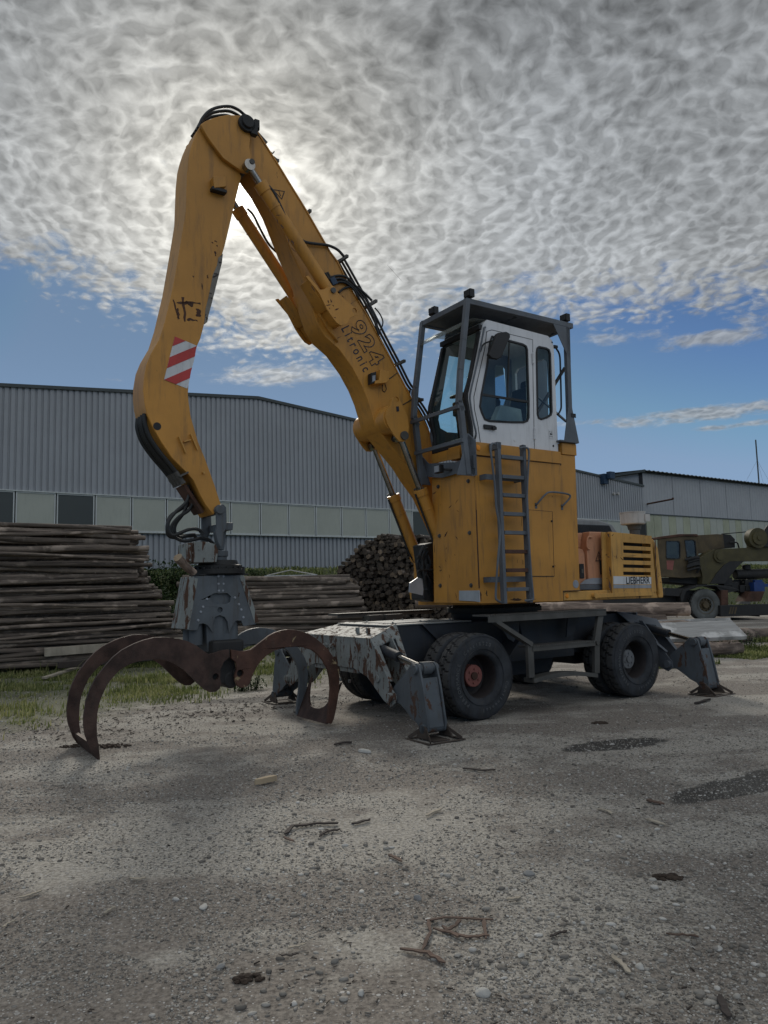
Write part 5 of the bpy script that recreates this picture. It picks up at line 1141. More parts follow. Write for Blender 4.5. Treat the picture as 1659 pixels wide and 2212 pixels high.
for nm, poly, hh, mt in (('tine', TL, hl, 'rust'), ('tine', TR, hr, 'rust_patchy')):
    for v0 in (.935, 1.765):
        m_ = MB(); m_.prism(poly, 'y', v0, v0 + .045, holes=[hh]); m_.build(nm, mt if v0 < 1 else ('rust' if nm == 'x' or poly is TL else 'grapple_grey'), grap, bevel=.006)
# cross plates joining each pair of tines
def crossplate(poly3, name, mat='rust'):
    m_ = MB(); n_ = len(poly3); 
    return m_
tipR0, tipR1 = S1('H', .96, (1536, 1290)), S1('H', .96, (1508, 1372))
m_ = MB(); z0, z1 = tipR1[1] - .0, tipR0[1] + .10; ux = lambda z: tipR1[0] + (tipR0[0] - tipR1[0]) * (z - tipR1[1]) / (tipR0[1] - tipR1[1]) - .015
nS = 14
top_pts = []
for i in range(nS + 1):
    s_ = i / nS; v_ = .98 + (1.765 - .98) * s_; z_ = z0 + .14 + .34 * abs(2 * s_ - 1) ** 3.2; top_pts.append((v_, z_))
A_ = [Vector((ux(z) - .012, v, z)) for v, z in top_pts]; B_ = [Vector((ux(z0) - .012, v, z0)) for v, z in top_pts]
A2 = [p + Vector((.028, 0, 0)) for p in A_]; B2 = [p + Vector((.028, 0, 0)) for p in B_]
m_.shell(A_, B_); m_.shell(A2, B2); m_.shell(A_, A2); m_.shell(B_, B2); m_.build('cutting_lip', 'rust', grap)
a0, a1 = Vector(S1('H', .96, (160, 1480))), Vector(S1('H', .96, (204, 1585)))
m_ = MB(); off = Vector((.03, 0)); m_.prism([tuple(a0 - off * .6), tuple(a0 + off * .8), tuple(a1 + off * .3), tuple(a1 - off * .3)], 'y', .981, 1.764); m_.build('cutting_lip', 'rust', grap)
for pts in ((( 640, 905), (680, 935)), ((300, 1010), (330, 1040)), ((1400, 885), (1370, 915))):
    p, q = P3('H', .98, pts[0]), P3('H', .98, pts[1])
for q in ((860, 1102), (1000, 1083)):
    p = S1('H', .96, q); m_ = MB(); m_.cyl((p[0], 1.0, p[1]), (p[0], 1.75, p[1]), .06, 20); m_.build('tine_hub', 'grime', grap)

# ================================================================== the place
P0 = Vector((0, 50, 0)); BU = Vector((math.sin(math.radians(54)), math.cos(math.radians(54)), 0)); BV = Vector((-BU.y, BU.x, 0))
PLAT = 2.78
def vnoise(x, y, sc, seed):
    r = np.random.default_rng(seed); G = r.random((256, 256)); x = np.asarray(x) * sc; y = np.asarray(y) * sc
    xi = np.floor(x).astype(int); yi = np.floor(y).astype(int); fx = x - xi; fy = y - yi; fx = fx * fx * (3 - 2 * fx); fy = fy * fy * (3 - 2 * fy)
    g = lambda a, b: G[a % 256, b % 256]
    return (g(xi, yi) * (1 - fx) + g(xi + 1, yi) * fx) * (1 - fy) + (g(xi, yi + 1) * (1 - fx) + g(xi + 1, yi + 1) * fx) * fy
def gheight(x, y):
    x = np.asarray(x, float); y = np.asarray(y, float)
    wv = (x - P0.x) * -BV.x + (y - P0.y) * -BV.y           # distance in front of the hall
    s = np.clip((13.5 - wv) / 7.5, 0, 1); s = s * s * (3 - 2 * s)
    d = np.hypot(x, y)
    h = s * PLAT + (vnoise(x, y, .35, 1) - .5) * .05 * np.clip((d - 1) / 12, .25, 1)
    h += (vnoise(x, y, 1.6, 2) - .5) * .018 + (vnoise(x, y, 7, 3) - .5) * .008 * (d < 30) + (vnoise(x, y, 22, 4) - .5) * .005 * (d < 14)
    return h - .006
# --- ground sheet
def axis(lo, hi, c0, c1, fine, grow=1.11):
    a = list(np.arange(c0, c1, fine)); st = fine; x = c1
    while x < hi: a.append(x); st *= grow; x += st
    a.append(hi); st = fine; x = c0 - fine
    while x > lo: a.insert(0, x); st *= grow; x -= st
    a.insert(0, lo); return np.array(a)
gx_ = axis(-500, 500, -6.5, 7.5, .045); gy_ = axis(-300, 900, 1.8, 14.5, .045)
X, Y = np.meshgrid(gx_, gy_, indexing='ij'); Z = gheight(X, Y)
me = bpy.data.meshes.new('ground'); nx, ny = len(gx_), len(gy_)
co = np.stack([X, Y, Z], -1).reshape(-1, 3); idx = np.arange(nx * ny).reshape(nx, ny)
q = np.stack([idx[:-1, :-1], idx[1:, :-1], idx[1:, 1:], idx[:-1, 1:]], -1).reshape(-1, 4)
me.vertices.add(len(co)); me.vertices.foreach_set('co', co.ravel()); me.loops.add(q.size); me.loops.foreach_set('vertex_index', q.ravel().astype(np.int32))
me.polygons.add(len(q)); me.polygons.foreach_set('loop_start', np.arange(0, q.size, 4, dtype=np.int32)); me.update(); me.polygons.foreach_set('use_smooth', [True] * len(q))
go = bpy.data.objects.new('ground', me); COL.objects.link(go); tag(go, 'bare gravel yard of sand, stones and wood crumbs', 'ground', kind='structure')
m, t, b = new_mat('gravel_yard')
oc = t.node('ShaderNodeTexCoord').outputs['Object']; px_, py_, pz_ = t.xyz(oc)
fl = t.vm('MULTIPLY', oc, (1, 1, 0))
rot = t.node('ShaderNodeMapping'); t.l.new(fl, rot.inputs[0]); rot.inputs['Rotation'].default_value = (0, 0, math.radians(-38)); rot.inputs['Scale'].default_value = (.55, 1.5, 1)
big = t.noise(rot.outputs[0], .55, 5, .6, .5); mid = t.noise(fl, 2.3, 6, .65, .3); fine = t.noise(fl, 38, 5, .7); fine2 = t.noise(fl, 140, 3, .7)
sand = t.mix(t.ramp(fine, .3, .7), (.165, .152, .130), (.43, .402, .355))
dirt_ = t.mix(t.ramp(fine, .3, .7), (.088, .076, .065), (.265, .235, .203))
cmask = t.ramp(t.math('ADD', t.math('MULTIPLY', big, .68), t.math('MULTIPLY', mid, .36)), .46, .56)
col = t.mix(cmask, sand, dirt_)
# pebbles
v1 = t.node('ShaderNodeTexVoronoi'); v1.inputs['Scale'].default_value = 62; t.l.new(fl, v1.inputs['Vector'])
v2 = t.node('ShaderNodeTexVoronoi'); v2.inputs['Scale'].default_value = 27; t.l.new(t.vm('ADD', fl, (5.3, 2.1, 0)), v2.inputs['Vector'])
def pebble(v, dens, rad, c):
    r_, g_, b_ = t.xyz(v.outputs['Color'])
    on = t.math('MULTIPLY', t.math('LESS_THAN', r_, dens), t.ramp(v.outputs['Distance'], rad, rad * .72))
    pc = t.mix(g_, (.09, .085, .08), (.46, .445, .42)); return on, t.mix(on, c, pc)
dn = t.ramp(t.noise(fl, .9, 4, .6), .35, .7, .24, .62)
on1, col = pebble(v1, dn, .40, col); on2, col = pebble(v2, t.math('MULTIPLY', dn, .35), .36, col)
# damp stains where the yard has stayed wet
def spot(cx0, cy0, rx, ry, an):
    mp = t.node('ShaderNodeMapping'); mp.vector_type = 'TEXTURE'; t.l.new(fl, mp.inputs[0]); mp.inputs['Location'].default_value = (cx0, cy0, 0); mp.inputs['Rotation'].default_value = (0, 0, an); mp.inputs['Scale'].default_value = (rx, ry, 1)
    d_ = t.vm('LENGTH', mp.outputs[0]); return t.ramp(t.math('ADD', d_, t.math('MULTIPLY', t.math('SUBTRACT', t.noise(fl, 5.0, 5, .65), .5), .8)), 1.15, .95)
gA = gnd(1325, 1607); gB = gnd(1590, 1695); gC = gnd(1640, 1675); gD = gnd(570, 1512)
wet = spot(gA.x, gA.y, .60, .22, .35)
for s_ in (spot(gB.x, gB.y, .75, .20, .5), spot(gC.x + .3, gC.y + .1, .4, .2, .3), spot(gD.x, gD.y, 1.0, .3, .1)): wet = t.math('MAXIMUM', wet, t.math('MULTIPLY', s_, .9))
col = t.mix(t.math('MULTIPLY', wet, .88), col, (.014, .013, .012))
# grass soil / bank
wv_ = t.math('ADD', t.math('MULTIPLY', px_, -BV.x), t.math('MULTIPLY', t.math('SUBTRACT', py_, 50.0), -BV.y))
gb_ = t.ramp(t.math('ADD', wv_, t.math('MULTIPLY', mid, 4)), 17.5, 14.5)
ga_ = t.ramp(t.math('ADD', t.math('SUBTRACT', t.math('MULTIPLY', py_, .57), t.math('MULTIPLY', px_, .82)), t.math('MULTIPLY', mid, 2.6)), 10.2, 11.6)
ga_ = t.math('MULTIPLY', ga_, t.ramp(px_, .5, -1.5))
gr2 = t.math('MAXIMUM', gb_, t.math('MULTIPLY', ga_, .75))
col = t.mix(gr2, col, t.mix(fine, (.040, .050, .020), (.10, .11, .050)))
t.l.new(col, b.inputs['Base Color']); t.set(b.inputs['Roughness'], t.math('SUBTRACT', .92, t.math('MULTIPLY', wet, .08))); b.inputs['Specular IOR Level'].default_value = .3
hh = t.math('ADD', t.math('MULTIPLY', fine, .6), t.math('MULTIPLY', fine2, .25)); hh = t.math('ADD', hh, t.math('MULTIPLY', on1, .5)); hh = t.math('ADD', hh, t.math('MULTIPLY', on2, 1.0))
bn = t.node('ShaderNodeBump'); bn.inputs['Strength'].default_value = .8; bn.inputs['Distance'].default_value = .012; t.set(bn.inputs['Height'], hh); t.l.new(bn.outputs[0], b.inputs['Normal'])
me.materials.append(m)

# --- loose stones, wood crumbs (nobody could count them) as real meshes
def soup(name, V_, F_, shade, mat_, label, cat, smooth=False):
    """V_ (n,k,3) vertices, F_ (f,c) faces per item, shade (n,) one tone per item"""
    n, k, _ = V_.shape; f, c = F_.shape
    me = bpy.data.meshes.new(name); me.vertices.add(n * k); me.vertices.foreach_set('co', V_.reshape(-1).astype(np.float32))
    fi = (F_[None] + (np.arange(n) * k)[:, None, None]).reshape(-1)
    me.loops.add(len(fi)); me.loops.foreach_set('vertex_index', fi.astype(np.int32)); me.polygons.add(n * f); me.polygons.foreach_set('loop_start', np.arange(0, n * f * c, c, dtype=np.int32)); me.update()
    at = me.attributes.new('tone', 'FLOAT', 'POINT'); at.data.foreach_set('value', np.repeat(shade, k).astype(np.float32))
    if smooth: me.polygons.foreach_set('use_smooth', [True] * (n * f))
    me.materials.append(mat_); o = bpy.data.objects.new(name, me); COL.objects.link(o)
    if label: tag(o, label, cat, kind='stuff')
    return o
def tone_mat(name, stops, rough=.85, sub=False, trans=0):
    m, t, b = new_mat(name); a = t.node('ShaderNodeAttribute'); a.attribute_name = 'tone'; oc = t.node('ShaderNodeTexCoord').outputs['Object']
    r = t.node('ShaderNodeValToRGB'); t.l.new(a.outputs['Fac'], r.inputs[0]); el = r.color_ramp.elements
    for i, (p, c) in enumerate(stops):
        e = el[i] if i < 2 else el.new(p)
        e.position = p; e.color = (*c, 1)
    col = t.mix(t.math('MULTIPLY', t.noise(oc, 70, 4, .6), .5), r.outputs[0], (.06, .055, .05)) if not trans else r.outputs[0]
    t.l.new(col, b.inputs['Base Color']); b.inputs['Roughness'].default_value = rough; b.inputs['Specular IOR Level'].default_value = .25
    if trans:
        tl = t.node('ShaderNodeBsdfTranslucent'); t.l.new(r.outputs[0], tl.inputs[0]); mx = t.node('ShaderNodeMixShader'); mx.inputs[0].default_value = trans
        o = [n for n in t.n if n.type == 'OUTPUT_MATERIAL'][0]; t.l.new(b.outputs[0], mx.inputs[1]); t.l.new(tl.outputs[0], mx.inputs[2]); t.l.new(mx.outputs[0], o.inputs[0])
    return m
bm = bmesh.new(); bmesh.ops.create_icosphere(bm, subdivisions=1, radius=1.0); IV = np.array([v.co[:] for v in bm.verts]); IF = np.array([[v.index for v in f.verts] for f in bm.faces]); 
bm2 = bmesh.new(); bmesh.ops.create_icosphere(bm2, subdivisions=2, radius=1.0); IV2 = np.array([v.co[:] for v in bm2.verts]); IF2 = np.array([[v.index for v in f.verts] for f in bm2.faces]); bm.free(); bm2.free()
def wedge(n, y0, y1, spread=.62, power=1.0):
    """random ground spots in front of the camera, denser near it"""
    u = RNG.random(n); y = y0 * (y1 / y0) ** (u ** power); x = RNG.uniform(-1, 1, n) * (y * spread + .6); return x, y
def scatter_stones(n, y0, y1, s0, s1, sides, thr, seed, far=1.0, pw=2.2):
    x, y = wedge(n, y0, y1)
    # clusters
    d = vnoise(x, y, 1.1, seed) * .6 + vnoise(x, y, 3.7, seed + 1) * .4
    # a band of washed gravel bottom right
    band = np.exp(-((x * .78 + (y - 3.9) * -.1 - 1.05) / .5) ** 2) * (y < 7.5) * .38 + np.exp(-((x - 2.0) / .9) ** 2 - ((y - 5.7) / .8) ** 2) * .2
    keep = d + band > thr; x, y = x[keep], y[keep]; n = len(x)
    r = s0 * (s1 / s0) ** (RNG.random(n) ** pw)
    base, F_ = (IV, IF) if sides == 1 else (IV2, IF2)
    sc_ = np.stack([r * RNG.uniform(.8, 1.5, n), r * RNG.uniform(.65, 1.1, n), r * RNG.uniform(.4, .75, n)], -1)
    Vv = base[None] * (1 + RNG.normal(0, .09, (n, len(base), 1))) * sc_[:, None]
    a = RNG.uniform(0, 6.28, n); c, s = np.cos(a)[:, None], np.sin(a)[:, None]
    Xr = Vv[..., 0] * c - Vv[..., 1] * s; Yr = Vv[..., 0] * s + Vv[..., 1] * c
    Vv = np.stack([Xr + x[:, None], Yr + y[:, None], Vv[..., 2] + (gheight(x, y) + sc_[:, 2] * .35)[:, None]], -1)
    return Vv, F_, RNG.random(n)
stone_mat = tone_mat('river_stone', [(0, (.13, .118, .104)), (1, (.62, .60, .56)), (.35, (.21, .195, .172)), (.6, (.30, .28, .25)), (.85, (.43, .41, .37))])
for args, nm in (((120000, 2.7, 9.0, .0026, .0085, 1, .38, 11), 'grit'), ((9000, 2.7, 15.0, .006, .019, 2, .55, 21), 'gravel'), ((30000, 6.0, 20.0, .005, .015, 1, .43, 31), 'far_gravel')):
    Vv, F_, sh = scatter_stones(*args); soup(nm, Vv, F_, sh, stone_mat, {'grit': 'fine pale grit spread over the yard', 'gravel': 'rounded grey and white pebbles lying on the yard', 'far_gravel': 'small stones scattered round the wheels and grapple'}[nm], 'gravel', smooth=True)
# bark and wood crumbs
def crumbs(n, y0, y1, l0, l1, thr, seed):
    x, y = wedge(n, y0, y1); k = vnoise(x, y, .9, seed) * .6 + vnoise(x, y, 3.1, seed + 1) * .4 > thr; x, y = x[k], y[k]; n = len(x)
    L_ = l0 * (l1 / l0) ** (RNG.random(n) ** 2.5); W_ = L_ * RNG.uniform(.08, .3, n); H_ = np.minimum(W_, .008) * RNG.uniform(.4, 1, n)
    bx_ = np.array([(-1, -.7, -1), (1, -.4, -1), (.8, .6, -1), (-.9, .9, -1), (-1, -.6, 1), (.9, -.3, 1), (.8, .5, 1), (-.85, .7, 1)], float) * .5
    F_ = np.array([(0, 3, 2, 1), (4, 5, 6, 7), (0, 1, 5, 4), (1, 2, 6, 5), (2, 3, 7, 6), (3, 0, 4, 7)])
    Vv = bx_[None] * np.stack([L_, W_, H_], -1)[:, None]; a = RNG.normal(.3, .9, n); c, s = np.cos(a)[:, None], np.sin(a)[:, None]; tl = RNG.normal(0, .12, n)[:, None]
    Zr = Vv[..., 2] + Vv[..., 0] * tl
    return np.stack([Vv[..., 0] * c - Vv[..., 1] * s + x[:, None], Vv[..., 0] * s + Vv[..., 1] * c + y[:, None], Zr + (gheight(x, y) + .006)[:, None]], -1), F_, RNG.random(n)
wood_mat = tone_mat('wood_crumb', [(0, (.025, .019, .016)), (1, (.34, .30, .25)), (.5, (.07, .055, .045)), (.85, (.16, .135, .11))])
Vv, F_, sh = crumbs(15000, 2.7, 16, .005, .032, .42, 41); soup('bark_crumbs', Vv, F_, sh, wood_mat, 'dark bark crumbs and splinters strewn over the yard', 'wood chips')
# a belt of churned bark between the grapple and the grass
n = 1500; xx = RNG.normal(0, 1, n); belt0, belt1 = gnd(60, 1590), gnd(640, 1520); tt_ = RNG.random(n); bx0 = belt0.x + (belt1.x - belt0.x) * tt_ + xx * .5; by0 = belt0.y + (belt1.y - belt0.y) * tt_ + RNG.normal(0, .55, n)
L_ = .010 * 6 ** (RNG.random(n) ** 2); Vb = np.array([(-1, -.7, -1), (1, -.4, -1), (.8, .6, -1), (-.9, .9, -1), (-1, -.6, 1), (.9, -.3, 1), (.8, .5, 1), (-.85, .7, 1)], float) * .5
Vv = Vb[None] * np.stack([L_, L_ * .3, L_ * .18], -1)[:, None]; a = RNG.uniform(0, 6.28, n); c, s = np.cos(a)[:, None], np.sin(a)[:, None]
Vv = np.stack([Vv[..., 0] * c - Vv[..., 1] * s + bx0[:, None], Vv[..., 0] * s + Vv[..., 1] * c + by0[:, None], Vv[..., 2] + Vv[..., 0] * RNG.normal(0, .3, n)[:, None] + (gheight(bx0, by0) + .012)[:, None]], -1)
soup('bark_mulch', Vv, F_, RNG.random(n) * .75, wood_mat, 'belt of dark churned bark along the grass edge', 'wood chips')

# pieces one can point to: stones, sticks, dung clods
def on_ground(px, py): g_ = gnd(px, py); z = float(gheight(g_.x, g_.y)); g_ = gnd(px, py, z); g_.z = z; return g_
def rock(name, px, py, r, label, mt, flat=.6, cat='stone', group=None, el=1.35):
    p = on_ground(px, py); bm = bmesh.new(); bmesh.ops.create_icosphere(bm, subdivisions=3, radius=1)
    sx, sy = el, .85; ph = random.random() * 10
    for v in bm.verts:
        k = 1 + .10 * math.sin(v.co.x * 3 + ph) + .08 * math.sin(v.co.y * 4 + ph * 2) + .06 * math.sin(v.co.z * 5 + ph); v.co = Vector((v.co.x * sx, v.co.y * sy, v.co.z * flat)) * r * k
    me = bpy.data.meshes.new(name); bm.to_mesh(me); bm.free(); me.polygons.foreach_set('use_smooth', [True] * len(me.polygons)); me.materials.append(MT[mt] if isinstance(mt, str) else mt)
    o = bpy.data.objects.new(name, me); COL.objects.link(o); o.location = p + Vector((0, 0, r * flat * .45)); o.rotation_euler = (0, 0, random.random() * 6); tag(o, label, cat, group); return o
ST1 = paint('pale_stone', (.42, .41, .38), .8, var=.15, dirt=.3, bump=.3); ST2 = paint('grey_stone', (.26, .255, .245), .8, var=.2, dirt=.3, bump=.3)
rock('stone', 1043, 2150, .026, 'large pale grey stone near the bottom edge, right of centre', ST1, .7)
rock('stone', 440, 1961, .024, 'flat white stone left of centre in the foreground', ST1, .45, el=1.6)
rock('stone', 477, 2092, .017, 'round grey stone above the brown dung clod', ST2, .8)
rock('stone', 780, 2149, .014, 'small pale stone standing alone at the bottom centre', ST1, .9)
rock('stone', 1143, 1891, .026, 'pointed grey stone right of the middle of the yard', ST2, .7)
rock('stone', 583, 1937, .015, 'left one of two small stones in the middle of the yard', ST2, .6)
rock('stone', 657, 1934, .015, 'right one of two small stones in the middle of the yard', ST2, .6)
rock('stone', 902, 1943, .018, 'upright dark stone below the centre of the yard', ST2, 1.0)
rock('stone', 788, 1625, .045, 'whitish stone left of the front outrigger foot', ST1, .5, el=1.6)
rock('stone', 1553, 2052, .018, 'white stone at the lower right of the yard', ST1, .6)
rock('stone', 1125, 2066, .016, 'pale stone right of the crossed wood strips', ST1, .6)
rock('stone', 1383, 2092, .018, 'pale pebble in the washed gravel at lower right', ST1, .7)
def clod(px, py, R_, label):
    p = on_ground(px, py); bm = bmesh.new()
    big_ = R_ > .1
    for k in range(90 if big_ else 26):
        a = random.random() * 6.28; rr = R_ * math.sqrt(random.random()); s_ = random.uniform(.25, .5) * R_ * (1.2 - rr / R_ * .6) * (.28 if big_ else 1)
        mt_ = Matrix.Translation((math.cos(a) * rr * 1.5, math.sin(a) * rr * .8, s_ * .4)) @ Matrix.Diagonal((1.2, .9, .6, 1)) 
        r_ = bmesh.ops.create_icosphere(bm, subdivisions=2, radius=s_, matrix=mt_)
        for v in r_['verts']: v.co += Vector((random.uniform(-1, 1), random.uniform(-1, 1), random.uniform(-1, 1))) * s_ * .14
    me = bpy.data.meshes.new('dung_clod'); bm.to_mesh(me); bm.free(); me.materials.append(MT['_clod']); o = bpy.data.objects.new('dung_clod', me); COL.objects.link(o); o.location = p; tag(o, label, 'clod')
MT['_clod'] = paint('dark_clod', (.040, .027, .019), .9, var=.4, dirt=.3, bump=.5)
clod(535, 2117, .045, 'dark brown dung clod at the lower left of centre'); clod(1445, 1897, .055, 'black earthy clod at the right of the yard'); clod(1296, 1563, .06, 'small dark clod to the right of the front wheel')
for px_0, py_0, lb_ in ((240, 1612, 'small dark heap of stones beside the left grapple tip'), (175, 1612, 'pile of dark pebbles pushed up by the left grapple tip')):
    clod(px_0, py_0, .15, lb_)
def stick_(pts, w_, label, name='wood_strip', mat_=0, flat=.35, group=None):
    """a splinter or strip of bark lying along the traced points"""
    P_ = [on_ground(*p) for p in pts]; c = P_[0].copy(); m_ = MB(); P_ = [p - c + Vector((0, 0, .010)) for p in P_]
    Q = []
    for a0_, b0_ in zip(P_[:-1], P_[1:]):
        for k_ in range(4): Q.append(a0_.lerp(b0_, k_ / 4) + Vector((random.uniform(-1, 1), random.uniform(-1, 1), 0)) * w_ * .10)
    Q.append(P_[-1]); vs = []; n_ = len(Q)
    for i, p in enumerate(Q):
        a = Q[max(0, i - 1)]; b_ = Q[min(n_ - 1, i + 1)]; d_ = (b_ - a).normalized(); sd_ = Vector((-d_.y, d_.x, 0)).normalized(); ww = w_ * random.uniform(.35, .6) * (1 if 0 < i < n_ - 1 else .4); hz_ = w_ * flat * .5; lift = random.uniform(0, .006)
        for sgn, z_ in ((-1, -1), (1, -1), (1, 1), (-1, 1)): vs.append(p + sd_ * sgn * ww + Vector((0, 0, z_ * hz_ + hz_ + lift)))
    fs = [(0, 1, 2, 3), tuple((n_ - 1) * 4 + k for k in (3, 2, 1, 0))]
    for i in range(n_ - 1):
        for k in range(4): fs.append((i * 4 + k, i * 4 + (k + 1) % 4, (i + 1) * 4 + (k + 1) % 4, (i + 1) * 4 + k))
    m_._add(vs, fs); o = m_.build(name, WOODS[mat_], None, smooth=0, loc=c); tag(o, label, 'wood scrap', group); return o
WOODS = [paint('bark_strip_brown', (.10, .066, .050), .85, var=.35, dirt=.3, bump=.3), paint('bleached_splinter', (.33, .29, .23), .8, var=.2, dirt=.3, bump=.3), paint('dark_bark_strip', (.045, .036, .032), .85, var=.3, dirt=.3), paint('tan_wood_block', (.42, .33, .22), .8, var=.15, dirt=.25)]
stick_([(551, 1698), (597, 1689)], .055, 'tan wood block lying left of centre in front of the grapple', 'wood_block', 3, .8)
stick_([(615, 1808), (632, 1790), (690, 1783), (730, 1784)], .030, 'long dark bark strip bent like a bracket, left of centre', 'bark_strip', 2)
stick_([(690, 1812), (706, 1800), (735, 1797)], .026, 'short dark bark strip beside the long bent one', 'bark_strip', 2); stick_([(612, 1813), (634, 1822)], .02, 'small bark strip just below the long bent one', 'bark_strip', 0)
stick_([(865, 2056), (925, 2066), (962, 2088)], .020, 'long weathered splinter below the crossed strips', 'splinter', 0)
stick_([(920, 1996), (960, 1990), (1066, 1992)], .016, 'top strip of the crossed wood strips at lower right of centre', 'wood_strip', 0)
stick_([(935, 2012), (1010, 2030), (1058, 2028)], .018, 'lower strip of the crossed wood strips', 'wood_strip', 0); stick_([(960, 2020), (985, 2006), (995, 1992)], .018, 'short slanting strip in the crossed wood strips', 'wood_strip', 0)
stick_([(1046, 1992), (1050, 2034)], .018, 'upright strip closing the right end of the crossed strips', 'wood_strip', 0); stick_([(912, 2060), (930, 2020), (925, 1995)], .016, 'strip running down from the left end of the crossed strips', 'wood_strip', 0); stick_([(955, 2008), (990, 2032)], .02, 'broken brown strip in the middle of the crossed strips', 'wood_strip', 0)
more = [((920, 1768), (955, 1752), 'splinter above the centre of the yard', 1, .025), ((1395, 1774), (1437, 1786), 'pale splinter at the right of the yard', 1, .025), ((1290, 1752), (1322, 1762), 'thin pale splinter right of centre', 1, .02), ((225, 1980), (250, 1966), 'pale splinter at the left foreground', 1, .018),
        ((622, 2056), (662, 2046), 'pale stick below the middle, left of the crossed strips', 1, .014), ((607, 2070), (645, 2066), 'thin dark stick below the pale one', 2, .012), ((1095, 1949), (1125, 1946), 'flat pale chip below the right of centre', 1, .020), ((1322, 2072), (1362, 2110), 'frayed pale bark piece at the lower right edge', 1, .022),
        ((1398, 1733), (1435, 1742), 'brown bark piece near the right damp patch', 0, .035), ((5, 2010), (35, 1995), 'grey twig at the lower left corner', 1, .014), ((280, 1903), (315, 1901), 'pale bark flake at the left of the yard', 1, .018), ((722, 1612), (760, 1607), 'grey stick left of the front outrigger foot', 2, .04),
        ((1000, 1664), (1070, 1666), 'dark stick above the centre of the yard', 2, .03), ((840, 1852), (868, 1866), 'short brown bark piece in the middle of the yard', 0, .022), ((1440, 2025), (1510, 2030), 'brown twig in the lower right gravel', 0, .014), ((1188, 2030), (1225, 2018), 'short dark stick left of the lower right gravel', 2, .016),
        ((40, 1945), (90, 1930), 'pale stick at the left foreground edge', 1, .018), ((1555, 2160), (1575, 2210), 'dark bark strip at the lower right corner', 2, .03), ((1500, 1523), (1535, 1513), 'grey stick beside the rear outrigger foot', 2, .05), ((760, 1785), (800, 1775), 'dark bark curl right of the long bent strip', 2, .026)]
for a, b_, lb_, mi, w_ in more: mid_ = ((a[0] + b_[0]) / 2 + random.uniform(-3, 3), (a[1] + b_[1]) / 2 + random.uniform(-3, 3)); stick_([a, mid_, b_], w_, lb_, 'splinter' if mi == 1 else 'bark_strip', mi)

# --- grass
def grass(n, name, region, h0, h1, label, seed=5, w_=.006):
    x, y = region(n); n = len(x); h = RNG.uniform(h0, h1, n) * (.4 + vnoise(x, y, .8, seed)); a = RNG.uniform(0, 6.28, n); ln = RNG.normal(0, .45, n); b0 = w_ * (1 + np.hypot(x, y) / 14)
    c, s = np.cos(a), np.sin(a); z = gheight(x, y)
    pts = np.zeros((n, 5, 3))
    for i, (hh_, ww) in enumerate(((0, 1), (0, -1), (.55, .8), (.55, -.8), (1, 0))):
        lean = ln * h * hh_ ** 2; pts[:, i, 0] = x + c * b0 * ww - s * lean; pts[:, i, 1] = y + s * b0 * ww + c * lean; pts[:, i, 2] = z + h * hh_ - .01
    F_ = np.array([(0, 1, 3), (0, 3, 2), (2, 3, 4)]); return soup(name, pts, F_, np.clip(RNG.normal(.5, .2, n) + (vnoise(x, y, 1.5, 8) - .5) * .6, 0, 1), grass_mat, label, 'grass')
grass_mat = tone_mat('grass_blade', [(0, (.055, .072, .022)), (1, (.38, .36, .17)), (.5, (.16, .19, .060))], .6, trans=.35)
def reg_left(n):
    x = RNG.uniform(-13, 1.0, n); y = RNG.uniform(9, 24, n); e = .57 * y - .82 * x + vnoise(x, y, .9, 61) * 1.5 + vnoise(x, y, 3.5, 62) * 1.1
    dn_ = np.clip((e - 10.2) / 2.2, 0, 1) ** 1.3 * (.06 + .94 * (vnoise(x, y, 1.2, 63) * .6 + vnoise(x, y, 3.6, 64) * .4 > .50)); k = (RNG.random(n) < dn_) & ((x < -1.2) | (y > 14.5)); return x[k], y[k]
grass(150000, 'meadow_grass', reg_left, .03, .13, 'patchy grass between the yard and the left log stack', w_=.005)
grass(16000, 'tall_grass', lambda n: (lambda q: (q[0][:n // 9], q[1][:n // 9]))(reg_left(n)), .14, .34, 'sparse taller stalks standing in the grass by the left stack', w_=.003)
def reg_right(n): x = RNG.uniform(4.5, 11, n); y = 12.5 + (x - 4.5) * .75 + RNG.uniform(1.2, 4.5, n); k = vnoise(x, y, 1.0, 65) > .45; return x[k], y[k]
grass(22000, 'edge_grass', reg_right, .04, .16, 'grass tufts under the logs and planks at the right')
def reg_bank(n):
    s_ = RNG.uniform(-32, 90, n); wv = RNG.uniform(.3, 15, n); k = RNG.random(n) < np.clip(1.3 - np.abs(wv - 8) / 12, .3, 1); s_, wv = s_[k], wv[k]; return BU.x * s_ - BV.x * wv, 50 + BU.y * s_ - BV.y * wv
grass(50000, 'bank_grass', reg_bank, .05, .22, 'rough grass on the bank below the halls', w_=.012)
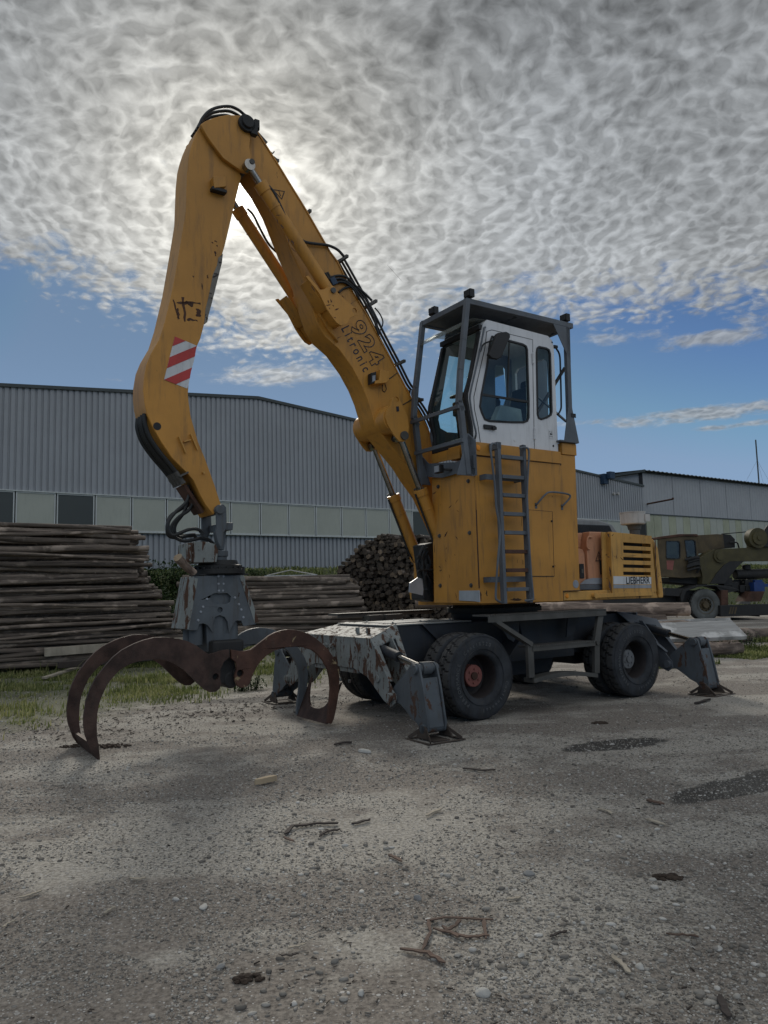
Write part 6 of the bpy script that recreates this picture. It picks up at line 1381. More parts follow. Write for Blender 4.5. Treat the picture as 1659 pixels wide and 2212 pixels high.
# --- leafy plants
leaf_mat = tone_mat('weed_leaf', [(0, (.012, .024, .008)), (1, (.085, .12, .035)), (.5, (.035, .062, .018))], .55, trans=.3)
def plant(x, y, h, R_, n, label, name='weed_bush', group=None, lf=.07):
    z0 = float(gheight(x, y)); ns = max(6, n // 90); st = RNG.uniform(-1, 1, (ns, 2)) * R_ * .6; k = RNG.integers(0, ns, n); tt_ = RNG.random(n) ** .8; hh_ = h * (.55 + .45 * RNG.random(ns))[k]
    cxp = st[k, 0] * (1 + tt_ * .5) + RNG.normal(0, .11 * R_ + .05, n); cyp = st[k, 1] * (1 + tt_ * .5) + RNG.normal(0, .11 * R_ + .05, n); cz = hh_ * tt_
    a = RNG.uniform(0, 6.28, n); el_ = RNG.normal(-.2, .5, n); L_ = RNG.uniform(.6, 1.3, n) * lf; d_ = np.stack([np.cos(a) * np.cos(el_), np.sin(a) * np.cos(el_), np.sin(el_)], -1); sd_ = np.stack([-np.sin(a), np.cos(a), RNG.normal(0, .3, n)], -1)
    c_ = np.stack([cxp, cyp, cz], -1); pts = np.stack([c_, c_ + d_ * (L_ * .5)[:, None] + sd_ * (L_ * .28)[:, None], c_ + d_ * L_[:, None], c_ + d_ * (L_ * .5)[:, None] - sd_ * (L_ * .28)[:, None]], 1)
    o = soup(name, pts, np.array([(0, 1, 2, 3)]), np.clip(RNG.normal(.45, .22, n), 0, 1), leaf_mat, None, None); o.location = (x, y, z0); tag(o, label, 'plant', group)
    m_ = MB()
    for i in range(ns): m_.tube([Vector((st[i, 0] * .8, st[i, 1] * .8, 0)), Vector((st[i, 0] * 1.4, st[i, 1] * 1.4, h * .8))], [.012, .004], 5, smooth=False)
    s = m_.build('stem', leaf_mat, o); return o
def bank_at(px, depth): d = ray(px, HZ); k = depth / d.y; return d.x * k, depth
x, y = bank_at(352, 25.5); plant(x, y, 2.0, .9, 2600, 'tall green weeds between the left log stack and the grapple', lf=.12)
x, y = bank_at(395, 27.5); plant(x, y, 2.1, .9, 2200, 'darker weeds right behind the grapple housing', lf=.12)
x, y = bank_at(366, 32); plant(x, y, 1.5, 1.4, 2200, 'leafy shrub at the foot of the big hall, left', 'shrub', lf=.15)
x, y = bank_at(735, 36); plant(x, y, .7, .9, 900, 'low shrub left of the round log pile', 'shrub', lf=.10)
x, y = bank_at(560, 36); plant(x, y, .5, 1.0, 700, 'low weeds along the plinth of the big hall', lf=.10)
for i, (px0, py0, hh_, lb_) in enumerate(((20, 1450, .35, 'flowering weed clump at the far left'), (515, 1493, .25, 'small bright weed between the grapple arms'), (545, 1490, .28, 'second bright weed tuft nearer the grapple centre'), (300, 1440, .22, 'weed tuft under the left log stack end'))):
    g_ = on_ground(px0, py0); plant(g_.x, g_.y, hh_, .16, 240, lb_, 'weed_tuft', lf=.05)
for i, (px0, py0, lb_) in enumerate(((1555, 1405, 'thin bramble right of the log end'), (1612, 1402, 'thin bramble at the right edge of the yard'))):
    g_ = on_ground(px0, py0); plant(g_.x, g_.y, .45, .35, 260, lb_, 'bramble', lf=.05)

# ================================================================== halls
def bpt(s, w_, z): return (s, -w_, z)          # hall frame: along the wall, out of the wall, up
hall = empty('warehouse_hall', (P0.x, P0.y, 0), math.atan2(BU.y, BU.x)); tag(hall, 'large blue-grey ribbed metal warehouse with low gable and pale window band', 'warehouse')
def roofz(s): return 13.34 - .0835 * abs(s + 9.16)
def ribs(m_, s0, s1, zb, zt, pitch, depth, wf=.42, off=0.0):
    """trapezoid cladding as real folds; zt may be a function of s"""
    s = s0; P_ = []
    while s < s1: P_ += [(s, depth), (s + pitch * .60, depth), (s + pitch * .66, 0), (s + pitch * .94, 0), (s + pitch, depth)]; s += pitch
    P_ = [p for p in P_ if p[0] <= s1]
    A_ = [(p[0], -(off + p[1]), zb) for p in P_]; B_ = [(p[0], -(off + p[1]), zt(p[0]) if callable(zt) else zt) for p in P_]
    m_.shell(A_, B_)
S0, S1x = -34.0, 28.3
m_ = MB(); ribs(m_, S0, S1x, 6.93, lambda s: roofz(s) - .12, .30, .065); m_.build('upper_cladding', 'wall', hall, smooth=0)
m_ = MB(); ribs(m_, S0, S1x, 2.98, 4.98, .30, .085, off=-.06); m_.build('lower_cladding', 'wall', hall, smooth=0)
m_ = MB()
m_.prism([(S0, 2.9), (S1x, 2.9), (S1x, roofz(S1x) - .1), (-9.16, roofz(-9.16) - .1), (S0, roofz(S0) - .1)], 'y', .08, 30); m_.build('wall_core', 'wall', hall, smooth=0)
m_ = MB(); m_.prism([(S0 - .2, roofz(S0)), (-9.16, 13.34), (S1x + .08, roofz(S1x)), (S1x + .08, roofz(S1x) - .17), (-9.16, 13.17), (S0 - .2, roofz(S0) - .17)], 'y', -.16, 31); m_.build('roof_edge', 'trim', hall, smooth=0)
m_ = MB(); m_.box((S0, -.02, 2.3), (S1x, .3, 2.97)); m_.build('plinth', 'concrete', hall)
m_ = MB(); m_.box((S0, -.24, 4.97), (S1x, .10, 5.03)); m_.box((S0, -.26, 6.88), (S1x, .05, 6.94)); m_.build('band_trim', 'frame_white', hall)
m_ = MB(); 
ref = -3.47; pw = 1.9; xw = (118 - CX) / FPX
# mullions sit where the photo's do: one near the left edge, spacing 1.9 m
pw = 1.885; s = -22.34 - pw * 6; i = -6
while s < S1x - 1.95:
    dk = i in (-3, -1, 1, 13, 17)
    m_ = MB(); z0, z1 = 5.035, 6.875; y0 = -.18
    for a, b in (((s + .03, z0), (s + .09, z1)), ((s + pw - .09, z0), (s + pw - .03, z1))): m_.box((a[0], y0 - .03, a[1]), (b[0], y0 + .05, b[1]))
    m_.box((s + .03, y0 - .032, z1 - .06), (s + pw - .03, y0 + .05, z1)); m_.box((s + .03, y0 - .032, z0), (s + pw - .03, y0 + .05, z0 + .05))
    wfm = m_.build('window', 'frame_white', hall, label='dark window panel' if dk else None)
    m_ = MB(); m_.box((s + .085, y0, z0 + .045), (s + pw - .085, y0 + .02, z1 - .055)); m_.build('pane', 'panel_dark' if dk else 'panel_light', wfm)
    s += pw; i += 1
m_ = MB(); m_.box((S0, -.10, 5.035), (S1x, .07, 6.875)); m_.build('band_backing', 'grime', hall)
m_ = MB(); m_.box((S1x - .10, -.07, 2.9), (S1x + .06, .10, roofz(S1x) - .15)); m_.box((S1x - 1.15, -.075, 3.0), (S1x - 1.02, -.05, 9.9)); m_.build('corner_flashing', 'wall', hall)
def bs_at(px, py=None):
    """position along the hall wall seen at column px"""
    d = ray(px, HZ); k = (P0.dot(BV)) / d.dot(BV); q = d * k; return (q - P0).dot(BU)
def bz_at(px, py):
    d = ray(px, py); k = P0.dot(BV) / d.dot(BV); return EYE + d.z * k
sB = bs_at(1312); zB = bz_at(1312, 1035); m_ = MB(); m_.box((sB - .25, -.5, zB - .5), (sB + .35, -.05, zB + .35)); m_.box((sB + .05, -.9, zB - .1), (sB + .7, -.5, zB + .5)); m_.build('floodlight', 'blue_metal', hall, bevel=.03)
for px0 in (1334, 1343): sB = bs_at(px0); zB = bz_at(px0, 1068); m_ = MB(); m_.cyl((sB, -.28, zB), (sB, -.05, zB), .11, 14); m_.build('wall_lamp', 'beige', hall)
# second hall, set behind and to the right
hall2 = empty('storage_hall', (P0.x, P0.y, 0), math.atan2(BU.y, BU.x)); tag(hall2, 'paler metal hall with corrugated roof edge and algae stained panels', 'warehouse')
T0, T1 = S1x + .1, 95.0
m_ = MB(); ribs(m_, T0, T1, 7.68, 11.30, .45, .02, off=.0)
m_.shell([(T0, .0, 7.68), (T0, 25, 7.68)], [(T0, 0, 11.3), (T0, 25, 11.3)]); m_.build('upper_cladding', 'wall2', hall2, smooth=0)
m_ = MB(); 
for k in range(20): a = .5 + k * .45; m_.box((T0 - .02, a, 9.7), (T0, a + .2, 11.28))
m_.build('side_ribs', 'wall2', hall2)
m_ = MB(); m_.box((T0 - .06, .0, 9.9), (T0 + .3, .35, 11.28)); m_.build('corner_gap', 'black', hall2)
m_ = MB(); k = 0; s = T0 + .15
rnd = random.Random(3)
while s < T1:
    m_ = MB(); m_.box((s + .02, -.02 - rnd.random() * .006, 2.75), (s + 1.10, .05, 7.62)); m_.build('wall_panel', 'panel_green' if (k < 2 or rnd.random() < .3) else 'panel_light', hall2); s += 1.12; k += 1
m_ = MB(); m_.box((T0, -.10, 7.60), (T1, .02, 7.69)); m_.box((T0 + .02, .06, 2.3), (T1, .5, 7.6)); m_.build('sill', 'trim', hall2)
for s in np.arange(T0 + 4.4, T1, 4.48): m_ = MB(); m_.box((s, -.030, 7.7), (s + .03, -.02, 11.2)); m_.build('joint_strip', 'wall2_dark', hall2)
# corrugated roof
m_ = MB(); A_ = []; B_ = []
for i in range(int((T1 - T0 + .6) / .11)):
    s = T0 - .35 + i * .11; z = 11.40 + .10 * abs(((i % 6) / 3) - 1) ** 1.0; A_.append((s, -.55, z)); B_.append((s, 26, z + 1.4))
m_.shell(A_, B_); m_.build('roof', 'trim', hall2, smooth=0, solid=.03)
m_ = MB(); m_.box((T0, -.05, 11.28), (T1, .3, 11.40)); m_.prism([(T0 - .4, 11.30), (T0 - .33, 11.30), (T0 - .33, 11.52), (T0 - .4, 11.52)], 'y', -.55, 20); m_.build('eave', 'trim', hall2)
m_ = MB(); sP = bs_at(1400); zP = bz_at(1400, 1089); m_.cyl((T0 + .4, -.05, zP), (T0 + .4, -2.6, zP + .15), .075, 12); m_.cyl((T0 + .4, -2.6, zP + .12), (T0 + .4, -2.62, zP + .28), .09, 12); m_.build('drain_pipe', 'oldrust', hall2)
# mast
d = ray(1640, 1050); k = 150 / d.y; mx_, my_ = d.x * k, 150.0
mast = empty('antenna_mast', (mx_, my_, 0)); tag(mast, 'thin guyed antenna mast rising behind the pale hall', 'mast'); m_ = MB(); zt = EYE + ray(1634, 950).z * (150 / ray(1634, 950).y); m_.cyl((0, 0, 0), (0, 0, zt), .14, 8); m_.build('pole', 'trim', mast)
for a in (0.3, 2.4, 4.5): m_ = MB(); m_.cyl((0, 0, zt * .86), (math.cos(a) * 14, math.sin(a) * 14, 2), .018, 5); m_.build('guy_wire', 'trim', mast)
# timber bundle under a pale sheet by the plinth
p = bank_at(628, 33.0); zb = float(gheight(*p)); bd = empty('covered_timber_bundle', (p[0], p[1], zb), math.radians(8)); tag(bd, 'dark timber bundle under a pale flat sheet beside the hall plinth', 'timber bundle')
zc_ = EYE + ray(628, 1243).z * (33 / ray(628, 1243).y) - zb
m_ = MB(); m_.box((-1.05, -.6, 0), (1.15, .6, zc_ - .06)); m_.build('timber', 'oldrust', bd, bevel=.03)
m_ = MB(); m_.box((-1.1, -.7, zc_ - .06), (1.12, .7, zc_)); m_.build('sheet', 'white_mark', bd)
m_ = MB(); m_.tube([(-1.0, -.6, zc_ + .01), (0.0, -.5, zc_ + .22), (.25, -.5, zc_ + .16), (1.05, -.6, zc_ + .0)], .02, 6, smooth=False); m_.build('strap', 'beige', bd)

# ================================================================== timber
def log_mesh(L, r, seed, sub=16, bend=.02, n=12, taper=.15, crook=.5):
    rr = random.Random(seed); m_ = MB(); vs = []; fs = []
    ph = [rr.random() * 6.28 for _ in range(6)]
    for i in range(sub + 1):
        s = i / sub; x = (s - .5) * L; cy = bend * math.sin(s * 3.1 + ph[0]) + crook * .01 * math.sin(s * 17 + ph[1]); cz = bend * math.sin(s * 2.7 + ph[2]) + crook * .01 * math.sin(s * 13 + ph[3])
        for j in range(n):
            a = 2 * math.pi * j / n; rad = r * (1 + taper * (.5 - s)) * (1 + .05 * math.sin(3 * a + ph[4] + s * 4) + rr.uniform(-.05, .05)); vs.append((x, cy + math.cos(a) * rad, cz + math.sin(a) * rad))
    m_.cur = 0
    for i in range(sub):
        for j in range(n): fs.append((i * n + j, i * n + (j + 1) % n, (i + 1) * n + (j + 1) % n, (i + 1) * n + j))
    m_._add(vs, fs); 
    # knots: short branch stubs
    for k in range(int(L * 1.6)):
        s = rr.uniform(.04, .96); a = rr.random() * 6.28; c = Vector(((s - .5) * L, 0, 0)); d_ = Vector((rr.uniform(-.3, .3), math.cos(a), math.sin(a))); m_.cyl(c + d_ * r * .7, c + d_ * (r + rr.uniform(.012, .05)), r * .13, 5, r2=r * .07)
    m_.cur = 1; m_._add([], []); k0 = 0
    m_.f.append(tuple(range(n - 1, -1, -1))); m_.m.append(1); m_.f.append(tuple(sub * n + j for j in range(n))); m_.m.append(1)
    return m_
def log_proto(L, r, seed, mats=BARK, **k):
    o = log_mesh(L, r, seed, **k).build('log', list(mats), None, smooth=60); me = o.data; bpy.data.objects.remove(o); return me
def put_log(me, loc, ang, pitch=0.0, roll=0.0, sc=(1, 1, 1), label=None, group=None, cat='log'):
    o = bpy.data.objects.new('log', me); COL.objects.link(o); o.location = loc; o.rotation_mode = 'XYZ'
    o.rotation_euler = Matrix.Rotation(ang, 3, 'Z').to_4x4().to_3x3().__matmul__(Matrix.Rotation(-pitch, 3, 'Y')).__matmul__(Matrix.Rotation(roll, 3, 'X')).to_euler()
    o.scale = sc; tag(o, label, cat, group); return o
# -- left stack: peeled spruce poles, front face seen side-on
LM = [log_proto(1.0 * 7.0, .085, 100 + i, sub=26, bend=.05, crook=1.6, taper=.35) for i in range(9)]
g0 = on_ground(395, 1410); dirL = BU.copy(); angL = math.atan2(BU.y, BU.x); perp = Vector((-dirL.y, dirL.x, 0))
baseL = gnd(60, 1452); e_s = [None]
count = 0; z = .10; row = 0
end_top = gnd(0, 0)
def stack_end(zh):   # how far the right end reaches at height zh: longest at the bottom, traced from the slope of the pile's end
    pts = [(.05, 425), (.69, 408), (1.15, 375), (1.36, 368), (1.82, 342), (2.14, 319), (3.4, 308)]
    for a, b in zip(pts[:-1], pts[1:]):
        if zh <= b[0]: s_ = max(0, (zh - a[0]) / (b[0] - a[0])); px0 = a[1] + (b[1] - a[1]) * s_; break
    else: px0 = 308
    d = ray(px0, HZ); k = (baseL.dot(perp)) / d.dot(perp); q = d * k; return (q - baseL).dot(dirL)
Zmax = 3.22; letters = 0
rn = random.Random(12)
def ordn(n): return str(n) + ('th' if 10 <= n % 100 <= 20 else {1: 'st', 2: 'nd', 3: 'rd'}.get(n % 10, 'th'))
Zmax = 3.30; rows_ = []; items0 = []
while z < Zmax:
    r = rn.choice([.035, .042, .05, .055, .06, .068, .08]); rows_.append((z, r)); z += r * rn.uniform(1.45, 1.75)
for ri, (z, r) in enumerate(rows_):
    e = stack_end(z) + rn.uniform(-.38, .16); L_ = 7.0 * rn.uniform(.98, 1.05)
    c = baseL + dirL * (e - L_ / 2) + perp * (rn.uniform(-.07, .09) + .10); c.z = z + rn.uniform(-.02, .02) + r
    put_log(rn.choice(LM), c, angL + rn.gauss(0, .012), rn.gauss(0, .015), rn.random() * 6.28, (L_ / 7.0, r / .085, r / .085), 'long bare pole in the tall left log stack, %s from the bottom of its front' % ordn(ri + 1), 'poles of the left log stack'); count += 1
    for colj in range(1, 3):
        e = stack_end(z) + rn.uniform(-.35, .12) - colj * .04; c = baseL + dirL * (e - 3.5) + perp * (colj * .17 + rn.uniform(-.04, .04) + .10); c.z = z + rn.uniform(-.05, .05) + r; items0.append((c, angL + rn.gauss(0, .006), 7.0, r, rn.random()))
for k_, (zz, pt_) in enumerate(((.75, .045), (1.45, -.035), (1.95, .03), (2.6, -.05), (3.05, .035), (1.1, -.02))):
    e = stack_end(zz) + rn.uniform(-.9, .1); c = baseL + dirL * (e - 3.0) + perp * (-.02); c.z = zz + .05
    put_log(rn.choice(LM), c, angL + rn.gauss(0, .02), pt_, rn.random() * 6, (6.2 / 7, .45, .45), 'thin crooked pole slanting across the left stack, %s such pole from below' % ordn([.75, 1.1, 1.45, 1.95, 2.6, 3.05].index(zz) + 1), 'slanting poles on the left stack'); count += 1
# fill behind: the rest of the stack
fills = MB()
def merged_logs(name, items, label, mats=BARK):
    """many far or hidden logs of one pile as one object: items are (centre, angle, length, radius, seed)"""
    m_ = MB()
    for c, ang, L_, r, sd in items:
        rr = random.Random(sd); n = 9; dx_ = Vector((math.cos(ang), math.sin(ang), 0)); dy_ = Vector((-dx_.y, dx_.x, 0)); ph = rr.random() * 6; vs = []; sub = 5
        for i in range(sub + 1):
            s = i / sub - .5
            for j in range(n):
                a = 2 * math.pi * j / n; rad = r * (1 + .07 * math.sin(2 * a + ph) + rr.uniform(-.05, .05)); vs.append(c + dx_ * s * L_ + dy_ * math.cos(a) * rad + Vector((0, 0, math.sin(a) * rad)))
        m_.cur = 0; k = len(m_.v); m_._add(vs, [(i * n + j, i * n + (j + 1) % n, (i + 1) * n + (j + 1) % n, (i + 1) * n + j) for i in range(sub) for j in range(n)])
        m_.f.append(tuple(k + j for j in range(n - 1, -1, -1))); m_.m.append(1); m_.f.append(tuple(k + sub * n + j for j in range(n))); m_.m.append(1)
    o = m_.build(name, list(mats), None, smooth=60); tag(o, label, 'logs', kind='stuff'); return o
items = items0
z = .1
while z < Zmax - .15:
    for colj in range(3, 14): e = stack_end(z) + rn.uniform(-.2, .2); c = baseL + dirL * (e - 3.5) + perp * (colj * .19); c.z = z + rn.uniform(-.04, .04) + .08; items.append((c, angL, 7.0, rn.uniform(.07, .09), rn.random()))
    z += .155
# -- middle stack
angM = math.radians(6); dirM = Vector((math.cos(angM), math.sin(angM), 0)); perM = Vector((-dirM.y, dirM.x, 0)); bM = gnd(650, 1392)
def end_mid(zh):
    pts = [(.0, 832), (.5, 815), (.8, 795), (1.2, 778), (1.6, 772), (1.85, 755), (2.2, 745)]
    for a, b in zip(pts[:-1], pts[1:]):
        if zh <= b[0]: px0 = a[1] + (b[1] - a[1]) * (zh - a[0]) / (b[0] - a[0]); break
    else: px0 = 745
    d = ray(px0, HZ); k = bM.dot(perM) / d.dot(perM); return (d * k - bM).dot(dirM)
MM = [log_proto(5.0, .11, 200 + i, sub=18, bend=.03) for i in range(5)]
z = .02; row = 0
mi_ = 0
while z < 2.02:
    r = rn.choice([.055, .065, .075, .085, .10]); mi_ += 1
    e = end_mid(z) + rn.uniform(-.25, .12); L_ = 5.2 * rn.uniform(.97, 1.03); c = bM + dirM * (e - L_ / 2) + perM * (.1 + rn.uniform(-.05, .05)); c.z = z + r
    put_log(rn.choice(MM), c, angM + rn.gauss(0, .012), rn.gauss(0, .013), rn.random() * 6.28, (L_ / 5, r / .11, r / .11), 'barked pole in the low middle stack behind the chassis nose, %s from the bottom' % ordn(mi_), 'poles of the middle log stack'); count += 1
    c = bM + dirM * (e - L_ / 2) + perM * .32; c.z = z + r; items.append((c, angM, 5.2, r, rn.random()))
    z += r * rn.uniform(1.5, 1.75)
z = .05
while z < 1.95:
    for colj in range(2, 9): e = end_mid(z) + rn.uniform(-.2, .1); c = bM + dirM * (e - 2.6) + perM * (colj * .22); c.z = z + .09; items.append((c, angM, 5.2, rn.uniform(.08, .10), rn.random()))
    z += .17
# -- round pile with its cut ends towards us
YE = 28.0; angE = math.radians(64); dirE = Vector((math.cos(angE), math.sin(angE), 0)); perE = Vector((dirE.y, -dirE.x, 0))    # perE runs to the right along the face
cE = CAMP + ray(800, HZ) * (YE / ray(800, HZ).y); cE.z = 0
def top_at(s):   # height of the pile along its face, s in metres from its centre px 800
    pts = [(-1.75, .3), (-1.6, 1.9), (-1.35, 2.45), (-1.05, 2.7), (-.65, 3.05), (-.1, 3.40), (.5, 3.62), (1.6, 3.5), (3.2, 3.4), (6.0, 3.3), (6.4, .3)]
    for a, b in zip(pts[:-1], pts[1:]):
        if s <= b[0]: return a[1] + (b[1] - a[1]) * (s - a[0]) / (b[0] - a[0])
    return .3
EM = [log_proto(3.6, .09, 300 + i, sub=6, bend=.01, n=11) for i in range(6)]
cands = []; z = .07; row = 0
while z < 3.75:
    s = -1.74 + (.08 if row % 2 else 0)
    while s < 6.3:
        if z < top_at(s) + .02: cands.append((s + rn.gauss(0, .018), z + rn.gauss(0, .014), rn.choice([.055, .062, .068, .075, .084])))
        s += rn.uniform(.128, .155)
    z += .122; row += 1
vis = [c for c in cands if c[0] < 3.4]; rn.shuffle(vis); vis.sort(key=lambda c: -c[2]); nInd = max(0, 290 - count)
sel = set(vis[:nInd])
for c_ in cands:
    s, z, r = c_; L_ = 3.6; st = rn.gauss(0, .10); c = cE + perE * s + dirE * (L_ / 2 + st); c.z = z
    if c_ in sel: put_log(rn.choice(EM), c, angE + rn.gauss(0, .02), rn.gauss(0, .008), rn.random() * 6.28, (1, r / .09, r / .09), 'one of the cut log ends facing the yard in the round pile', 'cut logs of the round pile')
    else: items.append((c, angE + rn.gauss(0, .02), L_, r, rn.random()))
merged_logs('stacked_logs', items, 'the many further logs packed inside and behind the stacks')
# dunnage, stub logs under the left stack
g_ = on_ground(270, 1438); put_log(log_proto(.9, .17, 401, BARKB, sub=8, n=16), g_ + Vector((0, .2, .17)), math.radians(80), label='thick stub log lying across under the left stack'); 
g_ = on_ground(18, 1452); put_log(log_proto(.8, .15, 402, BARKB, sub=8, n=16), g_ + Vector((0, .2, .15)), math.radians(75), label='thick stub log at the far left edge under the stack')
m_ = MB(); m_.box((-1.5, -.03, -.11), (1.5, .03, .11))
def slab(name, L, W, T, loc, rot, label, mt=PLANK[0], cat='plank', chamf=0):
    m_ = MB(); nS_ = 14; vs = []; rr = random.Random(len(label)); 
    for i in range(nS_ + 1):
        x_ = (i / nS_ - .5) * L; wob = rr.uniform(-.01, .01)
        for a, b in ((-1, -1), (1, -1), (1, 1), (-1, 1)): vs.append((x_, a * W / 2 * (1 + rr.uniform(-.03, .03)) + wob, b * T / 2 * (1 + rr.uniform(-.05, .05))))
    fs = [(0, 1, 2, 3), tuple(nS_ * 4 + k for k in (3, 2, 1, 0))] + [(i * 4 + k, i * 4 + (k + 1) % 4, (i + 1) * 4 + (k + 1) % 4, (i + 1) * 4 + k) for i in range(nS_) for k in range(4)]
    m_._add(vs, fs); o = m_.build(name, mt, None, bevel=.012, smooth=30, loc=loc); o.rotation_euler = rot; tag(o, label, cat); return o
c = baseL + dirL * (stack_end(.1) - 3.2) - perp * .30; a_ = on_ground(150, 1415); b_ = on_ground(372, 1388)
def between(a, b, za, zb): a = a.copy(); b = b.copy(); a.z = za; b.z = zb; d_ = b - a; return (a + b) / 2, (0, -math.atan2(d_.z, math.hypot(d_.x, d_.y)), math.atan2(d_.y, d_.x)), d_.length
pa, pb = gnd(95, 1450), gnd(400, 1430); mid_, rot_, L_ = between(pa, pb, .42, .50); slab('plank', L_, .06, .20, mid_, rot_, 'wide rough plank leaning along the foot of the left stack', WOODS[1])
pa, pb = gnd(95, 1470), gnd(330, 1420); mid_, rot_, L_ = between(pa, pb, .05, .36); slab('plank', L_, .12, .05, mid_, rot_, 'narrow split board sloping down to the grass under the left stack', WOODS[1])
pa, pb = gnd(125, 1462), gnd(400, 1440); mid_, rot_, L_ = between(pa, pb, .24, .27); slab('beam', L_, .12, .14, mid_, rot_, 'squared dark beam on which the left stack rests', WOODS[2])
# -- big timber at the right
def big_log(p0, p1, r, z0, z1, label, seed, depth=None, mats=BARKB):
    a, b = gnd(*p0), gnd(*p1); a.z = z0; b.z = z1; d_ = b - a; me_ = log_proto(d_.length, r, seed, mats, sub=20, n=20, bend=.03, crook=1.5); return put_log(me_, (a + b) / 2, math.atan2(d_.y, d_.x), math.atan2(d_.z, math.hypot(d_.x, d_.y)), 0, (1, 1, 1), label)
big_log((1395, 1432), (1600, 1412), .155, .155, .155, 'pale debarked log lying on the grass with its cut end to the right', 501)
big_log((1240, 1400), (1590, 1392), .16, .16, .18, 'rough dark log under the grey planks', 502)
big_log((1020, 1400), (1492, 1390), .19, .98, .90, 'thick bark-covered log lying on top of the right timber pile', 503)
big_log((1000, 1405), (1440, 1392), .17, .66, .62, 'peeling reddish log second from the top of the right timber pile', 504)
big_log((900, 1398), (1305, 1390), .15, 1.22, 1.16, 'grey barked log ending behind the counterweight', 505)
big_log((960, 1405), (1400, 1395), .19, .30, .30, 'dark bottom log of the right timber pile', 506)
big_log((1300, 1410), (1500, 1400), .16, .52, .50, 'split pale log with flaking bark under the top logs', 507)
big_log((1590, 1388), (1760, 1372), .17, .17, .17, 'dark barked log running out of the right edge', 508)
a = gnd(1425, 1420); b = gnd(1600, 1412); a.z = .56; b.z = .50; d_ = b - a; sl = slab('plank', d_.length * 1.0, .62, .10, (a + b) / 2, (math.radians(32), 0, math.atan2(d_.y, d_.x)), 'wide grey weathered slab lying tilted on the right logs')
a = gnd(1400, 1405); b = gnd(1585, 1398); a.z = .55; b.z = .58; d_ = b - a; slab('plank', d_.length, .32, .16, (a + b) / 2 + Vector((0, .25, .05)), (math.radians(-8), 0, math.atan2(d_.y, d_.x)), 'second grey slab behind the wide tilted one')
# stub of wood stuck above the grapple
p = P3('H', 1.0, (650, 420)); q = P3('H', 1.15, (735, 520)); Pw_ = mach.matrix_basis; w0 = O + U * p.x + V * p.y + Vector((0, 0, p.z)); w1 = O + U * q.x + V * q.y + Vector((0, 0, q.z)); d_ = w1 - w0
put_log(log_proto(d_.length, .048, 520, BARKB, sub=8, n=12), (w0 + w1) / 2, math.atan2(d_.y, d_.x), math.atan2(d_.z, math.hypot(d_.x, d_.y)), 0, (1, 1, 1), 'short broken branch stub jammed on top of the grapple housing', cat='branch')

# ================================================================== old crane carrier behind
TD = 29.5                                   # distance of its near side
tang = math.radians(8); TU = Vector((math.cos(tang), math.sin(tang), 0)); TV = Vector((-TU.y, TU.x, 0))
TO = gnd(1523, 1342); TO.z = 0
truck = empty('old_mobile_crane', TO, tang); tag(truck, 'derelict olive mobile crane with rusty cab and big dusty wheel', 'mobile crane')
def TP(v, *pts):
    o = []
    for p in pts:
        d = ray(*pix('P', p)); q = CAMP + d * ((TO.dot(TV) + v - CAMP.dot(TV)) / d.dot(TV)); o.append(((q - TO).dot(TU), q.z))
    return o
def tplate(name, mt, v0, v1, *pts, parent=truck, bevel=.02, holes=()): m_ = MB(); m_.prism(TP(v0, *pts), 'y', v0, v1, holes=[TP(v0, *h) for h in holes]); return m_.build(name, mt, parent, bevel=bevel)
fr_ = tplate('chassis', 'grime', .3, 2.4, (-700, 1570), (-700, 1660), (1560, 1830), (1560, 1690), (1160, 1690), (1160, 1500), (600, 1500), (380, 1480), (380, 1560))
w1_ = [(388, 885), (545, 885), (565, 905), (568, 1095), (550, 1112), (400, 1108), (388, 1090)]; w2_ = [(618, 875), (735, 872), (758, 890), (772, 1090), (755, 1105), (660, 1108), (645, 1090)]; w3_ = [(320, 890), (352, 885), (362, 905), (362, 1100), (350, 1125), (322, 1120)]
w3_ = [(322, 885), (350, 885), (362, 905), (362, 1100), (350, 1125), (322, 1120)]
cabt = tplate('crane_cab', 'ochre', .2, .28, (290, 850), (600, 812), (770, 815), (800, 1110), (840, 1330), (600, 1350), (380, 1335), (290, 1340), holes=(w1_, w2_))
tplate('cab_back', 'oldrust', 1.7, 1.8, (290, 850), (600, 812), (770, 815), (800, 1110), (840, 1330), (380, 1335), parent=cabt, holes=([(400, 905), (540, 900), (560, 1100), (410, 1105)], [(640, 900), (740, 895), (765, 1100), (660, 1105)]))
tplate('cab_roof', 'oldrust', .15, 1.85, (285, 835), (560, 800), (780, 800), (800, 830), (600, 828), (285, 865), parent=cabt)
for nm, ww in (('window', w1_), ('window', w2_)): f_ = tplate(nm, 'black_rubber', .18, .21, *ww, parent=cabt, bevel=.005, holes=([(x + (8 if x < sum(p[0] for p in ww) / len(ww) else -8), y + (8 if y < 1000 else -8)) for x, y in ww],)); tplate('pane', 'dark_glass', .215, .225, *ww, parent=f_, bevel=0)
tplate('red_patch', 'hub_red', .195, .199, (395, 1130), (490, 1130), (470, 1250), (400, 1240), parent=cabt, bevel=0)
tplate('papers', 'plastic_white', .5, .9, (410, 1060), (525, 1055), (560, 1095), (410, 1100), parent=cabt, bevel=0); tplate('papers', 'plastic_white', .5, .8, (640, 1030), (680, 1025), (700, 1095), (655, 1100), parent=cabt, bevel=0)
tplate('engine_box', 'ochre', .5, 2.2, (770, 815), (1025, 800), (1100, 805), (1120, 975), (1000, 990), (900, 1035), (785, 1040))
tplate('radiator', 'grime', .6, 2.1, (1085, 800), (1195, 808), (1248, 862), (1250, 970), (1110, 972))
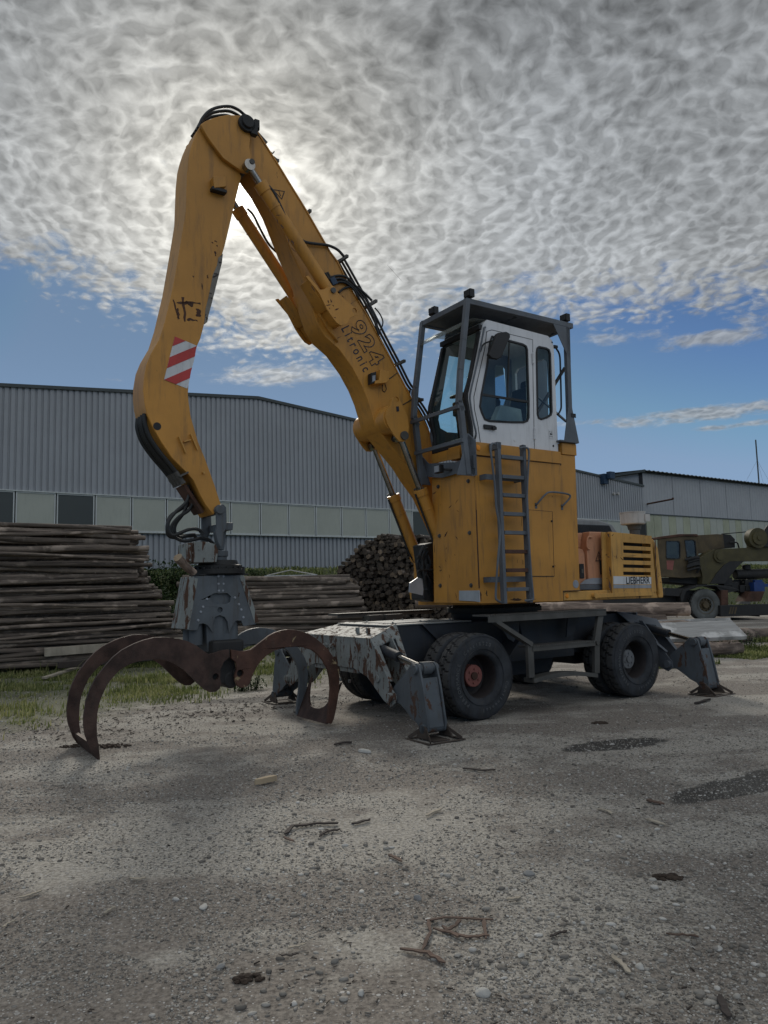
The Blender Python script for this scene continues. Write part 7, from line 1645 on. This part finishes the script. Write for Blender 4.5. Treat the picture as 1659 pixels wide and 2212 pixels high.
m_ = MB(); pts = TP(.5, (1180, 905), (1270, 905), (1283, 920), (1298, 975)); m_.tube([(a, .5, b) for a, b in pts], .03, 8, smooth=False); m_.build('exhaust', 'grime', truck)
bmx = tplate('crane_beam', 'olive', .1, .6, (795, 1110), (905, 1040), (1000, 990), (1250, 978), (1660, 955), (1900, 945), (1900, 1130), (1660, 1135), (1190, 1140), (1110, 1190), (1020, 1290), (940, 1420), (840, 1425), (845, 1330))
m_ = MB(); q = TP(.1, (1050, 1075))[0]; m_.cyl((q[0], .02, q[1]), (q[0], .1, q[1]), .27, 28); m_.cyl((q[0], -.02, q[1]), (q[0], .02, q[1]), .17, 24); m_.build('pivot_cover', 'olive', bmx)
tplate('beam_underside', 'grime', .05, 1.2, (1190, 1140), (1360, 1140), (1270, 1220), (1120, 1420), (940, 1420), (1020, 1290), (1110, 1190), bevel=.01)
m_ = MB(); q = TP(.0, (1530, 850))[0]; m_.cyl((q[0], -.05, q[1]), (q[0], .30, q[1]), .42, 36); m_.cyl((q[0] + .0, -.12, q[1]), (q[0], -.05, q[1]), .28, 30); m_.cyl((q[0] + .0, -.16, q[1]), (q[0], -.12, q[1]), .10, 20); m_.build('winch_drum', 'olive', truck)
tplate('winch_frame', 'olive', .15, .5, (1450, 850), (1530, 745), (1700, 740), (1900, 760), (1900, 960), (1450, 965)); tplate('guard_plate', 'grime', .0, .1, (1620, 740), (1660, 690), (1900, 680), (1900, 960), (1600, 960))
m_ = MB(); q0, q1 = TP(.6, (1080, 800), (1485, 765)); m_.cyl((q0[0], .6, q0[1]), (q1[0], .6, q1[1]), .02, 6); m_.build('cable', 'black', truck)
# fender, wheel, bumper, tank and clutter
tplate('fender', 'grime', -.1, .9, (570, 1560), (600, 1500), (790, 1432), (1000, 1430), (1170, 1450), (1300, 1495), (1180, 1500), (1000, 1450), (800, 1455), (640, 1515), (600, 1640), (575, 1640))
tplate('fender_flap', 'oldrust', -.12, .9, (1075, 1500), (1160, 1500), (1165, 1690), (1080, 1690), bevel=.01)
tplate('deck_plate', 'grime', -.08, .2, (1000, 1435), (1180, 1450), (1310, 1500), (1170, 1530), (1060, 1500), bevel=.005)
wq = TP(0, (880, 1690))[0]; R_ = .66
m_ = tyre_mesh(0, .38, R_ + .0); m_.v = [(x, y, z) for x, y, z in m_.v]; m_.v = [(x * 1.0, y, z * 1.0) for x, y, z in m_.v]
wt = m_.build('wheel', [paint('crane_tyre_dust', (.085, .088, .085), .85, var=.25, dirt=.3), paint('crane_sidewall', (.10, .105, .10), .85, var=.25, dirt=.3), 'tyre', 'black'], truck, smooth=50, loc=(wq[0], -.05, R_ + .0))
m_ = MB(); m_.lathe([(.37, .02), (.34, .05), (.34, .14), (.30, .12), (.12, .12), (.0, .12)], (0, 0, 0), 1, 36)
for k in range(10): a = k * .628; m_.cyl((.23 * math.cos(a), .06, .23 * math.sin(a)), (.23 * math.cos(a), .12, .23 * math.sin(a)), .028, 6)
m_.cyl((0, -.02, 0), (0, .12, 0), .13, 20); m_.build('rim', 'ochre', wt)
c2 = copy_tree(wt, truck); c2.location = (wq[0] - 7.3, -.05, R_)
m_ = MB(); b0, b1 = TP(-.2, (1060, 1690), (1550, 1815)); m_.box((b0[0], -.2, b1[1]), (b1[0] + 1.2, .1, b0[1])); bmp = m_.build('bumper', 'grime', truck, bevel=.02)
for x_ in (1170, 1200, 1235): tplate('hazard_stripe', 'ochre', -.206, -.201, (x_ + 22, 1708), (x_ + 40, 1708), (x_ + 20, 1795), (x_, 1795), parent=bmp, bevel=0)
tplate('ramp_plate', 'oldrust', -.1, .6, (1440, 1515), (1620, 1515), (1570, 1640), (1370, 1645), bevel=.01); tplate('step', 'steel', -.2, .1, (1350, 1640), (1450, 1645), (1430, 1675), (1305, 1672), bevel=.005)
m_ = MB(); q = TP(.3, (1380, 1300))[0]; m_.cyl((q[0] - .3, .6, q[1]), (q[0] + 3.5, .6, q[1]), .21, 30); m_.cyl((q[0] + .25, .6, q[1] + .18), (q[0] + .25, .6, q[1] + .40), .17, 24); m_.build('air_tank', 'grime', truck, bevel=.03)
m_ = MB()
for k in range(26):
    q = TP(.2, (random.uniform(1180, 1660), random.uniform(1385, 1490)))[0]; s_ = random.uniform(.08, .2); m_.box((q[0] - s_, .2 + random.random() * .5, q[1] - s_), (q[0] + s_, .8, q[1] + s_ * .7))
m_.build('engine_parts', 'grime', truck, bevel=.02)
m_ = MB(); q0, q1 = TP(.0, (640, 1120), (790, 1280)); 
for k in range(8): zz = q1[1] + (q0[1] - q1[1]) * random.random(); m_.tube([(q0[0] + random.random() * .3, .1, zz), (q0[0] + .5, -.05, zz + .1), (q1[0], .1, zz - .1)], .05, 7)
m_.build('hose_tangle', 'grime', truck)
q = TP(.05, (1463, 1385), (1603, 1512)); m_ = MB(); m_.box((q[0][0], -.05, q[1][1]), (q[1][0], .45, q[0][1] - .06)); m_.box((q[0][0] + .15, .1, q[0][1] - .06), (q[0][0] + .5, .25, q[0][1] + .04)); m_.box((q[0][0] + .45, -.056, q[1][1] + .18), (q[0][0] + .75, -.051, q[1][1] + .30)); can = m_.build('canister', 'blue', None, bevel=.03)
can.matrix_world = Matrix.Translation(TO) @ Matrix.Rotation(tang, 4, 'Z'); tag(can, 'bright blue plastic canister standing on the old crane', 'canister')
tplate('running_board', 'grime', -.05, .6, (380, 1470), (600, 1480), (620, 1500), (560, 1580), (380, 1570)); tplate('turntable', 'grime', .5, 2.3, (420, 1340), (900, 1340), (900, 1440), (430, 1400), bevel=.01)

# messy hydraulics at the boom foot, left of the riser
m_ = MB()
rr = random.Random(4)
for k in range(14):
    a = P3('D', 1.15, (rr.uniform(120, 215), rr.uniform(900, 1150))); b = P3('D', 1.2, (rr.uniform(150, 230), rr.uniform(1150, 1370))); m_.tube([a, a.lerp(b, .4) + Vector((rr.uniform(-.12, .05), rr.uniform(-.05, .05), 0)), b], rr.uniform(.012, .022), 7)
m_.tube(L3('D', 1.1, (95, 1040), (90, 1025), (110, 1015), (130, 1050), (135, 1130), (150, 1200)), .016, 8); m_.tube(L3('D', 1.1, (225, 1128), (110, 1132), (90, 1150)), .015, 8)
m_.build('foot_hoses', 'hose', mach)
m_ = MB(); m_.prism(S('D', 1.2, (150, 920), (225, 900), (230, 1390), (140, 1370), (140, 1290), (200, 1290)), 'y', 1.2, 1.5); m_.build('boom_foot_bracket', 'grime', mach, bevel=.02)
m_ = MB(); m_.prism(S('D', 1.15, (30, 1235), (95, 1190), (130, 1200), (140, 1290), (135, 1335), (25, 1310)), 'y', 1.15, 1.17); m_.build('bent_sheet', 'dull_metal', mach)
m_ = MB(); m_.prism(S('D', 1.25, (140, 1300), (165, 1290), (230, 1340), (230, 1375), (150, 1370)), 'y', 1.25, 1.6); m_.build('frame_lug', 'yellow_worn', mach, bevel=.01)
# the far half of the upper structure, seen from elsewhere
m_ = MB(); m_.box((1.36, 1.75, 1.51), (1.93, 2.55, 2.15)); m_.build('tank_box', 'yellow', mach, bevel=.03)
